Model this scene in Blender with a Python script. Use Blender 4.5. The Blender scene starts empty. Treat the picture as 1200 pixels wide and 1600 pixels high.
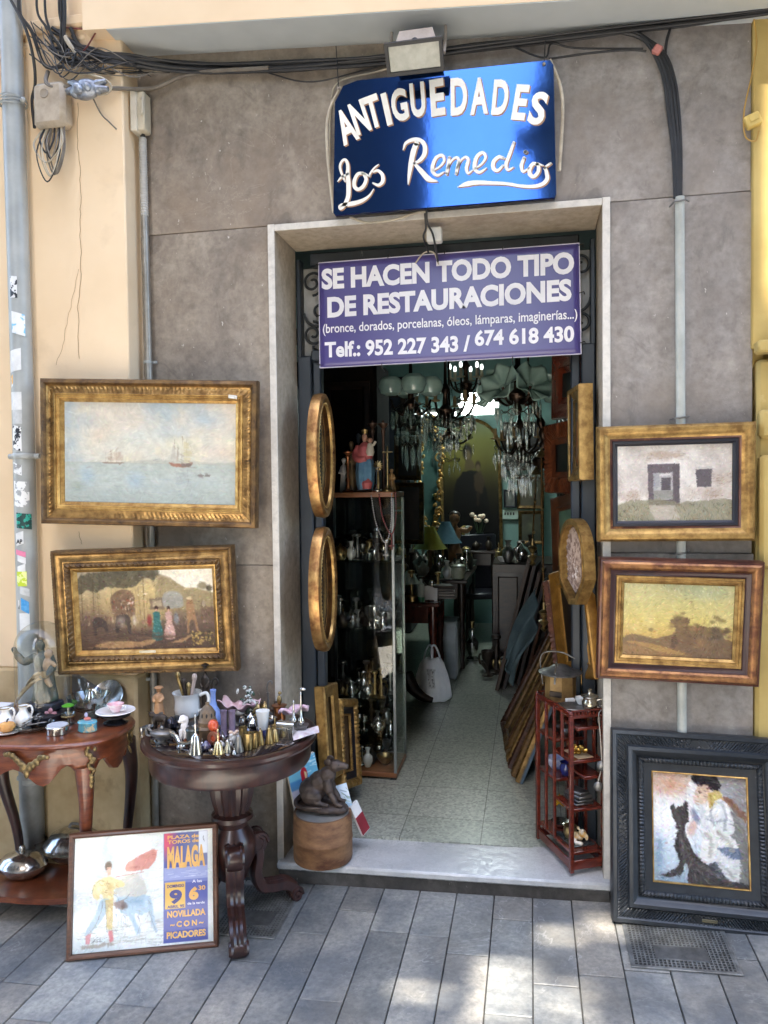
import bpy, bmesh, math, random
import numpy as np
from mathutils import Matrix, Vector, Euler
R = math.radians
rnd = random.Random(7)
scene = bpy.context.scene
col = scene.collection

# ---------------------------------------------------------------- camera
FPX = 1175.0                                     # focal length in photo pixels (1200 x 1600)
CAM = np.array((0.0, -2.9, 1.55))
ROT = np.array(((0.98164491, -0.00501886, -0.19065174),
                (0.19038320, -0.03340056, 0.98114150),
                (-0.01129209, -0.99942944, -0.03183198)))   # camera (right, down, forward) -> world
cam_data = bpy.data.cameras.new("camera")
cam = bpy.data.objects.new("camera", cam_data)
col.objects.link(cam)
cam_data.sensor_fit = 'HORIZONTAL'
cam_data.sensor_width = 36.0
cam_data.lens = 36.0 * FPX / 1200.0
cam_data.clip_start = 0.05
cam_data.clip_end = 500
cam.matrix_world = Matrix([[ROT[i][0], -ROT[i][1], -ROT[i][2], CAM[i]] for i in range(3)] + [[0, 0, 0, 1]])
scene.camera = cam

# ---------------------------------------------------------------- light
SUN_DIR = Vector((-0.05, -0.60, 0.80)).normalized()          # towards the sun
sun_el = math.asin(SUN_DIR.z)
world = bpy.data.worlds.new("World")
scene.world = world
world.use_nodes = True
wn = world.node_tree
sky = wn.nodes.new('ShaderNodeTexSky')
sky.sky_type = 'NISHITA'
sky.sun_disc = False
sky.sun_elevation = sun_el
sky.sun_rotation = math.atan2(SUN_DIR.x, SUN_DIR.y)
sky.air_density = 1.0
sky.dust_density = 1.5
wn.links.new(sky.outputs[0], wn.nodes['Background'].inputs[0])
wn.nodes['Background'].inputs[1].default_value = 0.15
sl = bpy.data.lights.new("sun", 'SUN')
sl.energy = 4.0
sl.angle = R(0.53)
sl.color = (1.0, 0.93, 0.82)
so = bpy.data.objects.new("sun", sl)
so.rotation_euler = SUN_DIR.to_track_quat('Z', 'Y').to_euler()
so.location = (-4, -6, 9)
col.objects.link(so)
vs = scene.view_settings
vs.view_transform = 'Standard'
vs.look = 'None'
vs.gamma = 1.0
vs.use_curve_mapping = False
vs.exposure = 2.95
scene.cycles.max_bounces = 12
scene.cycles.diffuse_bounces = 5
scene.cycles.glossy_bounces = 5
scene.cycles.transparent_max_bounces = 24
scene.cycles.caustics_reflective = False
scene.cycles.caustics_refractive = False

# ---------------------------------------------------------------- points of the place seen at a photo pixel
def ray(px, py): return ROT @ np.array((px - 600.0, py - 800.0, FPX))
def atY(px, py, Y):
    r = ray(px, py); t = (Y - CAM[1]) / r[1]; return Vector(CAM + t * r)
def atZ(px, py, z):
    r = ray(px, py); t = (z - CAM[2]) / r[2]; return Vector(CAM + t * r)
def atX(px, py, X):
    r = ray(px, py); t = (X - CAM[0]) / r[0]; return Vector(CAM + t * r)
def ground_z(x): return 0.03 * (x - 0.29)                     # the street falls to the left
def atG(px, py):
    z = 0.0
    for i in range(6):
        p = atZ(px, py, z); z = ground_z(p.x)
    return p
def mpp(p):                                                   # metres per photo pixel at a point
    d = np.array(p) - CAM
    return float(ROT[:, 2] @ d) / FPX

# ---------------------------------------------------------------- colour and materials
def lin1(c):
    c = c / 255.0
    return c / 12.92 if c <= 0.04045 else ((c + 0.055) / 1.055) ** 2.4
def L(r, g, b): return (lin1(r), lin1(g), lin1(b), 1.0)
MATS = {}
def mat(name, c1, c2=None, scale=8.0, rough=0.5, metal=0.0, bump=0.0, detail=4.0, spec=0.5, coat=0.0,
        lo=0.35, hi=0.65, stretch=(1, 1, 1), bscale=None, rvar=0.0, c3=None, s3=3.0, l3=0.62, h3=0.70):
    """procedural material: two noise-mixed colours (c3: patches of wear), noise bump, varied gloss"""
    if name in MATS: return MATS[name]
    m = bpy.data.materials.new(name); m.use_nodes = True
    t = m.node_tree; n = t.nodes; k = t.links
    b = n['Principled BSDF']
    b.inputs['Roughness'].default_value = rough
    b.inputs['Metallic'].default_value = metal
    b.inputs['Specular IOR Level'].default_value = spec
    b.inputs['Coat Weight'].default_value = coat
    b.inputs['Coat Roughness'].default_value = 0.06
    if c2 is None: c2 = tuple(x * 0.72 for x in c1)
    tc = n.new('ShaderNodeTexCoord'); mp = n.new('ShaderNodeMapping'); mp.inputs['Scale'].default_value = stretch
    k.new(tc.outputs['Object'], mp.inputs['Vector'])
    def noise(s, d=detail):
        q = n.new('ShaderNodeTexNoise'); q.inputs['Scale'].default_value = s; q.inputs['Detail'].default_value = d
        q.inputs['Roughness'].default_value = 0.62
        k.new(mp.outputs[0], q.inputs['Vector']); return q
    q = noise(scale)
    mr = n.new('ShaderNodeMapRange'); mr.inputs[1].default_value = lo; mr.inputs[2].default_value = hi
    k.new(q.outputs['Fac'], mr.inputs[0])
    mx = n.new('ShaderNodeMix'); mx.data_type = 'RGBA'
    mx.inputs[6].default_value = tuple(c1[:3]) + (1,); mx.inputs[7].default_value = tuple(c2[:3]) + (1,)
    k.new(mr.outputs[0], mx.inputs[0])
    out = mx.outputs[2]
    if c3 is not None:
        q3 = noise(s3, 8.0)
        m3 = n.new('ShaderNodeMapRange'); m3.inputs[1].default_value = l3; m3.inputs[2].default_value = h3
        k.new(q3.outputs['Fac'], m3.inputs[0])
        x3 = n.new('ShaderNodeMix'); x3.data_type = 'RGBA'; x3.inputs[7].default_value = tuple(c3[:3]) + (1,)
        k.new(m3.outputs[0], x3.inputs[0]); k.new(out, x3.inputs[6]); out = x3.outputs[2]
    k.new(out, b.inputs['Base Color'])
    if rvar:
        r2 = n.new('ShaderNodeMapRange'); r2.inputs[3].default_value = max(0.02, rough - rvar); r2.inputs[4].default_value = min(1, rough + rvar)
        k.new(q.outputs['Fac'], r2.inputs[0]); k.new(r2.outputs[0], b.inputs['Roughness'])
    if bump:
        qb = noise(bscale or scale * 2.5, 6.0)
        bp = n.new('ShaderNodeBump'); bp.inputs['Strength'].default_value = bump; bp.inputs['Distance'].default_value = 0.004
        k.new(qb.outputs['Fac'], bp.inputs['Height']); k.new(bp.outputs[0], b.inputs['Normal'])
    MATS[name] = m
    return m

def glass_mat(name, tint=(1, 1, 1), refl=1.0, rough=0.0, ior=1.45):
    if name in MATS: return MATS[name]
    m = bpy.data.materials.new(name); m.use_nodes = True
    t = m.node_tree; n = t.nodes; k = t.links
    n.remove(n['Principled BSDF'])
    tr = n.new('ShaderNodeBsdfTransparent'); tr.inputs[0].default_value = tuple(tint) + (1,)
    gl = n.new('ShaderNodeBsdfGlossy'); gl.inputs['Roughness'].default_value = rough
    fr = n.new('ShaderNodeLayerWeight'); fr.inputs[0].default_value = .5
    pw = n.new('ShaderNodeMath'); pw.operation = 'POWER'; pw.inputs[1].default_value = 5.0; k.new(fr.outputs['Facing'], pw.inputs[0])
    mm = n.new('ShaderNodeMath'); mm.operation = 'MULTIPLY_ADD'; mm.inputs[1].default_value = .7; mm.inputs[2].default_value = .045 * refl; mm.use_clamp = True
    k.new(pw.outputs[0], mm.inputs[0])
    mx = n.new('ShaderNodeMixShader')
    k.new(mm.outputs[0], mx.inputs[0]); k.new(tr.outputs[0], mx.inputs[1]); k.new(gl.outputs[0], mx.inputs[2])
    k.new(mx.outputs[0], n['Material Output'].inputs['Surface'])
    MATS[name] = m
    return m

def emit_mat(name, c, s):
    if name in MATS: return MATS[name]
    m = bpy.data.materials.new(name); m.use_nodes = True
    b = m.node_tree.nodes['Principled BSDF']
    b.inputs['Base Color'].default_value = tuple(c[:3]) + (1,)
    b.inputs['Emission Color'].default_value = tuple(c[:3]) + (1,)
    b.inputs['Emission Strength'].default_value = s
    MATS[name] = m
    return m

# ---------------------------------------------------------------- objects
def link(o, parent=None):
    col.objects.link(o)
    if parent is not None: o.parent = parent
    return o
def tag(o, label=None, cat=None, group=None, kind=None):
    if label: o['label'] = label
    if cat: o['category'] = cat
    if group: o['group'] = group
    if kind: o['kind'] = kind
    return o
def thing(name, label, cat, loc=(0, 0, 0), rot=(0, 0, 0), group=None):
    o = bpy.data.objects.new(name, None); o.empty_display_size = 0.05
    o.location = loc; o.rotation_euler = rot if not isinstance(rot, (int, float)) else (0, 0, rot)
    link(o); return tag(o, label, cat, group)
def dup(root, loc, rot=None, label=None, group=None, scale=None):
    r = root.copy(); link(r); r.location = loc
    if rot is not None: r.rotation_euler = rot if not isinstance(rot, (int, float)) else (0, 0, rot)
    if scale: r.scale = (scale,) * 3 if isinstance(scale, (int, float)) else scale
    if label: r['label'] = label
    if group: r['group'] = group
    for ch in list(root.children):
        c = ch.copy(); link(c, r)
        for g in list(ch.children):
            d = g.copy(); link(d, c)
    return r

class MB:
    """collects shapes into one mesh"""
    def __init__(s): s.v = []; s.f = []; s.M = None
    def add(s, vs, fs, M=None):
        o = len(s.v)
        for M_ in (M, s.M):
            if M_ is not None: vs = [M_ @ Vector(p) for p in vs]
        s.v += [tuple(p) for p in vs]; s.f += [tuple(i + o for i in f) for f in fs]
        return s
    def box(s, c, d, bev=0.0, M=None, rot=None):
        hx, hy, hz = d[0] / 2, d[1] / 2, d[2] / 2
        bev = min(bev, hx * .49, hy * .49, hz * .49)
        T = Matrix.Translation(c)
        if rot is not None: T = T @ (rot.to_matrix().to_4x4() if hasattr(rot, 'to_matrix') else Euler(rot).to_matrix().to_4x4())
        if M is not None: T = M @ T
        S = (-1, 1)
        if bev <= 0:
            vs = [(x * hx, y * hy, z * hz) for x in S for y in S for z in S]
            return s.add(vs, [(0, 1, 3, 2), (4, 6, 7, 5), (0, 4, 5, 1), (2, 3, 7, 6), (0, 2, 6, 4), (1, 5, 7, 3)], T)
        vs = []; ix = {}
        for x in S:
            for y in S:
                for z in S:
                    ix[x, y, z] = len(vs)
                    vs += [(x * hx, y * (hy - bev), z * (hz - bev)), (x * (hx - bev), y * hy, z * (hz - bev)), (x * (hx - bev), y * (hy - bev), z * hz)]
        fs = []
        for a in S:
            fs.append([ix[a, p, q] for p, q in ((-1, -1), (1, -1), (1, 1), (-1, 1))])
            fs.append([ix[p, a, q] + 1 for p, q in ((-1, -1), (1, -1), (1, 1), (-1, 1))])
            fs.append([ix[p, q, a] + 2 for p, q in ((-1, -1), (1, -1), (1, 1), (-1, 1))])
            for b in S:
                fs.append([ix[a, b, -1], ix[a, b, 1], ix[a, b, 1] + 1, ix[a, b, -1] + 1])
                fs.append([ix[a, -1, b], ix[a, 1, b], ix[a, 1, b] + 2, ix[a, -1, b] + 2])
                fs.append([ix[-1, a, b] + 1, ix[1, a, b] + 1, ix[1, a, b] + 2, ix[-1, a, b] + 2])
                for c_ in S: fs.append([ix[a, b, c_], ix[a, b, c_] + 1, ix[a, b, c_] + 2])
        return s.add(vs, fs, T)
    def tube(s, pts, r, seg=8, M=None, cap=True, flat=1.0):
        P = [Vector(p) for p in pts]; n = len(P)
        rr = [r] * n if isinstance(r, (int, float)) else list(r)
        T = [(P[min(i + 1, n - 1)] - P[max(i - 1, 0)]).normalized() for i in range(n)]
        up = Vector((0, 0, 1)) if abs(T[0].z) < 0.9 else Vector((1, 0, 0))
        N = (up - T[0] * up.dot(T[0])).normalized()
        vs = []
        for i in range(n):
            if i: N = (N - T[i] * N.dot(T[i])); N = N.normalized() if N.length > 1e-6 else Vector((1, 0, 0))
            B = T[i].cross(N)
            for j in range(seg):
                a = 2 * math.pi * j / seg
                vs.append(P[i] + (N * math.cos(a) * flat + B * math.sin(a)) * rr[i])
        fs = [(i * seg + j, i * seg + (j + 1) % seg, (i + 1) * seg + (j + 1) % seg, (i + 1) * seg + j) for i in range(n - 1) for j in range(seg)]
        if cap: fs += [tuple(range(seg))[::-1], tuple(range((n - 1) * seg, n * seg))]
        return s.add(vs, fs, M)
    def lathe(s, prof, seg=24, c=(0, 0, 0), M=None, flute=None, arc=1.0, sy=1.0):
        vs = []; m = seg if arc >= 1 else seg + 1
        for k_, (r, z) in enumerate(prof):
            for j in range(m):
                a = 2 * math.pi * arc * j / seg
                q = r * (flute(a, k_) if flute else 1)
                vs.append((c[0] + q * math.cos(a), c[1] + q * math.sin(a) * sy, c[2] + z))
        fs = []
        for i in range(len(prof) - 1):
            for j in range(seg if arc >= 1 else seg):
                j2 = (j + 1) % m
                fs.append((i * m + j, i * m + j2, (i + 1) * m + j2, (i + 1) * m + j))
        if arc >= 1 and not (len(prof) == 2 and prof[0][1] == prof[1][1]):
            if prof[0][0] > 1e-6: fs.append(tuple(range(m))[::-1])
            if prof[-1][0] > 1e-6: fs.append(tuple(range((len(prof) - 1) * m, len(prof) * m)))
        return s.add(vs, fs, M)
    def ball(s, c, r, seg=10, rings=6, M=None, rot=None):
        if isinstance(r, (int, float)): r = (r, r, r)
        vs = [(0, 0, -r[2])]
        for i in range(1, rings):
            p = math.pi * i / rings - math.pi / 2
            for j in range(seg):
                a = 2 * math.pi * j / seg
                vs.append((r[0] * math.cos(p) * math.cos(a), r[1] * math.cos(p) * math.sin(a), r[2] * math.sin(p)))
        vs.append((0, 0, r[2])); e = len(vs) - 1
        fs = [(0, 1 + (j + 1) % seg, 1 + j) for j in range(seg)]
        for i in range(rings - 2):
            a = 1 + i * seg
            fs += [(a + j, a + (j + 1) % seg, a + seg + (j + 1) % seg, a + seg + j) for j in range(seg)]
        a = 1 + (rings - 2) * seg
        fs += [(a + j, a + (j + 1) % seg, e) for j in range(seg)]
        T = Matrix.Translation(c)
        if rot is not None: T = T @ Euler(rot).to_matrix().to_4x4()
        return s.add(vs, fs, M @ T if M is not None else T)
    def prism(s, poly, z0, z1, M=None):
        n = len(poly)
        vs = [(p[0], p[1], z0) for p in poly] + [(p[0], p[1], z1) for p in poly]
        fs = [tuple(range(n))[::-1], tuple(range(n, 2 * n))] + [(i, (i + 1) % n, n + (i + 1) % n, n + i) for i in range(n)]
        return s.add(vs, fs, M)
    def grid(s, fn, nu, nv, M=None):
        vs = [fn(i / nu, j / nv) for j in range(nv + 1) for i in range(nu + 1)]
        fs = [(j * (nu + 1) + i, j * (nu + 1) + i + 1, (j + 1) * (nu + 1) + i + 1, (j + 1) * (nu + 1) + i) for j in range(nv) for i in range(nu)]
        return s.add(vs, fs, M)
    def frame(s, w, h, prof, n=1, mod=None, M=None):
        """mitred moulding round a w x h rectangle in the local XZ plane, facing -Y; prof = [(inset, depth towards viewer)]"""
        for side in range(4):
            vs = []; fs = []; K = len(prof)
            A, B = (w, h) if side % 2 == 0 else (h, w)
            for i in range(n + 1):
                for k_, (d, y) in enumerate(prof):
                    half = A / 2 - d
                    t = -half + 2 * half * i / n
                    yy = y + (mod(k_, t, side) if mod and 0 < i < n else 0)
                    p = (t, -(B / 2 - d))
                    for q in range(side): p = (-p[1], p[0])
                    vs.append((p[0], -yy, p[1]))
            for i in range(n):
                for k_ in range(K - 1):
                    a = i * K + k_
                    fs.append((a, a + K, a + K + 1, a + 1))
            s.add(vs, fs, M)
        return s
    def build(s, name, m, parent=None, loc=None, smooth=40, rot=None):
        me = bpy.data.meshes.new(name)
        me.from_pydata(s.v, [], s.f)
        bm = bmesh.new(); bm.from_mesh(me)
        bmesh.ops.remove_doubles(bm, verts=bm.verts, dist=1e-6)
        bmesh.ops.recalc_face_normals(bm, faces=bm.faces)
        bm.to_mesh(me); bm.free()
        if smooth:
            me.polygons.foreach_set('use_smooth', [True] * len(me.polygons))
            me.set_sharp_from_angle(angle=R(smooth))
        me.materials.append(m)
        o = bpy.data.objects.new(name, me)
        if loc is not None: o.location = loc
        if rot is not None: o.rotation_euler = rot if not isinstance(rot, (int, float)) else (0, 0, rot)
        return link(o, parent)
    def solo(s, name, m, label, cat, loc=(0, 0, 0), rot=(0, 0, 0), group=None, smooth=40):
        return tag(s.build(name, m, None, loc, smooth, rot), label, cat, group)

def smooth_path(pts, n=6):
    P = [Vector(p) for p in pts]
    if len(P) < 3: return P
    Q = [P[0] * 2 - P[1]] + P + [P[-1] * 2 - P[-2]]
    out = []
    for i in range(1, len(Q) - 2):
        for j in range(n):
            t = j / n
            a, b, c, d = Q[i - 1], Q[i], Q[i + 1], Q[i + 2]
            out.append(0.5 * ((2 * b) + (c - a) * t + (2 * a - 5 * b + 4 * c - d) * t * t + (3 * b - a - 3 * c + d) * t ** 3))
    out.append(P[-1]); return out

# ---------------------------------------------------------------- lettering
def text_mesh(body, bold=0.0, shear=0.0, space=1.0):
    cu = bpy.data.curves.new('text', 'FONT'); cu.body = body; cu.size = 1.0
    cu.offset = bold; cu.shear = shear; cu.space_character = space; cu.resolution_u = 4
    o = bpy.data.objects.new('text', cu); col.objects.link(o)
    dg = bpy.context.evaluated_depsgraph_get(); dg.update()
    me = bpy.data.meshes.new_from_object(o.evaluated_get(dg))
    vs = [tuple(v.co) for v in me.vertices]; fs = [tuple(p.vertices) for p in me.polygons]
    bpy.data.objects.remove(o); bpy.data.curves.remove(cu); bpy.data.meshes.remove(me)
    return vs, fs
CAPH = {}
def put_text(mb, body, x0, x1, zb, cap, y, bold=0.02, shear=0.0, space=1.0, slope=0.0, thick=0.0, M=None):
    """lettering in the local XZ plane at depth y (facing -Y): from x0 to x1, baseline zb, capital height cap"""
    if bold not in CAPH:
        hv, _ = text_mesh('H', bold); CAPH[bold] = (min(p[1] for p in hv), max(p[1] for p in hv))
    lo, hi = CAPH[bold]
    vs, fs = text_mesh(body, bold, shear, space)
    a = min(p[0] for p in vs); b = max(p[0] for p in vs)
    sx = (x1 - x0) / (b - a); sz = cap / (hi - lo)
    out = [(x0 + (p[0] - a) * sx, y, zb + (p[1] - lo) * sz + slope * (p[0] - a) * sx) for p in vs]
    mb.add(out, fs, M)
    return mb
def ribbon(mb, pts, w, M=None, n=6):
    """flat brush stroke: pts = [(x, z)], w = widths; local XZ plane at y=0"""
    P = smooth_path([(p[0], 0, p[1]) for p in pts], n); m = len(P)
    ws = [w] * len(pts) if isinstance(w, (int, float)) else w
    W = [float(np.interp(i / (m - 1) * (len(ws) - 1), range(len(ws)), ws)) for i in range(m)]
    vs = []
    for i in range(m):
        t = (P[min(i + 1, m - 1)] - P[max(i - 1, 0)]).normalized(); nn = Vector((-t.z, 0, t.x))
        vs += [P[i] + nn * W[i] / 2, P[i] - nn * W[i] / 2]
    mb.add(vs, [(2 * i, 2 * i + 1, 2 * i + 3, 2 * i + 2) for i in range(m - 1)], M)
    k_ = 10
    for e, wi in ((P[0], W[0]), (P[-1], W[-1])):
        mb.add([(e.x + wi / 2 * math.cos(2 * math.pi * j / k_), 0, e.z + wi / 2 * math.sin(2 * math.pi * j / k_)) for j in range(k_)], [tuple(range(k_))], M)

# ---------------------------------------------------------------- painted pictures (colour attribute on a fine grid)
class Paint:
    def __init__(s, w, h, base, seed=1):
        s.w, s.h = w, h; s.g = np.random.default_rng(seed)
        s.a = np.ones((h, w, 3)) * np.array(base) / 255.0
        s.Y, s.X = np.mgrid[0:h, 0:w]; s.X = (s.X + .5) / w; s.Y = (s.Y + .5) / h
    def noise(s, n, m=None, oct=4):
        """value noise 0..1 with n cells across and m down"""
        m = m or max(1, int(n * s.h / s.w)); t = np.zeros((s.h, s.w)); amp = 1.0; tot = 0
        for o in range(oct):
            N, M_ = n * 2 ** o, m * 2 ** o
            q = s.g.random((M_ + 2, N + 2))
            x = s.X * N; y = s.Y * M_; i = x.astype(int); j = y.astype(int)
            u = x - i; v = y - j; u = u * u * (3 - 2 * u); v = v * v * (3 - 2 * v)
            t += amp * ((q[j, i] * (1 - u) + q[j, i + 1] * u) * (1 - v) + (q[j + 1, i] * (1 - u) + q[j + 1, i + 1] * u) * v)
            tot += amp; amp *= .55
        return t / tot
    def mix(s, mask, c):
        mask = np.clip(mask, 0, 1)[..., None]; s.a = s.a * (1 - mask) + mask * np.array(c) / 255.0
    def vgrad(s, stops):
        ys = [p[0] for p in stops]
        for k_ in range(3): s.a[..., k_] = np.interp(s.Y, ys, [p[1][k_] / 255 for p in stops])
    def blob(s, x, y, rx, ry, c, al=1.0, soft=.35, rot=0.0, rough=0.0):
        dx = s.X - x; dy = (s.Y - y); asp = s.h / s.w
        cr, sr = math.cos(R(rot)), math.sin(R(rot)); dy = dy * asp
        u = (dx * cr + dy * sr) / rx; v = (-dx * sr + dy * cr) / (ry * asp)
        d = np.sqrt(u * u + v * v)
        if rough: d = d + rough * (s.noise(14) - .5) * 2
        s.mix(al * np.clip((1 - d) / soft, 0, 1), c)
    def poly(s, P, c, al=1.0, rough=0.0, blur=1, tex=0.0):
        X, Y = s.X, s.Y
        if len(P) >= 6:
            Q = [Vector((p[0], p[1])) for p in P]; n = len(Q); P = []
            for i in range(n):
                a, b, c_, d = Q[i - 1], Q[i], Q[(i + 1) % n], Q[(i + 2) % n]
                for t in (0, .25, .5, .75): P.append(tuple(.5 * ((2 * b) + (c_ - a) * t + (2 * a - 5 * b + 4 * c_ - d) * t * t + (3 * b - a - 3 * c_ + d) * t ** 3)))
        if rough: X = X + rough * (s.noise(16) - .5); Y = Y + rough * (s.noise(16) - .5)
        ins = np.zeros(s.X.shape, bool); n = len(P)
        for i in range(n):
            x1, y1 = P[i]; x2, y2 = P[(i + 1) % n]
            if y1 == y2: continue
            ins ^= ((y1 > Y) != (y2 > Y)) & (X < (x2 - x1) * (Y - y1) / (y2 - y1) + x1)
        m = ins.astype(float)
        for b in range(blur):
            q = np.pad(m, 1, mode='edge')
            m = (q[:-2, 1:-1] + q[2:, 1:-1] + q[1:-1, :-2] + q[1:-1, 2:] + 2 * m) / 6
        if tex: m = m * (1 - tex + tex * s.noise(30))
        s.mix(m * al, c)
    def line(s, P, wd, c, al=1.0):
        asp = s.h / s.w; d = np.full(s.X.shape, 9.0)
        for (x1, y1), (x2, y2) in zip(P[:-1], P[1:]):
            dx, dy = x2 - x1, (y2 - y1) * asp; q = dx * dx + dy * dy + 1e-12
            t = np.clip(((s.X - x1) * dx + (s.Y - y1) * asp * dy) / q, 0, 1)
            d = np.minimum(d, np.hypot(s.X - x1 - t * dx, (s.Y - y1) * asp - t * dy))
        s.mix(al * np.clip((wd - d) / (wd * .5 + .5 / s.w), 0, 1), c)
    def strokes(s, n, cols, box, ln, wd, ang=0, al=.5, spread=20):
        for i in range(n):
            x = box[0] + (box[2] - box[0]) * s.g.random(); y = box[1] + (box[3] - box[1]) * s.g.random()
            a = R(ang + spread * (s.g.random() * 2 - 1)); l = ln * (.5 + s.g.random())
            c = cols[int(s.g.integers(len(cols)))]
            s.line([(x, y), (x + l * math.cos(a), y + l * math.sin(a) * s.w / s.h)], wd * (.6 + .8 * s.g.random()), c, al)
    def smear(s, k_=1, amp=.006, n=24):
        """brushy finish: warp along noise and soften"""
        dx = ((s.noise(n) - .5) * 2 * amp * s.w).astype(int); dy = ((s.noise(n) - .5) * 2 * amp * s.w).astype(int)
        j, i = np.mgrid[0:s.h, 0:s.w]; s.a = s.a[np.clip(j + dy, 0, s.h - 1), np.clip(i + dx, 0, s.w - 1)]
        for b in range(k_):
            q = np.pad(s.a, ((1, 1), (1, 1), (0, 0)), mode='edge')
            s.a = (q[:-2, 1:-1] + q[2:, 1:-1] + q[1:-1, :-2] + q[1:-1, 2:] + 3 * s.a) / 7
    def brush(s, n, ln=.03, wd=.008, jit=9, al=.7, ang=None, seed=5):
        """short strokes that pick up the colour under them"""
        g_ = np.random.default_rng(seed); fl = s.noise(5) * 7; src = s.a.copy(); asp = s.h / s.w
        for i in range(n):
            x, y = g_.random(), g_.random(); j, k = int(y * s.h), int(x * s.w)
            a = fl[j, k] if ang is None else R(ang + g_.uniform(-25, 25)); L_ = ln * (.4 + g_.random()); w_ = wd * (.5 + g_.random())
            m = int((L_ + w_) * s.w) + 2; y0, y1, x0, x1 = max(0, j - m), j + m + 1, max(0, k - m), k + m + 1
            X = s.X[y0:y1, x0:x1] - x; Y = (s.Y[y0:y1, x0:x1] - y) * asp; c, q = math.cos(a), math.sin(a)
            t = np.clip(X * c + Y * q, -L_ / 2, L_ / 2); d = np.hypot(X - t * c, Y - t * q)
            mk = (al * np.clip((w_ - d) / (w_ * .6), 0, 1))[..., None]
            s.a[y0:y1, x0:x1] = s.a[y0:y1, x0:x1] * (1 - mk) + mk * np.clip(src[j, k] + g_.normal(0, jit / 255, 1) + g_.normal(0, jit / 500, 3), 0, 1)
    def tone(s, k_, n=10, oct=4): s.a *= (1 + k_ * (s.noise(n, oct=oct) - .5) * 2)[..., None]
    def build(s, name, W, H, parent, y=0.0, rough=0.35, spec=.5, bump=.15, outline=None, coat=0.0, c=(0, 0)):
        """flat picture W x H in the local XZ plane (facing -Y) at depth y"""
        w, h = s.w, s.h
        xs = (np.arange(w + 1) / w - .5) * W + c[0]; zs = (.5 - np.arange(h + 1) / h) * H + c[1]
        co = np.zeros(((h + 1), (w + 1), 3)); co[..., 0] = xs[None, :]; co[..., 1] = y; co[..., 2] = zs[:, None]
        I = np.arange((w + 1) * (h + 1)).reshape(h + 1, w + 1)
        q = np.stack([I[1:, :-1], I[1:, 1:], I[:-1, 1:], I[:-1, :-1]], -1).reshape(-1, 4)
        cc = np.pad(np.clip(s.a, 0, 1), ((0, 1), (0, 1), (0, 0)), mode='edge')
        if outline is not None:
            keep = outline((s.X - .5) * W, (.5 - s.Y) * H).reshape(-1); q = q[keep]
        me = bpy.data.meshes.new(name)
        me.from_pydata(co.reshape(-1, 3).tolist(), [], q.tolist())
        at = me.color_attributes.new('paint', 'FLOAT_COLOR', 'POINT')
        ccl = np.where(cc <= .04045, cc / 12.92, ((cc + .055) / 1.055) ** 2.4)
        at.data.foreach_set('color', np.concatenate([ccl, np.ones(ccl.shape[:2] + (1,))], -1).reshape(-1).astype(np.float32))
        me.materials.append(paint_mat(rough, spec, bump, coat))
        return link(bpy.data.objects.new(name, me), parent)
def paint_mat(rough, spec, bump, coat):
    nm = 'painted_canvas_%g_%g_%g_%g' % (rough, spec, bump, coat)
    if nm in MATS: return MATS[nm]
    m = bpy.data.materials.new(nm); m.use_nodes = True; t = m.node_tree; n = t.nodes; b = n['Principled BSDF']
    a = n.new('ShaderNodeVertexColor'); a.layer_name = 'paint'
    t.links.new(a.outputs[0], b.inputs['Base Color'])
    b.inputs['Roughness'].default_value = rough; b.inputs['Specular IOR Level'].default_value = spec
    b.inputs['Coat Weight'].default_value = coat; b.inputs['Coat Roughness'].default_value = .03
    if bump:
        q = n.new('ShaderNodeTexNoise'); q.inputs['Scale'].default_value = 160; q.inputs['Detail'].default_value = 5
        tc = n.new('ShaderNodeTexCoord'); t.links.new(tc.outputs['Object'], q.inputs['Vector'])
        bp = n.new('ShaderNodeBump'); bp.inputs['Strength'].default_value = bump; bp.inputs['Distance'].default_value = .002
        t.links.new(q.outputs['Fac'], bp.inputs['Height']); t.links.new(bp.outputs[0], b.inputs['Normal'])
    MATS[nm] = m
    return m

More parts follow.
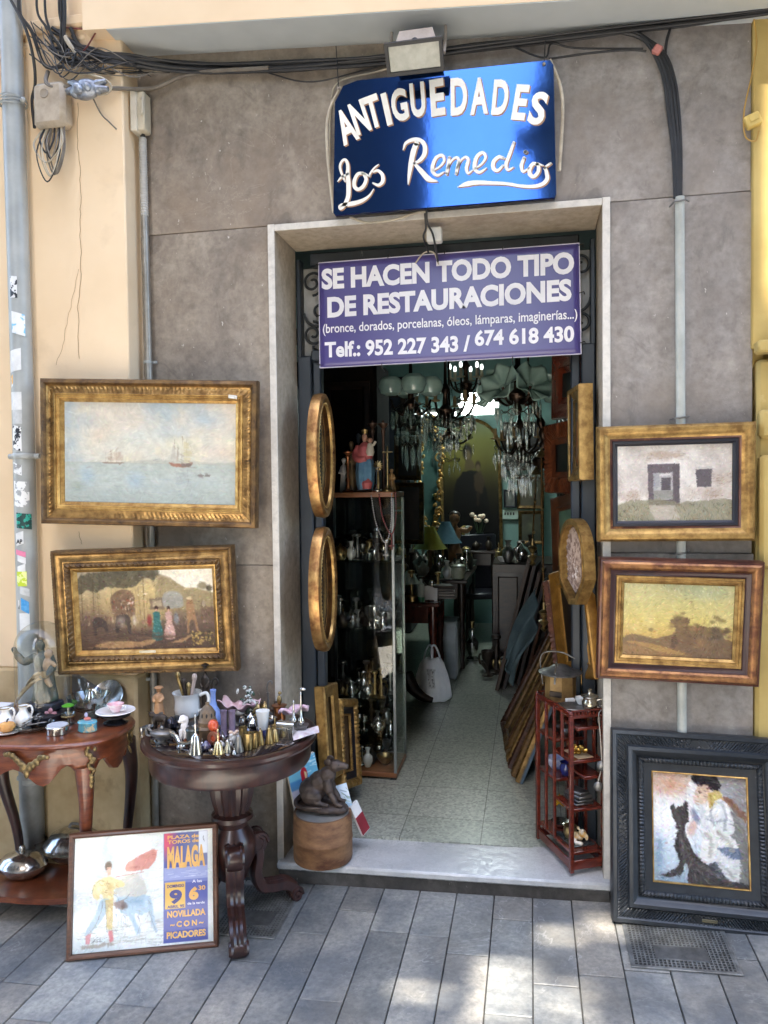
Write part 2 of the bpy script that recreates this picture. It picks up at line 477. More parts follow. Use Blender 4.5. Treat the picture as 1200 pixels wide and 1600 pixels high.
# ================================================================ materials of the place
def stone_mat(name, c1, c2, vein, fleck, scale=2.2, rough=.6, bump=.25, vs_=3.0, vw=.012, fl=.69, stain=None, attr=False, vst=.28):
    if name in MATS: return MATS[name]
    m = bpy.data.materials.new(name); m.use_nodes = True; t = m.node_tree; n = t.nodes; k = t.links
    b = n['Principled BSDF']; b.inputs['Roughness'].default_value = rough
    tc = n.new('ShaderNodeTexCoord')
    def noise(s, d=6, st=None, dist=0.0):
        q = n.new('ShaderNodeTexNoise'); q.inputs['Scale'].default_value = s; q.inputs['Detail'].default_value = d
        q.inputs['Roughness'].default_value = .65; q.inputs['Distortion'].default_value = dist
        if st:
            mp = n.new('ShaderNodeMapping'); mp.inputs['Scale'].default_value = st; mp.inputs['Rotation'].default_value = (.3, .5, .4)
            k.new(tc.outputs['Object'], mp.inputs[0]); k.new(mp.outputs[0], q.inputs['Vector'])
        else: k.new(tc.outputs['Object'], q.inputs['Vector'])
        return q
    def ramp(src, a, b_, lo=0, hi=1):
        r = n.new('ShaderNodeMapRange'); r.inputs[1].default_value = a; r.inputs[2].default_value = b_
        r.inputs[3].default_value = lo; r.inputs[4].default_value = hi; k.new(src, r.inputs[0]); return r.outputs[0]
    def mixc(fac, a, b_):
        x = n.new('ShaderNodeMix'); x.data_type = 'RGBA'; k.new(fac, x.inputs[0])
        for i, c in ((6, a), (7, b_)):
            if hasattr(c, 'links'): k.new(c, x.inputs[i])
            else: x.inputs[i].default_value = tuple(c[:3]) + (1,)
        return x.outputs[2]
    q = noise(scale, 8, dist=.4)
    out = mixc(ramp(q.outputs[0], .38, .63), c1, c2)
    q2 = noise(scale * 14, 6)
    out = mixc(ramp(q2.outputs[0], .36, .7, 0, .55), out, tuple(x * .62 for x in c2[:3]))
    if attr:
        a = n.new('ShaderNodeVertexColor'); a.layer_name = 'tone'
        mm = n.new('ShaderNodeMix'); mm.data_type = 'RGBA'; mm.blend_type = 'MULTIPLY'; mm.inputs[0].default_value = 1
        k.new(out, mm.inputs[6]); k.new(a.outputs[0], mm.inputs[7]); out = mm.outputs[2]
    if stain is not None:
        q5 = noise(1.1, 7); out = mixc(ramp(q5.outputs[0], .5, .72, 0, .8), out, stain)
    if vein is not None:
        q3 = noise(vs_, 5, (1, 1, 1.3), 1.2)
        s = n.new('ShaderNodeMath'); s.operation = 'SUBTRACT'; s.inputs[1].default_value = .5; k.new(q3.outputs[0], s.inputs[0])
        ab = n.new('ShaderNodeMath'); ab.operation = 'ABSOLUTE'; k.new(s.outputs[0], ab.inputs[0])
        q4 = noise(1.7, 3); mul = n.new('ShaderNodeMath'); mul.operation = 'MULTIPLY'
        k.new(ramp(ab.outputs[0], 0, vw, vst, 0), mul.inputs[0]); k.new(ramp(q4.outputs[0], .45, .6), mul.inputs[1])
        out = mixc(mul.outputs[0], out, vein)
    if fleck is not None:
        q7 = noise(7, 12, (1, 1, .8), 1.0); out = mixc(ramp(q7.outputs[0], .54, .66, 0, .24), out, vein or fleck); out = mixc(ramp(q7.outputs[0], .42, .33, 0, .45), out, tuple(x * .5 for x in c2[:3]))
        q6 = noise(60, 3, (1, 1, .55)); out = mixc(ramp(q6.outputs[0], fl, fl + .03, 0, .7), out, fleck)
    k.new(out, b.inputs['Base Color'])
    qb = noise(38, 8); bp = n.new('ShaderNodeBump'); bp.inputs['Strength'].default_value = bump; bp.inputs['Distance'].default_value = .006
    ad = n.new('ShaderNodeMath'); ad.operation = 'ADD'; k.new(qb.outputs[0], ad.inputs[0]); k.new(q.outputs[0], ad.inputs[1])
    k.new(ad.outputs[0], bp.inputs['Height']); k.new(bp.outputs[0], b.inputs['Normal'])
    k.new(ramp(q2.outputs[0], .3, .7, max(.05, rough - .15), min(1, rough + .1)), b.inputs['Roughness'])
    MATS[name] = m; return m

M_STONE = stone_mat('grey_slab_stone', L(164, 152, 136), L(120, 109, 98), L(186, 174, 158), L(215, 208, 198), fl=.70, stain=L(148, 130, 110), vw=.007, bump=.3)
M_STONE_R = stone_mat('bluish_slab_stone', L(166, 159, 152), L(128, 121, 115), L(130, 120, 112), L(212, 206, 198), fl=.71, stain=L(150, 139, 127), vw=.006, bump=.35)
M_PEACH = mat('peach_render', L(234, 209, 174), L(224, 197, 160), scale=1.6, rough=.85, bump=.12, bscale=50, c3=L(206, 180, 146), s3=2.2, l3=.56, h3=.74)
M_PEACH_LOW = mat('beige_dado_render', L(205, 184, 144), L(176, 152, 112), scale=4, rough=.85, bump=.35, bscale=30, c3=L(150, 128, 94), s3=6, l3=.6, h3=.75)
M_YELLOW = mat('yellow_render', L(198, 174, 108), L(180, 154, 90), scale=3, rough=.85, bump=.4, bscale=25, c3=L(214, 194, 136), s3=5, l3=.62, h3=.7)
M_SOFFIT = mat('grey_painted_soffit', L(196, 200, 199), L(180, 185, 184), scale=2, rough=.7, bump=.12, bscale=20)
M_MARBLE = stone_mat('white_marble', L(222, 216, 205), L(200, 194, 184), L(165, 158, 148), None, rough=.35, bump=.08, vs_=2.2, vw=.02)
M_SILL = stone_mat('worn_white_marble', L(212, 212, 210), L(180, 182, 182), L(150, 152, 156), None, rough=.3, bump=.06, vs_=3, vw=.03)
M_JAMB_SHADED = stone_mat('shaded_jamb_marble', L(196, 182, 160), L(168, 152, 130), L(140, 124, 104), None, rough=.5, bump=.15, stain=L(150, 134, 112))  # doorway marble again, its shade put into a darker beige
M_CURB = stone_mat('dark_step_stone', L(92, 88, 84), L(62, 60, 58), None, L(140, 136, 130), rough=.8, bump=.5)
M_PAVE = stone_mat('slate_paving', L(166, 162, 152), L(108, 111, 113), L(204, 202, 196), None, scale=4.2, rough=.5, bump=.35, vs_=1.7, vw=.006, vst=.3, attr=True, stain=L(112, 106, 96))
M_GROUT = mat('paving_joint_sand', L(84, 83, 80), L(60, 60, 58), rough=.95)
M_TERRAZZO = None
M_DOORPAINT = mat('blue_black_door_paint', L(44, 52, 60), L(34, 40, 47), scale=12, rough=.45, bump=.15, c3=L(90, 92, 92), s3=22, l3=.68, h3=.72, stretch=(1, 1, .3))
M_IRON = mat('black_wrought_iron', L(40, 42, 42), L(26, 28, 28), scale=20, rough=.5, metal=.4)
M_BLACKCABLE = mat('black_cable', L(38, 37, 37), L(26, 25, 25), scale=20, rough=.55)
M_GREYCABLE = mat('grey_cable', L(120, 112, 100), L(96, 88, 78), scale=20, rough=.6)
M_PALECABLE = mat('cream_cable', L(190, 178, 155), L(160, 148, 128), scale=20, rough=.55)
M_PVC = mat('grey_pvc', L(170, 172, 168), L(150, 153, 150), scale=6, rough=.35, bump=.03)
M_TEAL = mat('teal_interior_wall', L(132, 164, 158), L(116, 148, 142), scale=3, rough=.7)
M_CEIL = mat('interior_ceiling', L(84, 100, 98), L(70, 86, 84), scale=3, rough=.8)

# ================================================================ ground
GZ = lambda x: ground_z(max(-4.0, min(3.0, x)))
mb = MB()
mb.grid(lambda u, v: ((u - .5) * 160, -80 + 80.05 * v, GZ((u - .5) * 160) - .012), 160, 2)
tag(mb.build('street_ground', M_GROUT), kind='structure')
mb = MB(); tones = []
g = random.Random(3)
pw = .143
x = -3.43
while x < 2.4:
    y = -.045 - g.random() * .1; first = True
    y0 = -.042
    while y0 > -7.2:
        ln = g.choice((.42, .5, .6, .72)) if not first else g.uniform(.12, .55)
        first = False
        y1 = y0 - ln
        xm, ym = x + pw / 2, (y0 + y1) / 2
        mb.box((xm, ym, GZ(xm) - .02 + g.uniform(-.001, .001)), (pw - .004, ln - .004, .04), bev=.002, rot=(g.uniform(-.002, .002), -.03, 0))
        tv = g.uniform(.72, 1.14); wv = g.uniform(-.05, .05)
        tones.append((tv * (1 + wv), tv, tv * (1 - wv)))
        y0 = y1
    x += pw
mb_v = mb.v; mb_f = mb.f
me = bpy.data.meshes.new('pavement'); me.from_pydata(mb_v, [], mb_f)
at = me.color_attributes.new('tone', 'FLOAT_COLOR', 'POINT')
at.data.foreach_set('color', np.repeat(np.array([t + (1.0,) for t in tones]), 24, axis=0).astype(np.float32).reshape(-1))
bm = bmesh.new(); bm.from_mesh(me); bmesh.ops.recalc_face_normals(bm, faces=bm.faces); bm.to_mesh(me); bm.free()
me.materials.append(M_PAVE)
tag(link(bpy.data.objects.new('pavement', me)), kind='structure')

# ================================================================ shop front
shop = thing('shop_building', 'grey stone clad shop front with white marble doorway and open dark interior', 'building')
def slab(x0, x1, z0, z1, m):
    c = ((x0 + x1) / 2, (z0 + z1) / 2)
    MB().box((0, 0, 0), (x1 - x0 - .0025, .04, z1 - z0 - .0025), bev=.0015).build('stone_slab', m, shop, (c[0], .02, c[1]))
slab(-1.60, -.32, 2.602, 3.42, M_STONE); slab(-.32, .775, 2.588, 3.42, M_STONE_R)
slab(-1.60, -1.018, 1.242, 2.602, M_STONE); slab(-1.60, -1.018, .47, 1.242, M_STONE); slab(-1.60, -1.018, -.1, .47, M_STONE)
slab(.292, .783, 1.30, 2.588, M_STONE_R); slab(.292, .79, -.05, 1.30, M_STONE_R)
# wall mass behind the slabs
mb = MB(); mb.box((-1.32, .16, 1.7), (.59, .22, 3.6)); mb.box((.55, .16, 1.7), (.50, .22, 3.6)); mb.box((-.36, .16, 3.02), (1.31, .22, .8))
mb.build('wall_core', mat('wall_core_render', L(120, 112, 104), rough=.9), shop, smooth=0)
# marble lining of the doorway
MB().box((-1.0035, .118, 1.315), (.027, .272, 2.57), bev=.004).build('door_jamb', M_JAMB_SHADED, shop)
MB().box((-1.0035, -.0205, 1.315), (.0275, .004, 2.57), bev=.001).build('jamb_edge', M_MARBLE, shop)
MB().box((.278, .118, 1.33), (.027, .272, 2.54), bev=.004).build('door_jamb', M_JAMB_SHADED, shop)
MB().box((.278, -.0205, 1.33), (.0275, .004, 2.54), bev=.001).build('jamb_edge', M_MARBLE, shop)
MB().box((-.363, .118, 2.5855), (1.252, .27, .024), bev=.003).build('door_lintel', M_JAMB_SHADED, shop)
MB().box((-.363, -.0205, 2.5855), (1.252, .004, .025), bev=.001).build('lintel_edge', M_MARBLE, shop)
mb = MB(); mb.box((-.36, .075, .047), (1.30, .27, .03), bev=.008, rot=(0, -.022, 0)); mb.build('threshold', M_SILL, shop)
mb = MB(); mb.box((-.36, .085, -.02), (1.29, .25, .11), bev=.004, rot=(0, -.026, 0)); mb.build('step_base', M_CURB, shop)
# door frame, transom bar and the scrollwork grille
mb = MB()
Yf = .275
for x0, x1 in ((-.988, -.925), (.205, .262)):
    mb.box(((x0 + x1) / 2, Yf, 1.10), (x1 - x0, .05, 2.05), bev=.006)
    xe = -.978 if x0 < 0 else .252; mb.box((xe, Yf, 2.33), (.02, .05, .42), bev=.004)
for x0, x1 in ((-.922, -.885), (.165, .202)):
    mb.box(((x0 + x1) / 2, Yf + .01, 1.085), (x1 - x0, .05, 2.03), bev=.006)
mb.box((-.363, Yf, 2.535), (1.126, .05, .055), bev=.006); mb.box((-.363, Yf, 2.125), (1.126, .05, .05), bev=.006)
mb.build('door_frame', M_DOORPAINT, shop)
MB().box((-.363, .3, 2.32), (1.22, .008, .38)).build('transom_panel', mat('dusty_transom_glass', L(150, 148, 142), L(120, 118, 112), rough=.4), shop)
mb = MB()
def scroll(cx, cz, r0, turns, dirn, st):
    pts = []
    for i in range(40):
        t = i / 39; a = st + dirn * turns * 2 * math.pi * t; r = r0 * (1 - .82 * t)
        pts.append((cx + r * math.cos(a), Yf - .012, cz + r * math.sin(a)))
    mb.tube(pts, .006, 6)
for sx, x0 in ((-1, -.918), (1, .205)):
    k = -sx
    for cz, dr in ((2.44, 1), (2.22, -1)):
        scroll(x0 - sx * -.0, cz, .055, 1.6, k * dr, R(-90 if dr > 0 else 90))
    scroll(x0 + k * .03, 2.31, .07, 1.2, k, R(180 if k > 0 else 0))
    mb.tube([(x0, Yf - .012, 2.15), (x0, Yf - .012, 2.17)], .006, 6)
for i in range(8):
    xx = -.75 + i * .115; scroll(xx, 2.43, .05, 1.4, 1 if i % 2 else -1, 0); scroll(xx, 2.22, .05, 1.4, -1 if i % 2 else 1, 0)
mb.build('transom_grille', M_IRON, shop)
# open dark door leaf folded back on the left, seen edge on
MB().box((-1.09, .56, 1.06), (.035, .44, 1.95), bev=.004).build('door_leaf', M_DOORPAINT, shop)
MB().box((.235, .42, 1.06), (.035, .24, 1.95), bev=.004).build('door_leaf', M_DOORPAINT, shop)

# interior shell
def stub(name, c, d, m):
    o = MB().box(c, d).build(name, m, shop, smooth=0)
    return o
stub('interior_wall', (-1.72, 2.8, 1.5), (.1, 5.2, 3.2), M_TEAL)
stub('interior_wall', (.62, 2.8, 1.5), (.1, 5.2, 3.2), M_TEAL)
stub('interior_wall', (-.55, 5.35, 1.5), (2.6, .1, 3.2), M_TEAL)
stub('interior_ceiling', (-.55, 2.8, 2.99), (2.5, 5.2, .08), M_CEIL)
stub('ceiling_beam', (-.55, 3.6, 2.86), (2.24, .2, .18), M_CEIL)
# terrazzo tiles
def terrazzo():
    m = bpy.data.materials.new('grey_terrazzo_tiles'); m.use_nodes = True; t = m.node_tree; n = t.nodes; k = t.links; b = n['Principled BSDF']
    tc = n.new('ShaderNodeTexCoord')
    vo = n.new('ShaderNodeTexVoronoi'); vo.inputs['Scale'].default_value = 95; k.new(tc.outputs['Object'], vo.inputs['Vector'])
    cr = n.new('ShaderNodeValToRGB'); e = cr.color_ramp.elements; e[0].color = L(96, 100, 94); e[1].color = L(196, 198, 184); e[0].position = .1; e[1].position = .85
    k.new(vo.outputs['Color'], cr.inputs[0])
    no = n.new('ShaderNodeTexNoise'); no.inputs['Scale'].default_value = 3; no.inputs['Detail'].default_value = 5; k.new(tc.outputs['Object'], no.inputs['Vector'])
    m1 = n.new('ShaderNodeMix'); m1.data_type = 'RGBA'; m1.inputs[0].default_value = .45; m1.inputs[7].default_value = L(160, 164, 152); k.new(cr.outputs[0], m1.inputs[6])
    br = n.new('ShaderNodeTexBrick'); br.offset = 0; br.inputs['Scale'].default_value = 1.0; br.inputs['Brick Width'].default_value = .34; br.inputs['Row Height'].default_value = .34
    br.inputs['Mortar Size'].default_value = .0022; br.inputs['Color1'].default_value = (1, 1, 1, 1); br.inputs['Color2'].default_value = (.88, .9, .88, 1); br.inputs['Mortar'].default_value = (.3, .3, .28, 1)
    k.new(tc.outputs['Object'], br.inputs['Vector'])
    m2 = n.new('ShaderNodeMix'); m2.data_type = 'RGBA'; m2.blend_type = 'MULTIPLY'; m2.inputs[0].default_value = 1
    k.new(m1.outputs[2], m2.inputs[6]); k.new(br.outputs[0], m2.inputs[7]); k.new(m2.outputs[2], b.inputs['Base Color'])
    b.inputs['Roughness'].default_value = .28
    return m
mb = MB(); mb.box((0, 0, 0), (2.5, 5.2, .06))
o = mb.build('floor', terrazzo(), None, (-.55 , 2.79, .04), smooth=0); tag(o, kind='structure')

# ================================================================ overhang above
ov = thing('overhanging_bay', 'peach rendered overhang with grey soffit above the shop sign', 'overhang')
sof = lambda x: 3.337 + (x + 1.6) * -.0683
mb = MB()
def sbox(x0, x1, y0, y1, h, dz):                      # box with a sloping underside
    vs = [(x, y, sof(x) + dz + (h if t else 0)) for x in (x0, x1) for y in (y0, y1) for t in (0, 1)]
    mb.add(vs, [(0, 1, 3, 2), (4, 6, 7, 5), (0, 4, 5, 1), (2, 3, 7, 6), (0, 2, 6, 4), (1, 5, 7, 3)])
sbox(-1.70, 3.2, -.19, -.03, 9, 0); mb.build('render_front', M_PEACH, ov, smooth=0)
mb = MB(); sbox(-1.60, 3.1, -.188, .10, .1, -.004); mb.build('soffit', M_SOFFIT, ov, smooth=0)
mb = MB(); sbox(-1.70, 3.2, -.03, .6, 9, .1); mb.build('upper_wall', M_PEACH, ov, smooth=0)

# ================================================================ neighbours
pe = thing('peach_building', 'peach rendered house pilaster with a hairline crack and beige dado, behind the drainpipe', 'building')
MB().box((-1.79, .0, 2.35), (.43, .24, 3.10), bev=.006).build('pilaster', M_PEACH, pe)
MB().box((-3.2, .05, 2.35), (2.4, .24, 3.10), bev=.006).build('wall', M_PEACH, pe)
mb = MB(); mb.box((-1.79, -.004, .35), (.445, .25, .90), bev=.012); mb.box((-3.2, .046, .35), (2.4, .25, .90), bev=.012)
mb.build('dado', M_PEACH_LOW, pe)
mb = MB(); mb.box((-2.87, -.01, 3.42), (2.3, .27, .05), bev=.01); mb.box((-2.87, -.0, 3.36), (2.28, .25, .03), bev=.008)
mb.build('string_course', M_PEACH, pe)
MB().box((-4.2, .05, 8.46), (5.3, .24, 9.1)).build('wall', M_PEACH, pe)
def crack(pts, w):
    cr = MB()
    P = [atY(a, b, -.1208) for a, b in pts]
    out = []
    for a, b in zip(P[:-1], P[1:]):
        for i in range(7): out.append(a.lerp(b, i / 7) + Vector((rnd.uniform(-.004, .004), 0, rnd.uniform(-.003, .003))))
    out.append(P[-1]); ribbon(cr, [(p.x, p.z) for p in out], w, Matrix.Translation((0, -.1212, 0)), 1)
    cr.build('crack', mat('crack_brown', L(150, 118, 84), rough=.95), pe, smooth=0)  # thin brown ribbon drawn along the crack
crack([(122, 160), (122, 230), (127, 300), (125, 360), (127, 420), (122, 480), (124, 560)], .0022)
crack([(124, 420), (110, 480), (98, 540), (88, 570)], .0014); crack([(124, 830), (128, 850)], .002)

ye = thing('yellow_building', 'yellow painted house wall with roller shutter at the right edge', 'building')
MB().box((1.98, .06, 7.03), (2.41, .16, 10), bev=.004).build('wall', M_YELLOW, ye)
mb = MB(); mb.box((.824, .062, .92), (.062, .16, 2.14), bev=.012); mb.box((.822, -.035, 1.76), (.06, .05, .10), bev=.02); mb.box((.82, -.04, 1.45), (.056, .05, .4), bev=.015)
mb.build('pilaster', M_YELLOW, ye)
MB().box((2.0, -.045, 2.028), (2.44, .06, .045), bev=.008).build('cornice', M_YELLOW, ye)
MB().box((1.99, .125, .85), (2.36, .1, 2.45)).build('shop_panel', M_YELLOW, ye)
MB().box((.8, .08, 2.02), (.05, .1, .1)).build('wall_return', M_YELLOW, ye)
mb = MB()
for i in range(6): mb.tube([(.86, .03, 1.99 - i * .035), (3, .03, 1.99 - i * .035)], .019, 8)
mb.build('roller_shutter', mat('grey_shutter_metal', L(150, 156, 160), rough=.4, metal=.6), ye)

# ================================================================ across the street (shades it, mirrored in the glossy sign)
M_OPP = mat('weathered_facade', L(134, 124, 112), L(112, 104, 94), scale=1, rough=.85)
M_OPPW = mat('facade_window_dark', L(50, 56, 62), rough=.15)
M_OPPT = mat('facade_shutter_green', L(70, 88, 80), rough=.6)
def opposite(name, label, x0, x1, holes, zt):
    t = thing(name, label, 'building')
    xs = sorted({x0, x1} | {h[0] for h in holes} | {h[1] for h in holes}); zs = sorted({-.3, zt} | {h[2] for h in holes} | {h[3] for h in holes})
    mb = MB()
    for a, b in zip(xs[:-1], xs[1:]):
        for c, d in zip(zs[:-1], zs[1:]):
            if any(h[0] <= a and b <= h[1] and h[2] <= c and d <= h[3] for h in holes): continue
            mb.box(((a + b) / 2, -7.1, (c + d) / 2), (b - a, .2, d - c))
    near = x1 if x1 < 0 else x0
    mb.box((near + (-.1 if x1 < 0 else .1), -13, zt / 2), (.2, 11.6, zt))
    mb.build('wall', M_OPP, t, smooth=0)
    n = int((x1 - x0) / 2.2)
    for k in range(n):
        xx = x0 + 1.1 + k * 2.2
        for z in (1.3, 4.2, 7.2):
            MB().box((xx, -6.985, z), (1.0, .03, 1.9)).build('window', M_OPPW, t, smooth=0)
            MB().box((xx - .62, -6.97, z), (.26, .06, 1.95)).build('shutter', M_OPPT, t, smooth=0)
            MB().box((xx + .62, -6.97, z), (.26, .06, 1.95)).build('shutter', M_OPPT, t, smooth=0)
            mb = MB(); mb.box((xx, -6.8, z - 1.05), (1.6, .42, .1), bev=.02)
            for q in range(17): mb.box((xx - .78 + q * .0975, -6.6, z - .6), (.016, .016, .85))
            mb.box((xx, -6.6, z - .16), (1.6, .03, .03)); mb.build('balcony', M_IRON, t, smooth=0)
    return t
apt = opposite('apartment_house', 'tall cream apartment house with balconies, mirrored in the left of the blue sign', -14, -2.75, [], 17.0)
opposite('townhouse', 'cream townhouse with balconies, mirrored at the right of the blue sign', .25, 13, [], 11.5)
# added unseen wall over the lane; its holes are shaped to cast the sun patches
holes = []
for gx0, gx1, gy0, gy1 in ((-.44, -.24, -.72, -.58), (-.20, .0, -.80, -.42), (.03, .17, -.74, -.5), (.02, .16, -.36, -.2), (.18, .34, -.30, -.12), (.38, .55, -.30, -.20)):
    f_ = lambda y: (y + 7.1) / .60
    holes.append((gx0 - .05 * f_(gy0), gx1 - .05 * f_(gy0), .80 * f_(gy0), .80 * f_(gy1)))
xs = sorted({-2.75, .25} | {h[i] for h in holes for i in (0, 1)}); zs = sorted({8.02, 17.0} | {h[i] for h in holes for i in (2, 3)})
mb = MB()
for a, b in zip(xs[:-1], xs[1:]):
    for c, d in zip(zs[:-1], zs[1:]):
        if not any(h[0] <= a and b <= h[1] and h[2] <= c and d <= h[3] for h in holes):
            mb.box(((a + b) / 2, -7.1, (c + d) / 2), (b - a, .06, d - c))
for h in holes:
    n = max(2, int((h[3] - h[2]) / .075))
    for i in range(n): mb.box(((h[0] + h[1]) / 2, -7.1, h[2] + (h[3] - h[2]) * (i + .5) / n), (h[1] - h[0], .012, .034))  # slats added across the holes to dim the sun patches
mb.build('added_sun_mask', M_OPP, apt, smooth=0)
for zz, dd, hh in ((4.4, .22, .18), (5.5, .30, .10), (5.6, .12, .7), (6.6, .16, .25), (7.3, .35, .14)):
    MB().box((-2.75 + dd / 2, -7.1, zz), (dd, .5, hh)).build('ledge', M_OPP, apt)
for zz, dd, hh in ((4.9, .25, .2), (6.0, .4, .12), (6.1, .2, .9)):
    MB().box((.25 - dd / 2, -7.3, zz), (dd, .5, hh)).build('ledge', M_OPP, apt)
mb = MB(); mb.grid(lambda u, v: (-8 + 16 * u, -6.9 + 5.3 * v, GZ(-8 + 16 * u) + .004), 40, 6)
tag(mb.build('added_bounce_strip', stone_mat('pale_bounce_marble', L(214, 208, 196), L(196, 190, 180), L(160, 154, 146), None, rough=.5)), kind='structure')  # pale unseen strip added to bounce sunlight up to the soffit

# ================================================================ fixtures on the front
dp = thing('drainpipe', 'grey plastic drainpipe covered in torn stickers on the peach wall', 'drainpipe')
px0 = atY(33, 500, -.168).x
PIPE_Y, PIPE_R = -.168, .042
MB().tube([(px0 - .012, PIPE_Y, 3.7), (px0 - .002, PIPE_Y, 1.9), (px0 - .008, PIPE_Y, .42)], PIPE_R, 20).build('pipe', M_PVC, dp)
MB().tube([(px0 - .008, PIPE_Y, .50), (px0 - .012, PIPE_Y, -.08)], .047, 20).build('lower_pipe', mat('grey_iron_pipe', L(150, 152, 150), L(120, 122, 120), rough=.5), dp)
for py in (713, 1216):
    z = atY(34, py, PIPE_Y).z
    mb = MB(); mb.lathe([(.047, -.011), (.049, -.008), (.049, .008), (.047, .011)], 24, (px0, PIPE_Y, z))
    mb.tube([(px0 - .07, PIPE_Y, z), (px0 + .07, PIPE_Y, z)], .011, 10); mb.build('pipe_clamp', M_PVC, dp)
mb = MB()
z = atY(34, 160, PIPE_Y).z
for i in range(4):
    mb.tube([(px0 - .01 + .052 * math.cos(a), PIPE_Y + .052 * math.sin(a), z + (i - 1.5) * .006 + .008 * math.sin(a + i)) for a in np.linspace(0, 6.28, 20)], .0025, 5)
mb.ball((px0 + .05, PIPE_Y - .02, z - .003), .012)
mb.build('wire_tie', M_PVC, dp)
def scribble(name, a, b, sc):
    return mat(name, a, b, scale=sc, lo=.47, hi=.5, rough=.5, detail=3)
W_, K_ = L(225, 225, 222), L(35, 38, 46)
STK = [  # photo y top, bottom, angle centre, angle half width, material
    (430, 464, -.25, .62, scribble('sticker_black_white', K_, W_, 42), 'black sticker with white blots'),
    (488, 522, .35, .62, scribble('sticker_white_blue', W_, L(120, 190, 225), 22), 'torn white sticker with light blue'),
    (546, 580, -.2, .75, mat('sticker_white', L(228, 228, 225), L(205, 205, 202), scale=20, rough=.6), 'blank white sticker'),
    (588, 606, -.65, .3, scribble('sticker_orange', L(232, 170, 60), W_, 30), None),
    (612, 640, -.3, .8, mat('sticker_white', W_), None),
    (640, 662, 0, .5, mat('sticker_pale_grey', L(205, 206, 204), L(180, 182, 180), scale=30, rough=.6), None),
    (664, 702, -.3, .7, scribble('sticker_black_white_dense', K_, W_, 60), 'black and white sticker with fine scribbles'),
    (724, 740, -.2, .55, scribble('sticker_grey_print', W_, L(150, 150, 148), 50), None),
    (752, 792, .1, .85, scribble('sticker_white_peeled', W_, L(160, 162, 160), 26), None),
    (802, 826, .25, .85, scribble('sticker_green', L(40, 158, 138), L(18, 60, 56), 38), 'green sticker with dark swirls'),
    (832, 852, -.15, .5, mat('sticker_white', W_), None),
    (860, 868, -.1, .6, mat('sticker_pink', L(226, 130, 160), rough=.6), None),
    (868, 878, -.1, .6, mat('sticker_white', W_), None),
    (884, 897, -.15, .6, mat('sticker_white', W_), None),
    (893, 916, -.05, .6, scribble('sticker_lime', L(190, 208, 50), L(226, 232, 150), 40), 'lime green sticker'),
    (918, 930, .3, .45, mat('sticker_pale_grey', W_), None),
    (938, 952, -.55, .28, scribble('sticker_black_white', K_, W_, 42), None),
    (937, 956, .3, .36, mat('sticker_blue', L(52, 140, 200), L(90, 165, 215), scale=60, rough=.5), 'round blue sticker'),
    (958, 985, .2, .5, mat('sticker_white', W_), None)]
for i, (ya, yb, ac, ah, m, lb) in enumerate(STK):
    za, zb = atY(34, ya, PIPE_Y - .04).z, atY(34, yb, PIPE_Y - .04).z
    rr = PIPE_R + .0012 + .0003 * (i % 3); tw = rnd.uniform(-.02, .02)
    o = MB().grid(lambda u, v: (px0 + (rr) * math.sin(ac + (u * 2 - 1) * ah), PIPE_Y - rr * math.cos(ac + (u * 2 - 1) * ah), za + (zb - za) * v + tw * (u - .5)), 10, 2).build('sticker', m, dp)
    if lb: o['label'] = lb
mb = MB(); vs, fs = text_mesh('AP', .03)
mb.add([(px0 - .014 + p[0] * .022, PIPE_Y - PIPE_R - .0035, atY(34, 848, PIPE_Y).z + p[1] * .024) for p in vs], fs)
mb.build('sticker_letters', mat('ink_black', L(30, 30, 34)), dp, smooth=0)

# junction box with hanging loops of wire
bxc = atY(83, 168, -.17)
jb = thing('junction_box', 'dusty beige junction box beside the drainpipe with loops of wire below', 'junction box', bxc)
MB().box((0, 0, 0), (.14, .075, .175), bev=.018).build('box_body', mat('dusty_beige_plastic', L(178, 163, 142), L(150, 136, 116), scale=18, rough=.6, bump=.1), jb)
mb = MB(); mb.lathe([(.019, 0), (.017, .0035), (.013, .002), (.0, .003)], 20, (0, 0, 0), Matrix.Translation((-.012, -.0375, .038)) @ Matrix.Rotation(R(90), 4, 'X'))
mb.build('embossed_seal', mat('seal_plastic', L(150, 136, 116), rough=.5), jb)
LOOPM = [M_GREYCABLE, M_BLACKCABLE, M_PALECABLE]
for i in range(9):
    a = rnd.uniform(-.05, .0); b = rnd.uniform(.01, .06); dz = rnd.uniform(.10, .22); w = rnd.uniform(.0, .035)
    pts = smooth_path([(a, -.01, -.085), (a - w, -.02 - i * .002, -.085 - dz * .5), ((a + b) / 2 - w * .5, -.02 - i * .002, -.085 - dz), (b + w * .5, -.02 - i * .002, -.085 - dz * .55), (b, -.01, -.085)], 6)
    MB().tube(pts, rnd.choice((.0028, .0038)), 6).build('wire_loop', LOOPM[i % 3], jb)

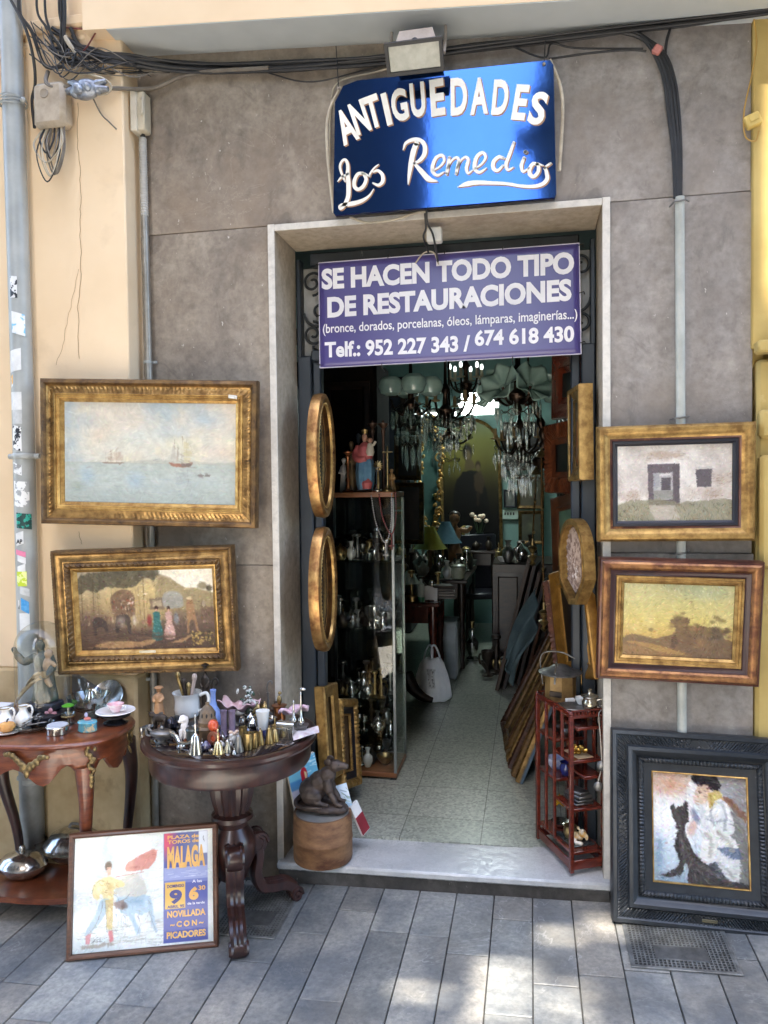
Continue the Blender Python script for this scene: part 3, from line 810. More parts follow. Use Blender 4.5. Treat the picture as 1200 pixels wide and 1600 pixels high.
# cables
CGL = 'black cable in the sagging bundle that runs under the soffit'
def cable(pts, r, m, label, group=None, name='cable'):
    P = smooth_path([atY(a, b, Y) for a, b, Y in pts], 8)
    return MB().tube(P, r, 7).solo(name, m, label, 'cable', group=group)
for i in range(13):
    j = lambda s=4: rnd.uniform(-s, s)
    o = i * 1.15 - 6
    yy = -.015 - .02 * rnd.random() - (.02 if i % 3 == 0 else 0)
    cable([(95 + j(20), 60 + j(22), -.15), (130, 85 + j(14), -.15), (190, 92 + o + j(), -.14), (300, 103 + o + j(), yy), (450, 104 + o + j(), yy), (600, 90 + o * .8 + j(), yy), (740, 73 + o * .7 + j(3), yy), (900, 55 + o * .7 + j(3), yy), (1050, 37 + o * .7 + j(3), yy), (1180, 20 + o * .5, yy - .02), (1290, 2 + o * .5, yy - .04)],
          rnd.choice((.0045, .006, .0075)), M_BLACKCABLE, CGL, 'bundle under the soffit')
cable([(175, 138, -.15), (240, 137, -.05), (300, 115, -.04), (420, 106, -.05)], .008, M_GREYCABLE, 'thick grey cable leaving the taped splice for the bundle')
cable([(110, 128, -.17), (128, 115, -.18), (160, 122, -.18), (174, 135, -.17), (165, 147, -.17), (140, 148, -.17)], .004, M_PALECABLE, 'cream cable curling round the taped splice')
cable([(75, 112, -.17), (72, 128, -.2), (85, 137, -.2), (110, 135, -.18)], .008, M_GREYCABLE, 'thick grey cable looping above the junction box')
for i, (a, b, c) in enumerate([(58, 0, 100), (70, 0, 88), (95, 0, 96), (100, 0, 100), (92, 0, 108), (30, 0, 70)]):
    cable([(a, -30, -.2), (a + 1, 20, -.19), ((a + c) / 2, 50, -.18), (c, 82 + i * 4, -.16), (c + 30, 94 + i * 2, -.15)], rnd.choice((.005, .0075)), M_BLACKCABLE, 'black cable dropping from above beside the drainpipe', 'drop cables by the pipe')
cable([(17, 0, -.25), (40, 45, -.24), (52, 90, -.2), (55, 130, -.16), (50, 158, -.15), (54, 200, -.15)], .006, M_BLACKCABLE, 'black cable running down between drainpipe and junction box')
cable([(102, 43, -.15), (130, 45, -.14), (153, 41, -.16), (138, 70, -.17), (128, 82, -.16)], .003, mat('red_brown_wire', L(120, 50, 44)), 'thin reddish wire bent above the splice')
cable([(98, 52, -.17), (108, 68, -.18), (118, 84, -.17)], .009, M_PALECABLE, 'white taped cable end hanging below the corner')
cable([(146, 155, -.15), (158, 178, -.14), (170, 190, -.15), (182, 202, -.14)], .003, M_GREYCABLE, 'frayed stub of wire sticking out below the splice')
cable([(515, 255, -.02), (517, 165, -.02), (530, 128, -.02), (590, 112, -.05), (650, 95, -.05)], .0035, M_PALECABLE, 'thin pale cable behind the left edge of the blue sign')
cable([(400, 108, -.02), (480, 128, -.02), (560, 112, -.02), (620, 95, -.02)], .0028, M_BLACKCABLE, 'thin black wire sagging below the bundle towards the floodlight')
cable([(858, 92, -.06), (930, 82, -.04), (985, 78, -.03), (1010, 80, -.03)], .004, M_BLACKCABLE, 'black cable from the sign corner to the right-hand drop')
cable([(800, 72, -.04), (850, 90, -.06), (862, 68, -.04), (900, 75, -.03), (1005, 76, -.03)], .0035, M_BLACKCABLE, 'crossing black cable above the right sign corner')
for i, (dx, r) in enumerate(((0, .0085), (6, .0075), (-5, .0075), (11, .006))):
    cable([(980 - i * 9, 44 + i, -.03), (1005 + dx * .4, 58 + i, -.03), (1028 + dx, 85, -.04), (1043 + dx, 125, -.035), (1050 + dx, 180, -.03), (1056 + dx * .7, 240, -.03), (1058 + dx * .5, 310, -.03)], r, M_BLACKCABLE, 'black cable curving down into the right-hand conduit', 'cables entering the right conduit')
cable([(1100, 12, -.05), (1060, 25, -.03), (1044, 55, -.03), (1040, 90, -.03), (1046, 130, -.035)], .005, M_BLACKCABLE, 'black cable arching from the bundle into the right-hand drop')
p = atY(1027, 78, -.05)
mb = MB(); mb.box((0, 0, 0), (.03, .022, .032), bev=.005, rot=(0, R(35), 0)); mb.solo('cable_tag', mat('faded_pink_tape', L(206, 130, 118)), 'faded pink tape wrapped on the black cables at the right', 'tape', p)
cable([(1178, 30, -.06), (1182, 70, -.04), (1174, 120, -.03), (1164, 165, -.03), (1162, 195, -.03), (1166, 215, -.03), (1180, 220, -.03), (1186, 205, -.03)], .0028, mat('yellowed_wire', L(190, 150, 70)), 'thin yellowed wire hanging on the yellow wall')
p = atY(1176, 189, -.035)
mb = MB(); mb.box((0, 0, 0), (.052, .03, .045), bev=.005, rot=(0, R(-22), 0)); mb.box((0, -.016, .004), (.03, .004, .02), bev=.001, rot=(0, R(-22), 0))
mb.solo('wall_socket', mat('painted_yellow_plastic', L(224, 194, 110), rough=.5), 'small yellowed junction box askew on the yellow wall', 'junction box', p)

for i in range(12):
    q = lambda s=26: rnd.uniform(-s, s)
    cable([(60 + q(14), 55 + q(30), -.16), (85 + q(20), 85 + q(), -.19), (105 + q(24), 110 + q(30), -.2), (135 + q(), 92 + q(20), -.18), (180 + q(), 105 + q(16), -.15), (250 + q(40), 110 + q(10), -.05)], rnd.choice((.0018, .0024, .003)), (M_BLACKCABLE, M_GREYCABLE, M_BLACKCABLE)[i % 3], 'thin tangled wire among the cables at the upper left corner', 'tangled wires at the upper left')
# taped splice
p = atY(134, 140, -.18)
mb = MB(); M_TAPE = mat('silver_tape', L(160, 166, 174), L(110, 114, 122), scale=40, rough=.3, metal=.6, bump=.6)
mb.ball((0, 0, 0), (.06, .03, .04), 14, 10)
for i in range(7): mb.ball((rnd.uniform(-.05, .05), rnd.uniform(-.025, 0), rnd.uniform(-.03, .03)), (.022, .02, .018), 8, 6, rot=(rnd.random(), rnd.random(), rnd.random()))
for dx, dz, a in ((-.06, .0, -.6), (-.045, .025, -.9), (.055, .015, .5), (.06, -.005, .1)):
    mb.tube([(0, 0, 0), (dx, 0, dz), (dx * 1.6, 0, dz * 1.5)], [.02, .017, .009], 8)
mb.solo('cable_splice', M_TAPE, 'lumpy cable splice wrapped in silver tape above the junction box', 'cable splice', p)

# left conduit with its cover box
p = atY(222, 178, -.045)
cb = thing('conduit_box', 'narrow beige cable box at the head of the left conduit', 'junction box', p)
MB().box((0, 0, 0), (.05, .06, .155), bev=.006).build('box_body', mat('beige_pvc', L(200, 190, 168), L(176, 166, 144), rough=.5), cb)
MB().box((-.018, -.008, 0), (.03, .062, .165), bev=.004).build('cover', mat('pale_pvc', L(212, 204, 186), rough=.5), cb)
MB().tube(smooth_path([(.012, -.031, .04), (.026, -.045, .035), (.026, -.045, -.01), (.012, -.031, -.02)], 4), .0035, 6).build('handle', mat('pale_pvc', W_), cb)
cd = thing('conduit', 'grey conduit pipe in the corner left of the doorway, corrugated at the top', 'conduit', (0, 0, 0))
a, b, c, e = atY(223, 216, -.035), atY(226, 338, -.035), atY(233, 600, -.035), atY(243, 1300, -.03)
prof = []
mb = MB(); n = 60
mb.tube([a.lerp(b, i / n) for i in range(n + 1)], [.0165 if i % 2 else .0145 for i in range(n + 1)], 12); mb.build('corrugated_sleeve', mat('grey_corrugated', L(172, 170, 164), rough=.5), cd)
MB().tube([b, c, e], .0145, 12).build('pipe', mat('grey_steel_conduit', L(160, 156, 148), L(130, 126, 118), scale=10, rough=.4, metal=.5), cd)
MB().tube([a + Vector((0, 0, .05)), a], .01, 8).build('cable_entry', M_BLACKCABLE, cd)
for py in (566, 1060):
    q = atY(231, py, -.035); mb = MB(); mb.lathe([(.0165, -.006), (.018, 0), (.0165, .006)], 16, q); mb.box(q + Vector((.024, .012, 0)), (.02, .01, .012), bev=.002); mb.build('pipe_clip', M_PVC, cd)
# right conduit
cd = thing('conduit', 'pale grey conduit pipe right of the doorway, passing behind the pictures', 'conduit')
a, b = atY(1062, 308, -.03), atY(1066, 1240, -.03)
MB().tube([a, b], .0165, 14).build('pipe', mat('pale_grey_conduit', L(186, 188, 180), L(160, 162, 154), scale=8, rough=.4), cd)
for py in (318, 655, 866):
    q = atY(1062, py, -.03); mb = MB(); mb.tube([(q.x - .03, q.y + .025, q.z), (q.x - .02, q.y - .018, q.z + .002), (q.x + .016, q.y - .018, q.z + .006), (q.x + .035, q.y + .02, q.z + .012)], .003, 6); mb.build('pipe_clip', mat('wire_metal', L(150, 150, 148), rough=.35, metal=.8), cd)

# floodlight
p = atY(650, 72, -.17)
fl = thing('floodlight', 'grey floodlight on the soffit above the blue sign', 'floodlight', p)
T = Matrix.Rotation(R(28), 4, 'X')
M_ALU = mat('weathered_aluminium', L(168, 156, 144), L(140, 130, 118), scale=12, rough=.5, metal=.3)
mb = MB(); vs = [(-.085, -.02, -.03), (.085, -.02, -.03), (.085, .06, -.03), (-.085, .06, -.03), (-.06, .0, .06), (.06, .0, .06), (.06, .05, .06), (-.06, .05, .06)]
mb.add(vs, [(0, 1, 2, 3), (4, 5, 6, 7), (0, 1, 5, 4), (1, 2, 6, 5), (2, 3, 7, 6), (3, 0, 4, 7)]); mb.build('housing', M_ALU, fl, smooth=0)
M2 = Matrix.Translation((0, -.035, -.055)) @ Matrix.Rotation(R(40), 4, 'X')
mb = MB(); mb.frame(.205, .105, [(0, 0), (0, .02), (.012, .02), (.012, .008)], M=M2); mb.box((0, .004, 0), (.2, .01, .1), M=M2); mb.build('bezel', M_BLACKCABLE, fl)
mb = MB(); mb.box((0, -.008, 0), (.18, .004, .08), M=M2); mb.build('lens', mat('floodlight_glass', L(150, 152, 140), L(118, 120, 108), scale=14, rough=.12), fl)
mb = MB(); mb.tube([(-.10, .01, -.03), (-.1, .05, .03), (-.1, .07, .10)], .006, 6); mb.build('bracket', M_ALU, fl)
mb = MB(); mb.tube([(.10, .01, -.03), (.1, .05, .03), (.1, .07, .10)], .006, 6); mb.build('bracket', M_ALU, fl)
MB().ball((0, -.03, .0), (.014, .014, .012)).build('latch_knob', M_BLACKCABLE, fl)

# white box on the lintel
p = atY(679, 368, .02)
lb = thing('lintel_box', 'small white junction box with dangling black wires under the door lintel', 'junction box', p)
MB().box((0, 0, 0), (.058, .04, .056), bev=.005).build('box_body', mat('white_plastic', L(222, 218, 208), L(200, 196, 186), rough=.5), lb)
for k, pts in enumerate([[(-.02, -.08, .075), (-.02, -.06, .03), (-.005, -.028, .0), (.004, -.026, -.04), (.0, .1, -.07)], [(-.03, -.05, .07), (-.03, -.03, .02), (-.04, -.02, -.01), (-.03, .04, -.05)]]):
    MB().tube(smooth_path(pts, 6), .004, 6).build('wire', M_BLACKCABLE, lb)
MB().tube(smooth_path([(-.32, -.06, .075), (-.25, -.07, .045), (-.15, -.075, .045), (-.07, -.07, .065), (-.02, -.07, .07)], 6), .005, 7).build('sleeved_wire', M_PALECABLE, lb)
MB().tube(smooth_path([(-.09, .1, -.07), (-.05, .06, -.045), (-.01, .05, -.05), (.0, .12, -.075)], 6), .003, 6).build('wire', M_PALECABLE, lb)

# ================================================================ blue glass sign, hand lettered
SY = -.10
def sp(x3, y3, ox=400): q = atY(ox + x3 / 3.0, y3 / 3.0, SY); return (q.x, q.z)
bs = thing('shop_sign', 'glossy blue hand-lettered sign reading Antiguedades Los Remedios', 'sign', (0, 0, 0))
def signmat():
    m = mat('blue_glass_paint', L(44, 76, 132), L(40, 71, 125), scale=2, rough=.07, spec=.4, metal=.93, coat=0, bump=.10, bscale=3.5)
    m.node_tree.nodes['Principled BSDF'].inputs['Coat Roughness'].default_value = .02
    m.node_tree.nodes['Principled BSDF'].inputs['Coat IOR'].default_value = 1.6
    return m
x0, x1, z0, z1 = -.727, .098, 2.585, 3.082
poly = [(x0 + .012, z1 - .075), (x0 + .045, z1 - .018), (x0 + .1, z1 - .004), (x1 - .02, z1 - .012), (x1 - .008, z1 - .03), (x1, z0 + .01), (x1 - .006, z0), (x0 + .006, z0 + .002), (x0, z0 + .012)]
MX = Matrix.Translation((0, SY + .014, 0)) @ Matrix.Rotation(R(90), 4, 'X')
MB().prism(poly, 0, .014, MX).build('sign_board', signmat(), bs, smooth=0)
MB().prism([(p[0] * 1.0, p[1]) for p in poly], -.016, 0, MX).build('sign_backing', M_BLACKCABLE, bs, smooth=0)
MB().tube(smooth_path([(x0 + .03, SY + .02, z1 - .01), (x0 - .018, SY + .015, z1 - .11), (x0 - .024, SY + .015, (z0 + z1) / 2), (x0 - .004, SY + .02, z0 + .02)], 8), .006, 8).build('edge_tube', M_PALECABLE, bs)
MB().tube(smooth_path([(x1 - .02, SY + .02, z1 + .0), (x1 + .016, SY + .015, z1 - .1), (x1 + .024, SY + .015, (z0 + z1) / 2 + .05), (x1 + .012, SY + .02, z0 + .1)], 8), .006, 8).build('edge_tube', M_PALECABLE, bs)
M_CREAM = mat('cream_sign_paint', L(240, 236, 224), L(228, 222, 208), rough=.35)
M_TAN = mat('tan_sign_paint', L(164, 120, 80), rough=.4)
mb = MB(); sh = MB()
LET = [('A', 422, 592, 160, 82, 20), ('N', 486, 550, 152, 72, 18), ('T', 548, 523, 150, 72, 14), ('I', 612, 512, 150, 26, 12), ('G', 672, 492, 150, 74, 8), ('U', 758, 468, 158, 68, 4), ('E', 850, 457, 168, 66, 3), ('D', 951, 452, 170, 76, 0), ('A', 1046, 450, 166, 82, -1), ('D', 1146, 456, 160, 72, -6), ('E', 1240, 480, 160, 62, -10), ('S', 1322, 508, 150, 74, -14)]
for ch, cx, cy, h, w, rot in LET:
    bold = .035
    vs, fs = text_mesh(ch, bold)
    a0, a1 = min(p[0] for p in vs), max(p[0] for p in vs); b0, b1 = min(p[1] for p in vs), max(p[1] for p in vs)
    cxx, czz = sp(cx, cy); s = mpp((cxx, SY, czz)) / 3.0 * 1.02
    cr, sr = math.cos(R(rot)), math.sin(R(rot))
    for tgt, dx, dz, yy in ((mb, 0, 0, SY - .0010), (sh, .0045, -.0045, SY - .0004)):
        out = []
        for p in vs:
            u = ((p[0] - a0) / (a1 - a0) - .5) * w * s; v = ((p[1] - b0) / (b1 - b0) - .5) * h * s
            out.append((cxx + u * cr - v * sr + dx, yy, czz + u * sr + v * cr + dz))
        tgt.add(out, fs)
mb.build('lettering', M_CREAM, bs, smooth=0)['label'] = 'cream arched word ANTIGUEDADES'
sh.build('letter_outline', M_TAN, bs, smooth=0)
mb = MB(); sh = MB()
STROKES = [
    ([(384, 850), (400, 832), (432, 815)], [6, 12, 10]),
    ([(418, 850), (402, 815), (394, 780), (404, 755), (420, 750), (430, 775), (430, 820), (434, 870), (432, 920), (418, 955), (398, 978), (392, 968), (408, 960), (450, 955), (495, 942), (530, 918), (552, 886)], [9, 11, 12, 12, 13, 16, 20, 22, 22, 20, 15, 12, 16, 22, 18, 10, 4]),
    ([(500, 812), (478, 816), (462, 845), (462, 875), (480, 888), (504, 872), (516, 840), (506, 815), (530, 826)], [14, 16, 18, 18, 16, 18, 17, 14, 7]),
    ([(574, 772), (556, 786), (536, 812), (532, 828)], [6, 8, 9, 7]), ([(550, 806), (572, 800), (592, 820), (594, 850), (574, 868), (548, 858)], [9, 13, 17, 18, 14, 8]),
    ([(690, 702), (702, 672), (735, 655), (770, 658), (790, 682), (790, 720), (770, 750), (742, 766)], [5, 14, 18, 18, 20, 22, 18, 10]),
    ([(752, 672), (738, 710), (726, 770), (718, 820), (713, 864)], [24, 26, 24, 16, 5]),
    ([(742, 766), (772, 800), (808, 838), (850, 851)], [12, 22, 26, 6]),
    ([(830, 800), (862, 780), (882, 752), (872, 728), (846, 738), (830, 770), (828, 804), (850, 822), (882, 806)], [8, 9, 12, 14, 16, 18, 17, 13, 6]),
    ([(906, 738), (900, 775), (894, 816)], [14, 15, 14]), ([(897, 790), (918, 752), (940, 738), (950, 752), (944, 784), (938, 814)], [7, 9, 11, 14, 15, 14]),
    ([(941, 790), (962, 750), (984, 736), (994, 752), (986, 790), (994, 812), (1018, 796)], [7, 9, 11, 15, 15, 12, 5]),
    ([(1028, 790), (1058, 768), (1076, 738), (1064, 716), (1040, 728), (1026, 760), (1026, 794), (1048, 808), (1080, 788)], [8, 9, 12, 14, 16, 18, 17, 13, 6]),
    ([(1162, 742), (1138, 736), (1114, 758), (1112, 788), (1132, 800), (1158, 776)], [12, 16, 18, 18, 14, 10]), ([(1208, 668), (1190, 720), (1172, 770), (1180, 796), (1208, 784)], [12, 16, 16, 13, 5]),
    ([(1256, 740), (1244, 776), (1252, 804), (1282, 786)], [14, 16, 13, 5]), ([(1262, 712), (1264, 713)], [17, 17]),
    ([(1318, 770), (1298, 768), (1282, 794), (1284, 818), (1302, 828), (1322, 806), (1324, 780), (1316, 768), (1346, 776)], [13, 16, 18, 18, 16, 17, 15, 13, 6]),
    ([(1380, 766), (1360, 780), (1350, 792)], [10, 10, 7]), ([(1356, 786), (1362, 812), (1364, 838), (1344, 862), (1300, 874), (1240, 872), (1180, 862), (1110, 858), (1040, 856), (990, 862), (948, 876)], [12, 16, 18, 18, 16, 14, 14, 16, 20, 24, 6])]
for si, (pts, w) in enumerate(STROKES):
    if si == 5:
        mb.build('lettering', M_CREAM, bs, smooth=0)['label'] = 'cream script word Los'; sh.build('letter_outline', M_TAN, bs, smooth=0); mb = MB(); sh = MB()
    P = [sp(a, b) for a, b in pts]; s = mpp((0, SY, 2.8)) / 3.0
    ribbon(mb, P, [q * s for q in w], Matrix.Translation((0, SY - .0010, 0)))
    ribbon(sh, [(p[0] + .0035, p[1] - .0035) for p in P], [q * s * 1.12 for q in w], Matrix.Translation((0, SY - .0004, 0)))
mb.build('lettering', M_CREAM, bs, smooth=0)['label'] = 'cream script word Remedios'
sh.build('letter_outline', M_TAN, bs, smooth=0)
for a in ((525, 72, 529, 138), (852, 62, 850, 100)):
    P, Q = atY(a[0], a[1], -.06), atY(a[2], a[3], SY - .002)
    MB().tube([P, Q], .002, 5).build('hanging_wire', M_BLACKCABLE, bs)
    MB().ball(Q, .006).build('screw', M_ALU, bs)

# ================================================================ purple banner
BY = .17
C4 = [atY(498, 411, BY), atY(905, 380, BY), atY(908, 553, BY), atY(500, 575, BY)]
bn = thing('banner_sign', 'purple printed banner offering restorations with two phone numbers, tied over the door', 'sign')
M_PURPLE = mat('purple_print', L(78, 70, 132), L(70, 62, 124), scale=1.5, rough=.28, spec=.6)
def bil(u, v): return (C4[0] * (1 - u) + C4[1] * u) * (1 - v) + (C4[3] * (1 - u) + C4[2] * u) * v
mb = MB()
mb.grid(lambda u, v: bil(u, v) + Vector((0, .0015 * math.sin(u * 9) * math.sin(v * 5 + 1), 0)), 40, 16)
o = mb.build('banner_sheet', M_PURPLE, bn); sd = o.modifiers.new('thick', 'SOLIDIFY'); sd.thickness = .003; sd.offset = 0
mb = MB()
for a, b in (((0, 0), (1, 0)), ((1, 0), (1, 1)), ((1, 1), (0, 1)), ((0, 1), (0, 0))):
    mb.tube([bil(a[0] + (b[0] - a[0]) * t, a[1] + (b[1] - a[1]) * t) + Vector((0, .0015 * math.sin((a[0] + (b[0] - a[0]) * t) * 9) * math.sin((a[1] + (b[1] - a[1]) * t) * 5 + 1) - .001, 0)) for t in np.linspace(0, 1, 24)], .0022, 6)
mb.build('hem', mat('pale_banner_hem', L(205, 200, 215)), bn)
M_WHITE = mat('white_print', L(238, 236, 240), L(228, 226, 232), rough=.4)
for body, pl, plb, pr, cap, bold in (('SE HACEN TODO TIPO', (503, 453), (503, 421), (897, 428), 0, .045), ('DE RESTAURACIONES', (512, 497), (512, 465), (893, 470), 0, .045),
                                 ('(bronce, dorados, porcelanas, óleos, lámparas, imaginerías...)', (505, 521), (505, 507), (902, 498), 0, .012), ('Telf.: 952 227 343 /', (508, 559), (508, 535), (735, 549), 0, .035), ('674 618 430', (742, 541), (742, 517), (897, 534), 0, .035)):
    A, B, T_ = atY(pl[0], pl[1], BY), atY(pr[0], pr[1], BY), atY(plb[0], plb[1], BY)
    mb = MB(); put_text(mb, body, A.x, B.x, A.z, T_.z - A.z, BY - .0042, bold=bold, slope=(B.z - A.z) / (B.x - A.x))
    mb.build('lettering', M_WHITE, bn, smooth=0)['label'] = 'white line of print on the banner'
for u, v in ((0, .02), (.28, 0), (.5, 0), (.72, 0), (1, .02), (0, .5), (1, .45), (0, .97), (1, .9), (.25, 1), (.5, 1), (.75, 1)):
    q = bil(u, v); du = -1 if u == 0 else 1 if u == 1 else 0; dv = 1 if v < .1 and du == 0 else -1 if v == 1 else .4
    MB().tube([q + Vector((-.004 * du, -.008, -.004 * dv)), q + Vector((.014 * du, .0, .012 * dv)), q + Vector((.02 * du, .05, .02 * dv))], .002, 5).build('cable_tie', M_BLACKCABLE, bn)

# ================================================================ framed pictures outside
def gold(name, c1=L(178, 142, 88), c2=L(112, 84, 50), c3=L(62, 48, 36), rough=.36, metal=.75, scale=26, **k):
    return mat(name, c1, c2, scale=scale, rough=rough, metal=metal, bump=.25, bscale=90, c3=c3, s3=14, l3=.62, h3=.74, rvar=.12, **k)
M_GOLD = gold('old_gilding')
M_GOLDB = gold('bright_gilding', L(206, 168, 102), L(150, 112, 62), L(92, 64, 40))
M_GOLDD = gold('dull_brown_gilding', L(128, 98, 58), L(84, 62, 40), L(54, 42, 32), rough=.5, metal=.5)
M_GOLDP = gold('pale_rubbed_gilding', L(186, 150, 88), L(128, 96, 52), L(90, 64, 38), rough=.42, metal=.6)
M_WALNUT = mat('dark_walnut', L(84, 52, 36), L(50, 30, 22), scale=10, rough=.32, stretch=(1, 1, 8), bump=.08)
M_BROWNF = mat('brown_poster_frame', L(104, 68, 48), L(78, 50, 36), scale=14, rough=.35, stretch=(1, 8, 8), coat=.2)
M_EBONY = mat('ebonised_wood', L(44, 48, 52), L(34, 37, 41), scale=30, rough=.36, bump=.12, c3=L(90, 92, 92), s3=30, l3=.72, h3=.76)
M_BLACKSLIP = mat('black_slip', L(36, 36, 46), L(28, 28, 36), rough=.4)
M_MAROON = mat('maroon_gilt_wood', L(104, 62, 46), L(62, 34, 30), scale=12, rough=.3, metal=.15, c3=L(170, 120, 66), s3=9, l3=.6, h3=.72)
M_RAW = mat('raw_back_board', L(120, 92, 62), rough=.9)

def pose(px, Ys):
    """matrix, width and height of a flat rectangle from its photo corners TL TR BR BL and the depth of each"""
    P = [atY(p[0], p[1], y) for p, y in zip(px, Ys)]
    c = (P[0] + P[1] + P[2] + P[3]) / 4
    ux = ((P[1] - P[0]) + (P[2] - P[3])) / 2; uz = ((P[0] - P[3]) + (P[1] - P[2])) / 2
    w, h = ux.length, uz.length
    ux.normalize(); uz = (uz - ux * uz.dot(ux)).normalized(); uy = uz.cross(ux)
    M = Matrix(((ux.x, uy.x, uz.x, c.x), (ux.y, uy.y, uz.y, c.y), (ux.z, uy.z, uz.z, c.z), (0, 0, 0, 1)))
    return M, w, h
def framed(name, label, px, Ys, cat='painting'):
    M, w, h = pose(px, Ys)
    t = thing(name, label, cat); t.matrix_world = M
    return t, w, h
def eggs(period, amp, rows):
    def f(k, t, side): return amp * abs(math.sin(math.pi * t / period)) if k in rows else 0
    return f
def leaves(period, amp, rows):
    def f(k, t, side):
        if k not in rows: return 0
        u = (t / period + rows.index(k) * .22) % 1
        return amp * (1 - abs(2 * u - 1)) ** .7 - amp * .3 * (math.sin(9 * t / period) > .6)
    return f
def wear(amp, rows, seed=1):
    g_ = random.Random(seed)
    return lambda k, t, side: (g_.uniform(-amp, amp) if k in rows else 0)
def backing(t, w, h, y=.02): MB().box((0, y, 0), (w - .03, .012, h - .03)).build('back_board', M_RAW, t)

# --- seascape ---------------------------------------------------
t, w, h = framed('framed_painting', 'seascape with a sailing ship in a worn wide gilt frame left of the door', [(67, 589), (403, 598), (402, 823), (65, 820)], [-.225, -.115, -.105, -.215])
MB().frame(w, h, [(0, -.03), (0, .012), (.004, .02), (.016, .024), (.022, .018), (.024, .012)], 30, wear(.0012, (2, 3), 4)).build('outer_moulding', M_GOLDD, t)
MB().frame(w, h, [(.024, .012), (.028, .006), (.034, .003), (.040, .004), (.046, .007), (.052, .011), (.056, .012)], 170, leaves(.017, .0035, (2, 3, 4))).build('ornament_band', M_GOLD, t)
MB().frame(w, h, [(.056, .012), (.058, .016), (.062, .016), (.064, .010), (.070, .009), (.072, .012), (.076, .011), (.078, .004), (.088, -.002), (.090, -.008)], 1).build('inner_moulding', M_GOLDB, t)
P = Paint(260, 160, (190, 190, 178), 11)
P.vgrad([(0, (196, 190, 178)), (.2, (204, 196, 182)), (.42, (206, 204, 190)), (.60, (198, 198, 186)), (.605, (168, 176, 168)), (.8, (170, 180, 176)), (1, (150, 160, 156))])
n1 = P.noise(5); n2 = P.noise(9)
up = (P.Y < .6)
P.mix((n1 > .5) * (n1 - .5) * 3.2 * up, (216, 200, 178)); P.mix(np.clip((.46 - n1) * 3.4, 0, .8) * up, (160, 176, 184))
P.mix(np.clip((n2 - .56) * 3, 0, .6) * up, (214, 206, 176))
for a in [(.82, .17, .13, .12, (150, 172, 186), .6), (.12, .2, .16, .1, (158, 172, 178), .5), (.9, .48, .16, .1, (214, 192, 176), .6), (.4, .38, .2, .12, (198, 206, 194), .5), (.55, .3, .18, .12, (186, 196, 196), .5)]:
    P.blob(a[0], a[1], a[2], a[3], a[4], a[5], .9, 0, .25)
sea = P.Y > .605
for i in range(150):
    y = .61 + .38 * P.g.random(); x = P.g.random()
    c = [(150, 172, 186), (182, 192, 186), (142, 156, 150), (196, 198, 184)][i % 4]
    P.line([(x, y), (x + .05 + .07 * P.g.random(), y)], .004, c, .35)
P.blob(.13, .74, .07, .14, (148, 176, 200), .55, .9, 0, .3); P.blob(.42, .78, .07, .13, (150, 180, 206), .55, .9, 0, .3); P.blob(.08, .84, .06, .07, (120, 136, 120), .5, .9, 0, .3)
P.line([(0, .605), (1, .605)], .003, (128, 134, 124), .5)
P.poly([(.33, .605), (.45, .575), (.55, .56), (.62, .57), (.75, .575), (.9, .59), (1, .58), (1, .605)], (168, 168, 156), .7, .01)
# far ship
P.poly([(.22, .60), (.36, .60), (.34, .61), (.24, .613)], (122, 100, 84), .9)
for x, tp in ((.245, .5), (.275, .47), (.31, .46), (.335, .5)): P.line([(x, .6), (x, tp)], .0016, (120, 102, 86), .8)
for q in [[(.29, .50), (.33, .49), (.345, .58), (.30, .585)], [(.26, .52), (.285, .51), (.29, .585), (.262, .585)]]: P.poly(q, (178, 158, 138), .7, .015)
P.strokes(14, [(128, 106, 90), (200, 186, 166)], (.25, .48, .34, .58), .02, .002, 80, .6)
# near ship
P.poly([(.615, .585), (.65, .60), (.72, .60), (.75, .585), (.735, .63), (.64, .632)], (146, 96, 78), .95, .006); P.poly([(.69, .60), (.755, .59), (.74, .63), (.69, .632)], (96, 88, 84), .8)
for x, b_, tp in ((.645, .59, .36), (.665, .6, .40), (.69, .6, .33), (.715, .59, .36)): P.line([(x, b_), (x + .004, tp)], .002, (112, 90, 74), .9)
P.poly([(.642, .39), (.66, .56), (.622, .57)], (178, 172, 160), .8); P.poly([(.668, .42), (.676, .58), (.655, .58)], (160, 146, 132), .7)
for q in [[(.70, .38), (.735, .40), (.735, .46), (.70, .455)], [(.698, .46), (.745, .47), (.75, .53), (.70, .53)], [(.70, .535), (.74, .54), (.735, .59), (.70, .59)]]: P.poly(q, (198, 186, 148), .8, .012)
P.line([(.735, .40), (.76, .52)], .0015, (110, 90, 70), .7); P.line([(.73, .63), (.775, .64)], .003, (96, 84, 78), .8)
for i in range(30): P.line([(.63 + .11 * P.g.random(), .65 + .2 * P.g.random())] * 1 + [(.63 + .12 * P.g.random(), .65 + .2 * P.g.random())], .003, (132, 128, 132), .25)
P.poly([(.775, .71), (.86, .705), (.85, .725), (.79, .73)], (102, 92, 88), .9); P.line([(.835, .69), (.84, .71)], .004, (96, 84, 80), .9)
P.tone(.07, 30); P.tone(.05, 80, 2)
P.a = P.a * .82 + .18 * np.array((188, 180, 160)) / 255
P.brush(1900, .02, .0045, 6, .6)
P.brush(500, .03, .003, 10, .4, 0)
P.build('canvas', w - .176, h - .176, t, .006, rough=.5, bump=.1, spec=.3)
mb = MB(); mb.box((w * .39, -.018, h / 2 - .064), (.034, .006, .014), bev=.002, rot=(0, .1, 0)); mb.build('chipped_gesso', mat('white_gesso', L(232, 226, 214)), t)
backing(t, w, h)

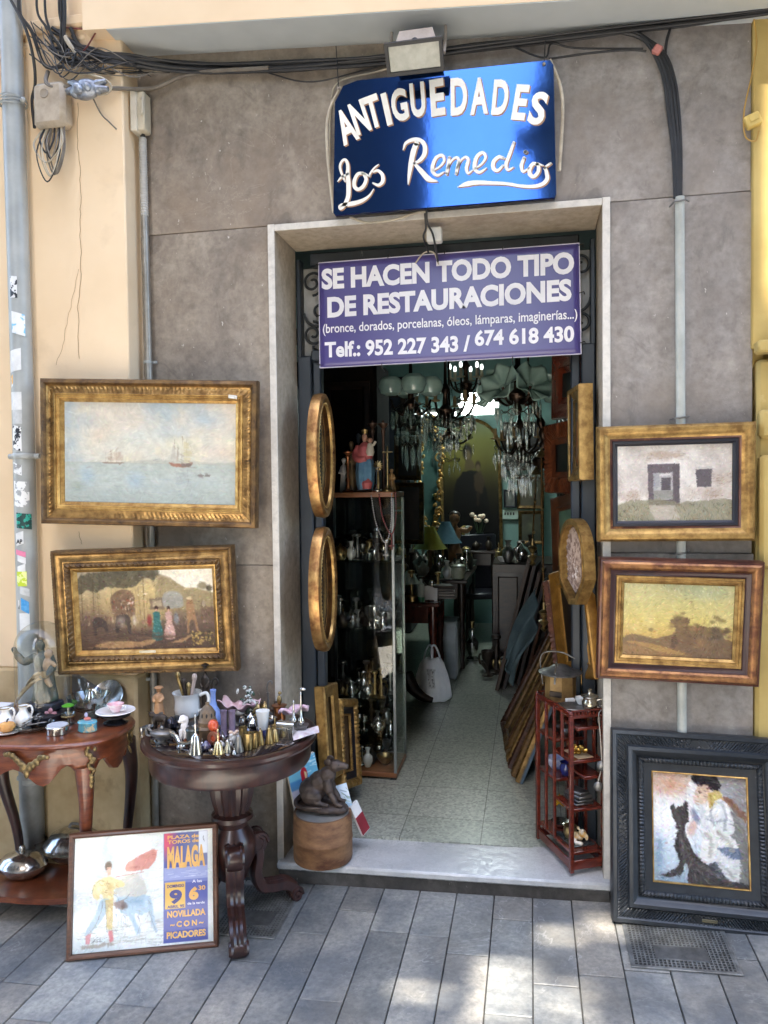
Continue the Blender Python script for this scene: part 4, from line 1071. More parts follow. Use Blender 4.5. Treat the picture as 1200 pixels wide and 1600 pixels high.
# --- village fair -----------------------------------------------
t, w, h = framed('framed_painting', 'painting of ladies and oxcarts at a fair in a carved gold frame with a nameplate', [(87, 859), (369, 853), (369, 1045), (90, 1054)], [-.215, -.115, -.10, -.20])
MB().frame(w, h, [(0, -.03), (0, .018), (.004, .026), (.012, .026), (.016, .02)], 130, eggs(.012, .004, (2, 3))).build('outer_moulding', M_GOLDD, t)
MB().frame(w, h, [(.016, .02), (.022, .014), (.032, .012), (.042, .017), (.046, .02), (.050, .018)], 1).build('cove_band', M_GOLD, t)
MB().frame(w, h, [(.050, .018), (.053, .022), (.058, .027), (.064, .026), (.070, .018), (.073, .012)], 190, leaves(.021, .008, (1, 2, 3, 4))).build('carved_band', M_GOLDD, t)
MB().frame(w, h, [(.073, .012), (.078, .012), (.080, .008), (.088, .002), (.092, -.008)], 1).build('inner_moulding', M_GOLDB, t)
P = Paint(260, 160, (120, 104, 84), 21)
P.vgrad([(0, (170, 158, 138)), (.25, (176, 158, 124)), (.45, (150, 130, 100)), (.6, (116, 98, 82)), (.78, (92, 76, 66)), (1, (84, 66, 56))])
P.mix(np.clip(1.3 - np.hypot(P.X - .45, (P.Y - .4) * .8) * 4, 0, .6), (196, 172, 120))
P.poly([(.58, 0), (1, 0), (1, .3), (.86, .24), (.78, .22), (.7, .12)], (232, 224, 206), 1, .03, 3)
P.poly([(0, .06), (.2, .0), (.6, 0), (.58, .12), (.5, .1), (.44, .2), (.34, .22), (.22, .2), (.16, .26), (.06, .22), (0, .26)], (78, 74, 62), .92, .09, 2, .35)
P.poly([(.6, .12), (.72, .16), (.8, .26), (.9, .26), (1, .32), (1, .5), (.6, .45)], (148, 134, 104), .8, .06, 3)
P.blob(.92, .22, .05, .06, (118, 108, 84), .8, .5, 0, .3); P.blob(.97, .25, .03, .05, (66, 62, 46), .8, .5, 0, .3)
for i in range(26): x = P.g.random(); P.line([(x, .18 + .1 * P.g.random()), (x + .01, .6)], .002 + .003 * P.g.random(), [(104, 92, 70), (150, 132, 98)][i % 2], .45)
for x in (.03, .115, .49): P.line([(x, .1), (x - .005, .62)], .005, (92, 80, 62), .8)
P.strokes(160, [(96, 84, 68), (176, 154, 112), (122, 106, 84)], (0, .25, 1, .6), .05, .004, 85, .3)
P.poly([(.24, .36), (.28, .27), (.34, .24), (.40, .28), (.42, .46), (.40, .58), (.26, .58)], (106, 84, 70), .85, .03, 2, .2); P.strokes(40, [(206, 190, 170), (150, 90, 70), (90, 74, 66)], (.25, .34, .41, .5), .012, .006, 90, .8)
P.poly([(.53, .36), (.64, .35), (.64, .5), (.53, .5)], (112, 96, 84), .8, .02, 2); P.poly([(.55, .39), (.62, .38), (.62, .46), (.55, .47)], (168, 152, 124), .8, .02, 2)
P.poly([(.63, .34), (.66, .28), (.73, .28), (.77, .35), (.77, .48), (.64, .48)], (150, 148, 142), .8, .02, 3)
P.strokes(70, [(96, 80, 70), (136, 112, 92), (176, 156, 130), (116, 74, 66)], (.05, .54, 1, .66), .02, .007, 90, .6)
for q in [[(.10, .62), (.14, .58), (.2, .64), (.21, .8), (.19, .8), (.18, .72), (.13, .72), (.12, .82), (.10, .8)], [(.27, .6), (.3, .56), (.36, .56), (.38, .62), (.38, .8), (.36, .8), (.35, .68), (.31, .68), (.29, .8), (.27, .78)]]: P.poly(q, (74, 64, 60), .85, .015, 1)
P.blob(.31, .64, .05, .1, (158, 146, 132), .6, .7); P.blob(.41, .63, .02, .09, (186, 176, 160), .7, .6); P.blob(.52, .64, .025, .1, (128, 52, 52), .8, .6)
def lady(x, y, s, c, c2):
    P.blob(x, y - .12 * s, .014 * s, .03 * s, (66, 48, 42), 1, .4); P.blob(x, y - .095 * s, .009 * s, .02 * s, (190, 150, 126), 1, .4)
    P.poly([(x - .02 * s, y - .07 * s), (x + .02 * s, y - .07 * s), (x + .022 * s, y + .03 * s), (x + .036 * s, y + .22 * s), (x - .034 * s, y + .22 * s), (x - .02 * s, y + .03 * s)], c, 1, .012, 1)
    P.strokes(26, [c2, c], (x - .028 * s, y + .02, x + .028 * s, y + .2 * s), .012, .004, 60, .7)
lady(.575, .62, 1.15, (62, 104, 100), (120, 168, 158)); lady(.665, .62, 1.1, (184, 150, 138), (226, 206, 190)); P.blob(.72, .62, .025, .1, (128, 134, 138), .7, .5)
P.poly([(.8, .42), (.83, .36), (.85, .42), (.86, .56), (.88, .78), (.865, .78), (.85, .66), (.82, .66), (.81, .8), (.795, .78), (.8, .6)], (150, 118, 88), .95, .012, 1); P.blob(.823, .37, .025, .025, (210, 188, 150), .9, .4)
P.poly([(.9, .5), (.92, .4), (.95, .48), (1, .5), (1, .76), (.95, .62), (.9, .68)], (112, 92, 78), .85, .02, 2); P.blob(.925, .45, .015, .06, (176, 164, 144), .7, .5)
P.strokes(60, [(92, 74, 62), (122, 100, 82)], (0, .78, 1, .98), .12, .006, 0, .5, 8)
for q in [[(.1, .95), (.2, .9), (.4, .9), (.56, .88), (.5, .95), (.3, .98)], [(.66, .92), (.78, .87), (.8, .84), (.84, .84), (.76, .93)]]: P.poly(q, (206, 166, 116), .75, .03, 2, .5)
P.blob(.62, .85, .12, .05, (74, 56, 50), .6, .9)
P.strokes(120, [(186, 152, 84), (96, 86, 52), (214, 186, 116), (70, 60, 42)], (.82, .78, .99, .96), .012, .005, 60, .8, 60)
P.strokes(14, [(226, 214, 190)], (.44, .18, .52, .34), .004, .004, 90, .9)
P.tone(.10, 26); P.tone(.06, 70, 2)
P.smear(1, .006)
P.brush(2600, .014, .0045, 8, .6)
P.brush(900, .010, .0028, 14, .6)
P.a = np.clip(.5 + (P.a - .5) * 1.15, 0, 1)
P.build('canvas', w - .18, h - .18, t, .006, rough=.45, bump=.1, spec=.3)
mb = MB(); mb.box((0, -.008, -h / 2 + .082), (.066, .004, .012), bev=.001); mb.build('nameplate', mat('brass_plate', L(222, 214, 190), L(190, 178, 140), rough=.3, metal=.5), t)
backing(t, w, h)

# --- ruined house ------------------------------------------------
t, w, h = framed('framed_painting', 'painting of a crumbling whitewashed house in a plain gold frame with black slip', [(930, 668), (1178, 658), (1180, 845), (935, 845)], [-.07, -.07, -.05, -.05])
MB().frame(w, h, [(0, -.03), (0, .012), (.003, .018), (.010, .026), (.020, .027), (.032, .020), (.042, .012), (.046, .010)], 1).build('outer_moulding', M_GOLDP, t)
MB().frame(w, h, [(.046, .010), (.050, .008), (.054, .008)], 1).build('red_brown_line', M_MAROON, t)
MB().frame(w, h, [(.054, .008), (.056, .011), (.064, .011), (.067, .005), (.073, .001)], 1).build('black_slip', M_BLACKSLIP, t)
P = Paint(230, 160, (206, 198, 190), 31)
n1 = P.noise(6); P.mix(np.clip((n1 - .5) * 4, 0, .8), (226, 220, 212)); P.mix(np.clip((.44 - n1) * 4, 0, .6), (178, 168, 160))
def rub(x0, y0, x1, y1, k=40):
    P.blob((x0 + x1) / 2, (y0 + y1) / 2, (x1 - x0) / 1.7, (y1 - y0) / 1.5, (168, 150, 136), .75, .8, 0, .5)
    P.strokes(k, [(120, 100, 90), (190, 172, 156), (150, 118, 100), (214, 204, 194)], (x0, y0, x1, y1), .02, .003, 0, .7, 15)
rub(.2, .08, .62, .2, 60); rub(.62, .55, 1, .75, 110); rub(0, .6, .26, .74, 60); rub(.82, .38, 1, .55, 60)
for a in [(.38, .12, .12, .05), (.52, .14, .08, .04)]: P.blob(a[0], a[1], a[2], a[3], (182, 164, 148), .8, .5, 0, .4)
P.poly([(.27, .235), (.55, .235), (.55, .82), (.28, .82)], (98, 88, 92), .97, .006); P.poly([(.27, .232), (.56, .228), (.56, .25), (.27, .25)], (236, 230, 224), .8)
P.poly([(.32, .37), (.49, .365), (.49, .72), (.325, .73)], (176, 172, 170), .95); P.poly([(.32, .37), (.375, .37), (.375, .55), (.325, .6)], (150, 150, 152), .8)
P.poly([(.39, .43), (.475, .43), (.475, .6), (.39, .6)], (82, 76, 80), .95); P.poly([(.375, .385), (.475, .38), (.475, .4), (.375, .41)], (214, 210, 204), .9)
P.poly([(.32, .6), (.49, .6), (.49, .71), (.325, .72)], (138, 136, 128), .9, .02); P.strokes(20, [(100, 104, 96), (170, 168, 160)], (.33, .6, .48, .7), .012, .003, 80, .7)
P.poly([(.49, .25), (.55, .25), (.55, .8), (.51, .74)], (84, 76, 80), .6)
P.poly([(.69, .33), (.83, .33), (.825, .56), (.70, .565)], (92, 84, 88), .96, .006); P.poly([(.685, .30), (.84, .295), (.84, .33), (.685, .335)], (190, 182, 176), .95); P.line([(.685, .335), (.84, .33)], .004, (84, 74, 74), .8)
P.poly([(.0, .78), (.3, .72), (.55, .76), (1, .74), (1, 1), (0, 1)], (132, 128, 104), .8, .06, 3)
P.poly([(.27, .8), (.52, .8), (.56, 1), (.33, 1)], (190, 178, 166), .85, .03, 3, .3)
for bx in ((0, .76, .28, .99), (.5, .76, 1, .98)):
    P.strokes(230, [(92, 94, 66), (142, 138, 96), (112, 104, 78), (168, 154, 118), (74, 76, 58), (150, 118, 88)], bx, .03, .0035, 75, .6, 45)
P.tone(.05, 40)
P.brush(2400, .016, .005, 9)
P.brush(900, .014, .003, 16, .6, 80)
P.build('canvas', w - .146, h - .146, t, .004, rough=.4, bump=.25); backing(t, w, h)

# --- golden landscape --------------------------------------------
t, w, h = framed('framed_painting', 'hazy yellow landscape with dark trees in a stepped maroon and gold frame', [(933, 872), (1190, 877), (1188, 1073), (935, 1057)], [-.09, -.09, -.06, -.06])
MB().frame(w, h, [(0, -.03), (0, .012), (.004, .02), (.010, .022)], 1).build('outer_edge', M_MAROON, t)
MB().frame(w, h, [(.010, .022), (.016, .028), (.026, .028), (.036, .02), (.040, .014)], 1).build('outer_moulding', gold('brown_bronze_gilding', L(160, 114, 70), L(100, 62, 42), L(66, 38, 32), rough=.36, metal=.6), t)
MB().frame(w, h, [(.040, .014), (.048, .009), (.056, .007), (.060, .009)], 1).build('dark_cove', mat('dark_maroon_wood', L(72, 40, 36), L(48, 26, 26), rough=.35), t)
MB().frame(w, h, [(.060, .009), (.062, .013), (.068, .013), (.071, .007), (.078, .006), (.081, .009), (.085, .006), (.090, .0)], 1).build('inner_moulding', M_GOLDP, t)
P = Paint(220, 160, (190, 176, 120), 41)
P.vgrad([(0, (178, 174, 130)), (.25, (196, 184, 122)), (.5, (208, 188, 112)), (.72, (196, 164, 92)), (1, (150, 112, 70))])
n1 = P.noise(4); P.mix(np.clip((n1 - .52) * 3, 0, .5), (214, 200, 140)); P.blob(.75, .1, .3, .15, (150, 166, 140), .5, 1)
P.poly([(0, .76), (.12, .72), (.3, .76), (.4, .72), (.48, .7), (.48, .88), (0, .86)], (110, 86, 62), .85, .03, 3)
P.poly([(.44, .9), (.46, .72), (.5, .62), (.47, .55), (.44, .5), (.5, .46), (.58, .46), (.62, .52), (.6, .58), (.7, .55), (.8, .58), (.88, .62), (.94, .72), (1, .78), (1, 1), (.5, 1)], (96, 72, 54), .92, .06, 3, .25)
P.blob(.66, .6, .07, .05, (150, 92, 66), .7, .7, 0, .4); P.blob(.85, .7, .12, .1, (92, 88, 76), .6, .9, 0, .3); P.blob(.72, .8, .1, .1, (150, 112, 70), .6, .9, 0, .3)
P.poly([(0, .84), (.2, .82), (.45, .88), (.6, .93), (.6, 1), (0, 1)], (132, 98, 60), .8, .03, 3, .3); P.poly([(.02, .82), (.25, .83), (.5, .92), (.58, .97), (.4, .96), (.2, .88)], (186, 146, 82), .6, .02, 2)
for a in [(.5, .46, .06, .05), (.86, .44, .05, .05), (.9, .48, .05, .04), (.26, .64, .03, .035), (.62, .24, .025, .03), (.55, .4, .04, .03), (.82, .5, .03, .03)]: P.blob(*a, (126, 106, 66), .75, .7, 0, .6)
for q in [[(.63, .6), (.64, .25)], [(.8, .6), (.86, .44)], [(.27, .74), (.26, .64)], [(.5, .5), (.48, .38)], [(.74, .55), (.76, .4)]]: P.line(q, .0025, (112, 88, 56), .7)
for i in range(60):
    x = .44 + .54 * P.g.random(); P.blob(x, .55 + .12 * P.g.random() - .09 * math.exp(-((x - .55) / .09) ** 2) + .04 * (x > .7), .02 + .03 * P.g.random(), .02 + .03 * P.g.random(), [(96, 78, 52), (124, 100, 62), (84, 66, 48), (140, 112, 70)][i % 4], .6, .8, 0, .5)
P.strokes(120, [(118, 94, 58), (150, 122, 74), (84, 64, 48)], (.44, .4, .98, .9), .03, .003, 70, .35, 60); P.strokes(60, [(110, 90, 56)], (.44, .3, .95, .55), .008, .0035, 60, .5, 90)
P.tone(.07, 30)
P.brush(2600, .022, .006, 9)
P.brush(900, .012, .003, 18, .6)
P.build('canvas', w - .18, h - .18, t, .004, rough=.3, bump=.3); backing(t, w, h)

# --- boy and dog in the black frame ------------------------------
t, w, h = framed('framed_painting', 'large black ripple-moulded frame with painting of a seated boy and black dog', [(953, 1136), (1236, 1156), (1240, 1466), (957, 1438)], [-.035, -.035, -.165, -.175])
MB().frame(w, h, [(0, -.035), (0, .02), (.004, .028), (.016, .03), (.020, .026)], 1).build('outer_moulding', M_EBONY, t)
MB().frame(w, h, [(.020, .026), (.024, .024), (.030, .0245), (.036, .0245), (.042, .0245), (.048, .0245), (.052, .024), (.054, .027)], 190, lambda k, t_, s_: (.0022 * (1 if (int(t_ / .0052) + k) % 2 else -1) if k in (1, 2, 3, 4, 5) else 0)).build('ripple_band', M_EBONY, t)
MB().frame(w, h, [(.054, .027), (.058, .034), (.070, .036), (.082, .026), (.088, .016), (.092, .014)], 1).build('reeded_moulding', M_EBONY, t)
MB().frame(w, h, [(.092, .014), (.096, .018), (.103, .019), (.110, .016), (.113, .012)], 170, eggs(.0125, .006, (1, 2, 3))).build('bead_band', M_EBONY, t)
MB().frame(w, h, [(.113, .012), (.140, .007), (.141, .004)], 1).build('flat_slip', M_EBONY, t)
MB().frame(w, h, [(.141, .009), (.1425, .010), (.1455, .009), (.146, .0)], 1).build('gilt_line', M_GOLDB, t)
P = Paint(200, 256, (206, 206, 204), 51)
P.vgrad([(0, (196, 176, 160)), (.3, (232, 224, 216)), (.6, (226, 230, 230)), (1, (150, 166, 178))])
P.blob(.2, .1, .3, .14, (196, 140, 106), .75, .9, 0, .4); P.blob(.15, .42, .3, .22, (244, 242, 238), .95, .9, 0, .2); P.blob(.2, .78, .2, .2, (196, 208, 214), .7, 1, 0, .3); P.blob(.06, .75, .1, .25, (110, 140, 164), .7, .9, 0, .4); P.blob(.14, .95, .2, .06, (110, 130, 146), .7, .9, 0, .3)  # white area at left is blown glare put into the paint
P.poly([(.7, 0), (1, 0), (1, 1), (.75, 1), (.8, .4)], (110, 108, 106), .75, .05, 4, .2); P.blob(.8, .12, .16, .14, (168, 170, 170), .6, .9, 0, .4); P.poly([(.72, .2), (.8, .18), (1, .32), (1, .42), (.84, .3)], (128, 84, 64), .8, .04, 2)
P.poly([(.66, .42), (.72, .3), (.86, .28), (.96, .45), (1, .7), (1, .95), (.9, 1), (.84, .7)], (120, 116, 108), .85, .04, 3, .3)
# dog
P.poly([(.19, .33), (.225, .285), (.25, .315), (.32, .30), (.345, .26), (.385, .27), (.38, .38), (.385, .44), (.36, .45), (.34, .52), (.38, .62), (.46, .74), (.62, .84), (.84, .93), (1, .97), (1, 1), (.4, 1), (.38, .88), (.34, .82), (.3, .92), (.18, .96), (.1, .95), (.24, .87), (.28, .8), (.23, .68), (.26, .52), (.22, .42), (.2, .36)], (62, 56, 54), .97, .02, 1)
P.strokes(70, [(88, 80, 74), (46, 42, 44), (104, 96, 84)], (.24, .34, .6, .95), .04, .005, 60, .35, 30)
P.blob(.42, .5, .06, .1, (206, 164, 144), .8, .6, 20); P.blob(.46, .38, .05, .1, (98, 108, 128), .75, .6, -20)
# boy
P.poly([(.4, .08), (.46, .05), (.52, .14), (.5, .26), (.4, .3), (.37, .2)], (226, 222, 214), .95, .02, 2)
P.poly([(.42, .02), (.52, -.02), (.68, .0), (.73, .1), (.7, .15), (.62, .13), (.56, .15), (.48, .1)], (38, 32, 34), 1, .03, 2)
P.poly([(.5, .1), (.6, .1), (.62, .2), (.56, .25), (.48, .22), (.47, .15)], (212, 180, 152), .95, .015, 2); P.blob(.6, .135, .02, .025, (198, 150, 126), .9, .5); P.strokes(6, [(70, 50, 46)], (.5, .12, .56, .16), .02, .004, 0, .8)
P.poly([(.44, .2), (.53, .19), (.56, .25), (.5, .3), (.44, .28)], (224, 196, 172), .9, .015, 2); P.poly([(.6, .16), (.72, .14), (.76, .2), (.66, .32), (.6, .3)], (196, 170, 96), .9, .02, 2)
P.poly([(.44, .27), (.52, .27), (.58, .36), (.6, .44), (.56, .46), (.48, .36)], (206, 208, 206), .9, .02, 2)
P.poly([(.66, .24), (.76, .22), (.84, .34), (.86, .5), (.76, .54), (.6, .48), (.52, .44), (.56, .38), (.64, .4)], (228, 226, 220), .96, .02, 2)
P.poly([(.54, .52), (.66, .49), (.82, .54), (.9, .62), (.88, .72), (.74, .7), (.68, .76), (.6, .8), (.5, .76), (.52, .62)], (232, 228, 218), .96, .02, 2)
P.poly([(.66, .74), (.78, .7), (.9, .72), (.92, .84), (.88, .95), (.76, .92), (.7, .84)], (220, 218, 210), .95, .02, 2); P.poly([(.66, .66), (.9, .64), (.94, .74), (.86, .76)], (84, 98, 122), .8, .03, 2)
P.poly([(.58, .82), (.66, .78), (.76, .92), (.7, .96)], (60, 62, 66), .8, .02, 2); P.strokes(120, [(182, 178, 168), (246, 244, 238), (150, 150, 148)], (.44, .24, .92, .95), .05, .006, 70, .35, 40)
P.strokes(90, [(196, 176, 160), (240, 238, 232), (160, 168, 176)], (.02, .02, .98, .98), .06, .008, 60, .18, 60)
fold = lambda pts, wd, c, al: P.line([tuple(q) for q in smooth_path([(a, b, 0) for a, b in pts], 5) for q in [(q[0], q[1])]], wd, c, al)
for pts, wd, c, al in (([(.24, .34), (.29, .45), (.29, .6), (.34, .78)], .03, (104, 96, 90), .45), ([(.3, .62), (.42, .78), (.6, .88), (.8, .95)], .03, (110, 102, 96), .4), ([(.22, .3), (.26, .34)], .015, (120, 110, 104), .5), ([(.36, .3), (.37, .4)], .015, (36, 32, 32), .6), ([(.28, .5), (.26, .66), (.28, .8)], .02, (38, 34, 34), .6),
                       ([(.66, .26), (.62, .36), (.66, .46)], .02, (150, 152, 152), .6), ([(.74, .24), (.78, .34), (.76, .5)], .022, (140, 142, 144), .6), ([(.56, .4), (.66, .42), (.78, .4)], .016, (128, 132, 138), .55), ([(.56, .54), (.62, .6), (.6, .74)], .03, (168, 160, 146), .6), ([(.7, .52), (.8, .6), (.84, .68)], .03, (158, 150, 136), .6), ([(.7, .8), (.78, .84), (.84, .92)], .025, (160, 156, 146), .6), ([(.5, .16), (.53, .165)], .008, (50, 36, 34), .9), ([(.49, .2), (.5, .215)], .008, (150, 100, 84), .8), ([(.47, .15), (.465, .185)], .01, (178, 140, 114), .8), ([(.46, .24), (.52, .26)], .012, (176, 140, 116), .7), ([(.45, .26), (.5, .28)], .01, (170, 134, 112), .6), ([(.52, .03), (.6, .02), (.7, .06)], .02, (80, 72, 72), .5), ([(.62, .18), (.64, .28)], .014, (150, 120, 60), .6), ([(.7, .17), (.68, .26)], .012, (222, 200, 130), .6)): fold(pts, wd, c, al)
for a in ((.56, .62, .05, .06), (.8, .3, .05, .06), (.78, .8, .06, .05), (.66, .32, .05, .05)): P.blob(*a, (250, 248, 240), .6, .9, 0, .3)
P.tone(.06, 24)
P.smear(1, .01, 18)
P.brush(2600, .03, .010, 10)
P.brush(1400, .02, .005, 18, .5)
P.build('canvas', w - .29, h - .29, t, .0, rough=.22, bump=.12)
backing(t, w, h)
mb = MB(); mb.box((.02, -.026, -h / 2 + .036), (.05, .004, .011), bev=.001); mb.build('nameplate', mat('dark_brass', L(120, 112, 90), rough=.4, metal=.7), t)

# --- bullfight poster --------------------------------------------
t, w, h = framed('framed_poster', 'framed bullfight poster of a matador and bull, leaning on the pavement below the round table', [(108, 1302), (341, 1286), (340, 1478), (104, 1503)], [-.545, -.395, -.485, -.637], 'poster')
MB().frame(w, h, [(0, -.02), (0, .006), (.004, .011), (.010, .012), (.016, .008), (.018, .0)], 1).build('frame', M_BROWNF, t)
W2, H2 = w - .036, h - .036
P = Paint(300, 240, (222, 226, 222), 61)
n1 = P.noise(5); P.mix(np.clip((n1 - .5) * 3, 0, .7), (240, 242, 236)); P.mix(np.clip((.47 - n1) * 4, 0, .8), (196, 206, 206))
P.blob(.22, .1, .04, .2, (172, 190, 198), .7, .9, 10, .3); P.blob(.12, .16, .06, .12, (244, 244, 240), .9, .8); P.blob(.26, .2, .04, .14, (164, 180, 186), .6, .9, 0, .3); P.blob(.47, .1, .09, .1, (248, 248, 246), .9, .9)
P.strokes(90, [(206, 202, 184), (184, 194, 194), (226, 214, 190)], (.02, .3, .62, .6), .12, .004, 0, .4, 12); P.strokes(90, [(176, 168, 146), (150, 152, 140), (206, 200, 182), (120, 124, 116)], (.02, .78, .62, .97), .1, .004, 0, .45, 14)
P.poly([(.38, .26), (.46, .2), (.58, .16), (.59, .25), (.54, .31), (.46, .33), (.38, .33)], (198, 112, 98), .9, .03, 2, .3); P.line([(.3, .37), (.5, .345)], .004, (170, 70, 62), .8)
P.poly([(.3, .44), (.4, .36), (.48, .38), (.52, .5), (.5, .56), (.36, .58)], (188, 184, 170), .75, .03, 3, .3)
P.poly([(.3, .6), (.34, .54), (.44, .56), (.52, .55), (.555, .62), (.575, .76), (.6, .86), (.585, .88), (.56, .8), (.53, .7), (.48, .72), (.44, .7), (.46, .8), (.48, .86), (.45, .88), (.43, .8), (.4, .72), (.34, .68)], (156, 184, 202), .92, .02, 2, .2)
P.strokes(50, [(104, 132, 156), (196, 210, 216), (120, 112, 104)], (.31, .56, .56, .76), .03, .003, 60, .5, 60); P.poly([(.28, .58), (.36, .57), (.36, .66), (.3, .66)], (136, 98, 84), .8, .04, 2, .4); P.strokes(14, [(96, 110, 124)], (.3, .66, .36, .8), .03, .003, 70, .6, 40)
P.blob(.245, .27, .03, .05, (72, 48, 44), 1, .4); P.poly([(.235, .28), (.265, .28), (.262, .35), (.24, .36)], (216, 168, 146), .95, .01, 1)
P.poly([(.16, .4), (.24, .36), (.29, .38), (.36, .42), (.36, .46), (.29, .48), (.285, .56), (.22, .56), (.2, .5), (.17, .56), (.13, .5)], (226, 206, 138), .9, .02, 1, .2)
P.strokes(50, [(178, 140, 70), (244, 234, 190), (150, 110, 70)], (.17, .38, .3, .56), .02, .003, 60, .7, 60)
P.poly([(.2, .56), (.26, .57), (.24, .66), (.16, .8), (.09, .86), (.1, .8), (.15, .7)], (160, 184, 196), .9, .015, 1, .2); P.poly([(.225, .56), (.285, .56), (.28, .82), (.24, .82), (.235, .68)], (206, 176, 104), .9, .015, 1, .3); P.strokes(26, [(156, 108, 58), (236, 216, 160)], (.23, .56, .28, .8), .015, .003, 70, .7, 50)
P.poly([(.25, .83), (.28, .83), (.29, .92), (.26, .93)], (206, 104, 110), .9, .01, 1); P.poly([(.09, .86), (.13, .84), (.12, .93), (.09, .93)], (206, 130, 134), .9, .01, 1); P.poly([(.05, .94), (.28, .93), (.3, .96), (.06, .97)], (130, 112, 92), .7, .03, 2, .4)
P.strokes(10, [(60, 60, 60)], (.13, .88, .22, .94), .025, .0025, -20, .8, 50)
for a, c, al in (((.36, .52, .07, .05), (216, 212, 198), .7), ((.45, .6, .07, .04), (120, 152, 178), .7), ((.36, .63, .03, .04), (90, 70, 66), .8), ((.52, .62, .03, .06), (196, 214, 222), .7), ((.56, .8, .012, .05), (110, 142, 170), .8), ((.18, .46, .03, .06), (246, 236, 190), .8), ((.26, .46, .03, .05), (190, 160, 90), .6), ((.15, .7, .03, .08), (206, 220, 226), .7), ((.26, .66, .015, .06), (240, 220, 160), .8), ((.5, .24, .06, .04), (222, 150, 136), .6), ((.44, .3, .05, .02), (150, 70, 64), .6), ((.255, .31, .012, .012), (236, 190, 166), .9)): P.blob(*a, c, al, .9, 0, .4)
for q in ([(.33, .6), (.31, .54), (.285, .52)], [(.37, .57), (.4, .53), (.43, .54)], [(.1, .86), (.16, .78), (.2, .66), (.21, .57)], [(.24, .82), (.235, .7), (.225, .57)], [(.13, .5), (.15, .42), (.2, .38)], [(.46, .72), (.48, .8), (.46, .87)], [(.54, .7), (.57, .8), (.59, .88)]): P.line(q, .0035, (110, 100, 96), .6)
P.brush(2600, .018, .005, 9, .6)
P.brush(700, .014, .002, 30, .5, 10)
bx0, bx1 = .645, .965
P.poly([(bx0, .02), (bx1, .02), (bx1, .985), (bx0, .985)], (74, 84, 158), 1, 0, 1); m = (P.X > bx0) & (P.X < bx1) & (P.Y > .02) & (P.Y < .985)
P.mix(m * np.clip((.30 - P.Y) * 6, 0, 1) * np.clip((.76 - P.X) * 12, 0, 1), (214, 74, 108)); P.mix(m * np.clip((.5 - np.abs(P.Y - .2)) * 2, 0, 1) * np.clip((P.X - .74) * 8, 0, 1) * (P.Y < .34), (112, 118, 156))
P.mix(m * (P.Y > .33) * (P.Y < .44), (150, 158, 200)); P.mix(m * (P.Y > .44) * (P.Y < .47), (110, 120, 180))
P.strokes(30, [(226, 228, 236)], (.66, .36, .95, .42), .05, .002, 0, .7, 1)
P.poly([(.655, .46), (.80, .46), (.80, .69), (.655, .69)], (232, 186, 92), 1, 0, 1); P.poly([(.90, .02), (.965, .02), (.965, .22), (.90, .22)], (226, 230, 238), 1, 0, 1)
P.strokes(6, [(60, 60, 70)], (.93, .05, .94, .14), .012, .0022, 80, .8, 30)
P.tone(.03, 30)
P.build('poster_print', W2, H2, t, .004, rough=.4, bump=0, coat=.6)
M_OCHRE = mat('ochre_print', L(236, 186, 104), L(226, 170, 90), rough=.4, coat=.6); M_INDIGO = mat('indigo_print', L(70, 70, 140), rough=.4, coat=.6)
def pt(body, u0, u1, vb, cap, m, bold=.03):
    mb = MB(); put_text(mb, body, (u0 - .5) * W2, (u1 - .5) * W2, (.5 - vb) * H2, cap * H2, .0028, bold=bold)
    mb.build('poster_lettering', m, t, smooth=0)
pt('PLAZA de', .67, .90, .072, .032, M_OCHRE); pt('TOROS de', .67, .90, .115, .032, M_OCHRE); pt('MALAGA', .668, .945, .335, .195, M_OCHRE, .05)
pt('DOMINGO', .668, .79, .505, .028, M_INDIGO, .03); pt('9', .685, .775, .645, .12, M_INDIGO, .05); pt('ABRIL 95', .668, .79, .682, .024, M_INDIGO, .03)
pt('A las', .85, .92, .475, .026, M_WHITE, .02); pt('6', .825, .895, .625, .11, M_OCHRE, .07); pt('30', .895, .945, .545, .04, M_OCHRE, .03); pt('de la tarde', .815, .94, .665, .022, M_WHITE, .02)
pt('NOVILLADA', .668, .945, .765, .058, M_OCHRE, .04); pt('~ C O N ~', .69, .93, .85, .05, M_OCHRE, .04); pt('PICADORES', .665, .945, .945, .058, M_OCHRE, .04)
MB().box((0, .012, 0), (W2 + .01, .008, H2 + .01)).build('back_board', M_RAW, t)

# --- small canvas by the drum ------------------------------------
t, w, h = framed('canvas_painting', 'small unframed canvas of a figure in red shawl by a blue sea', [(459, 1190), (504, 1171), (508, 1322), (463, 1341)], [.03, .11, .09, .0])
MB().box((0, .011, 0), (w, .018, h), bev=.002).build('stretcher', mat('raw_canvas_edge', L(226, 222, 212), rough=.8), t)
P = Paint(80, 230, (90, 170, 206), 71)
FULL = P; P = Paint(80, 140, (90, 170, 206), 71)
P.vgrad([(0, (86, 166, 206)), (.34, (120, 190, 214)), (.38, (74, 140, 196)), (.5, (96, 150, 200)), (.53, (206, 204, 224)), (.8, (186, 188, 216)), (1, (150, 160, 206))])
P.strokes(20, [(226, 238, 240)], (.0, .02, 1, .3), .2, .03, 0, .6, 10)
P.poly([(.42, .26), (.5, .18), (.6, .2), (.64, .3), (.6, .42), (.74, .5), (.78, .6), (.6, .8), (.36, .86), (.3, .78), (.4, .5)], (186, 38, 52), 1, .02, 1); P.poly([(.54, .24), (.62, .28), (.6, .38), (.54, .38)], (236, 214, 160), 1, .01, 1)
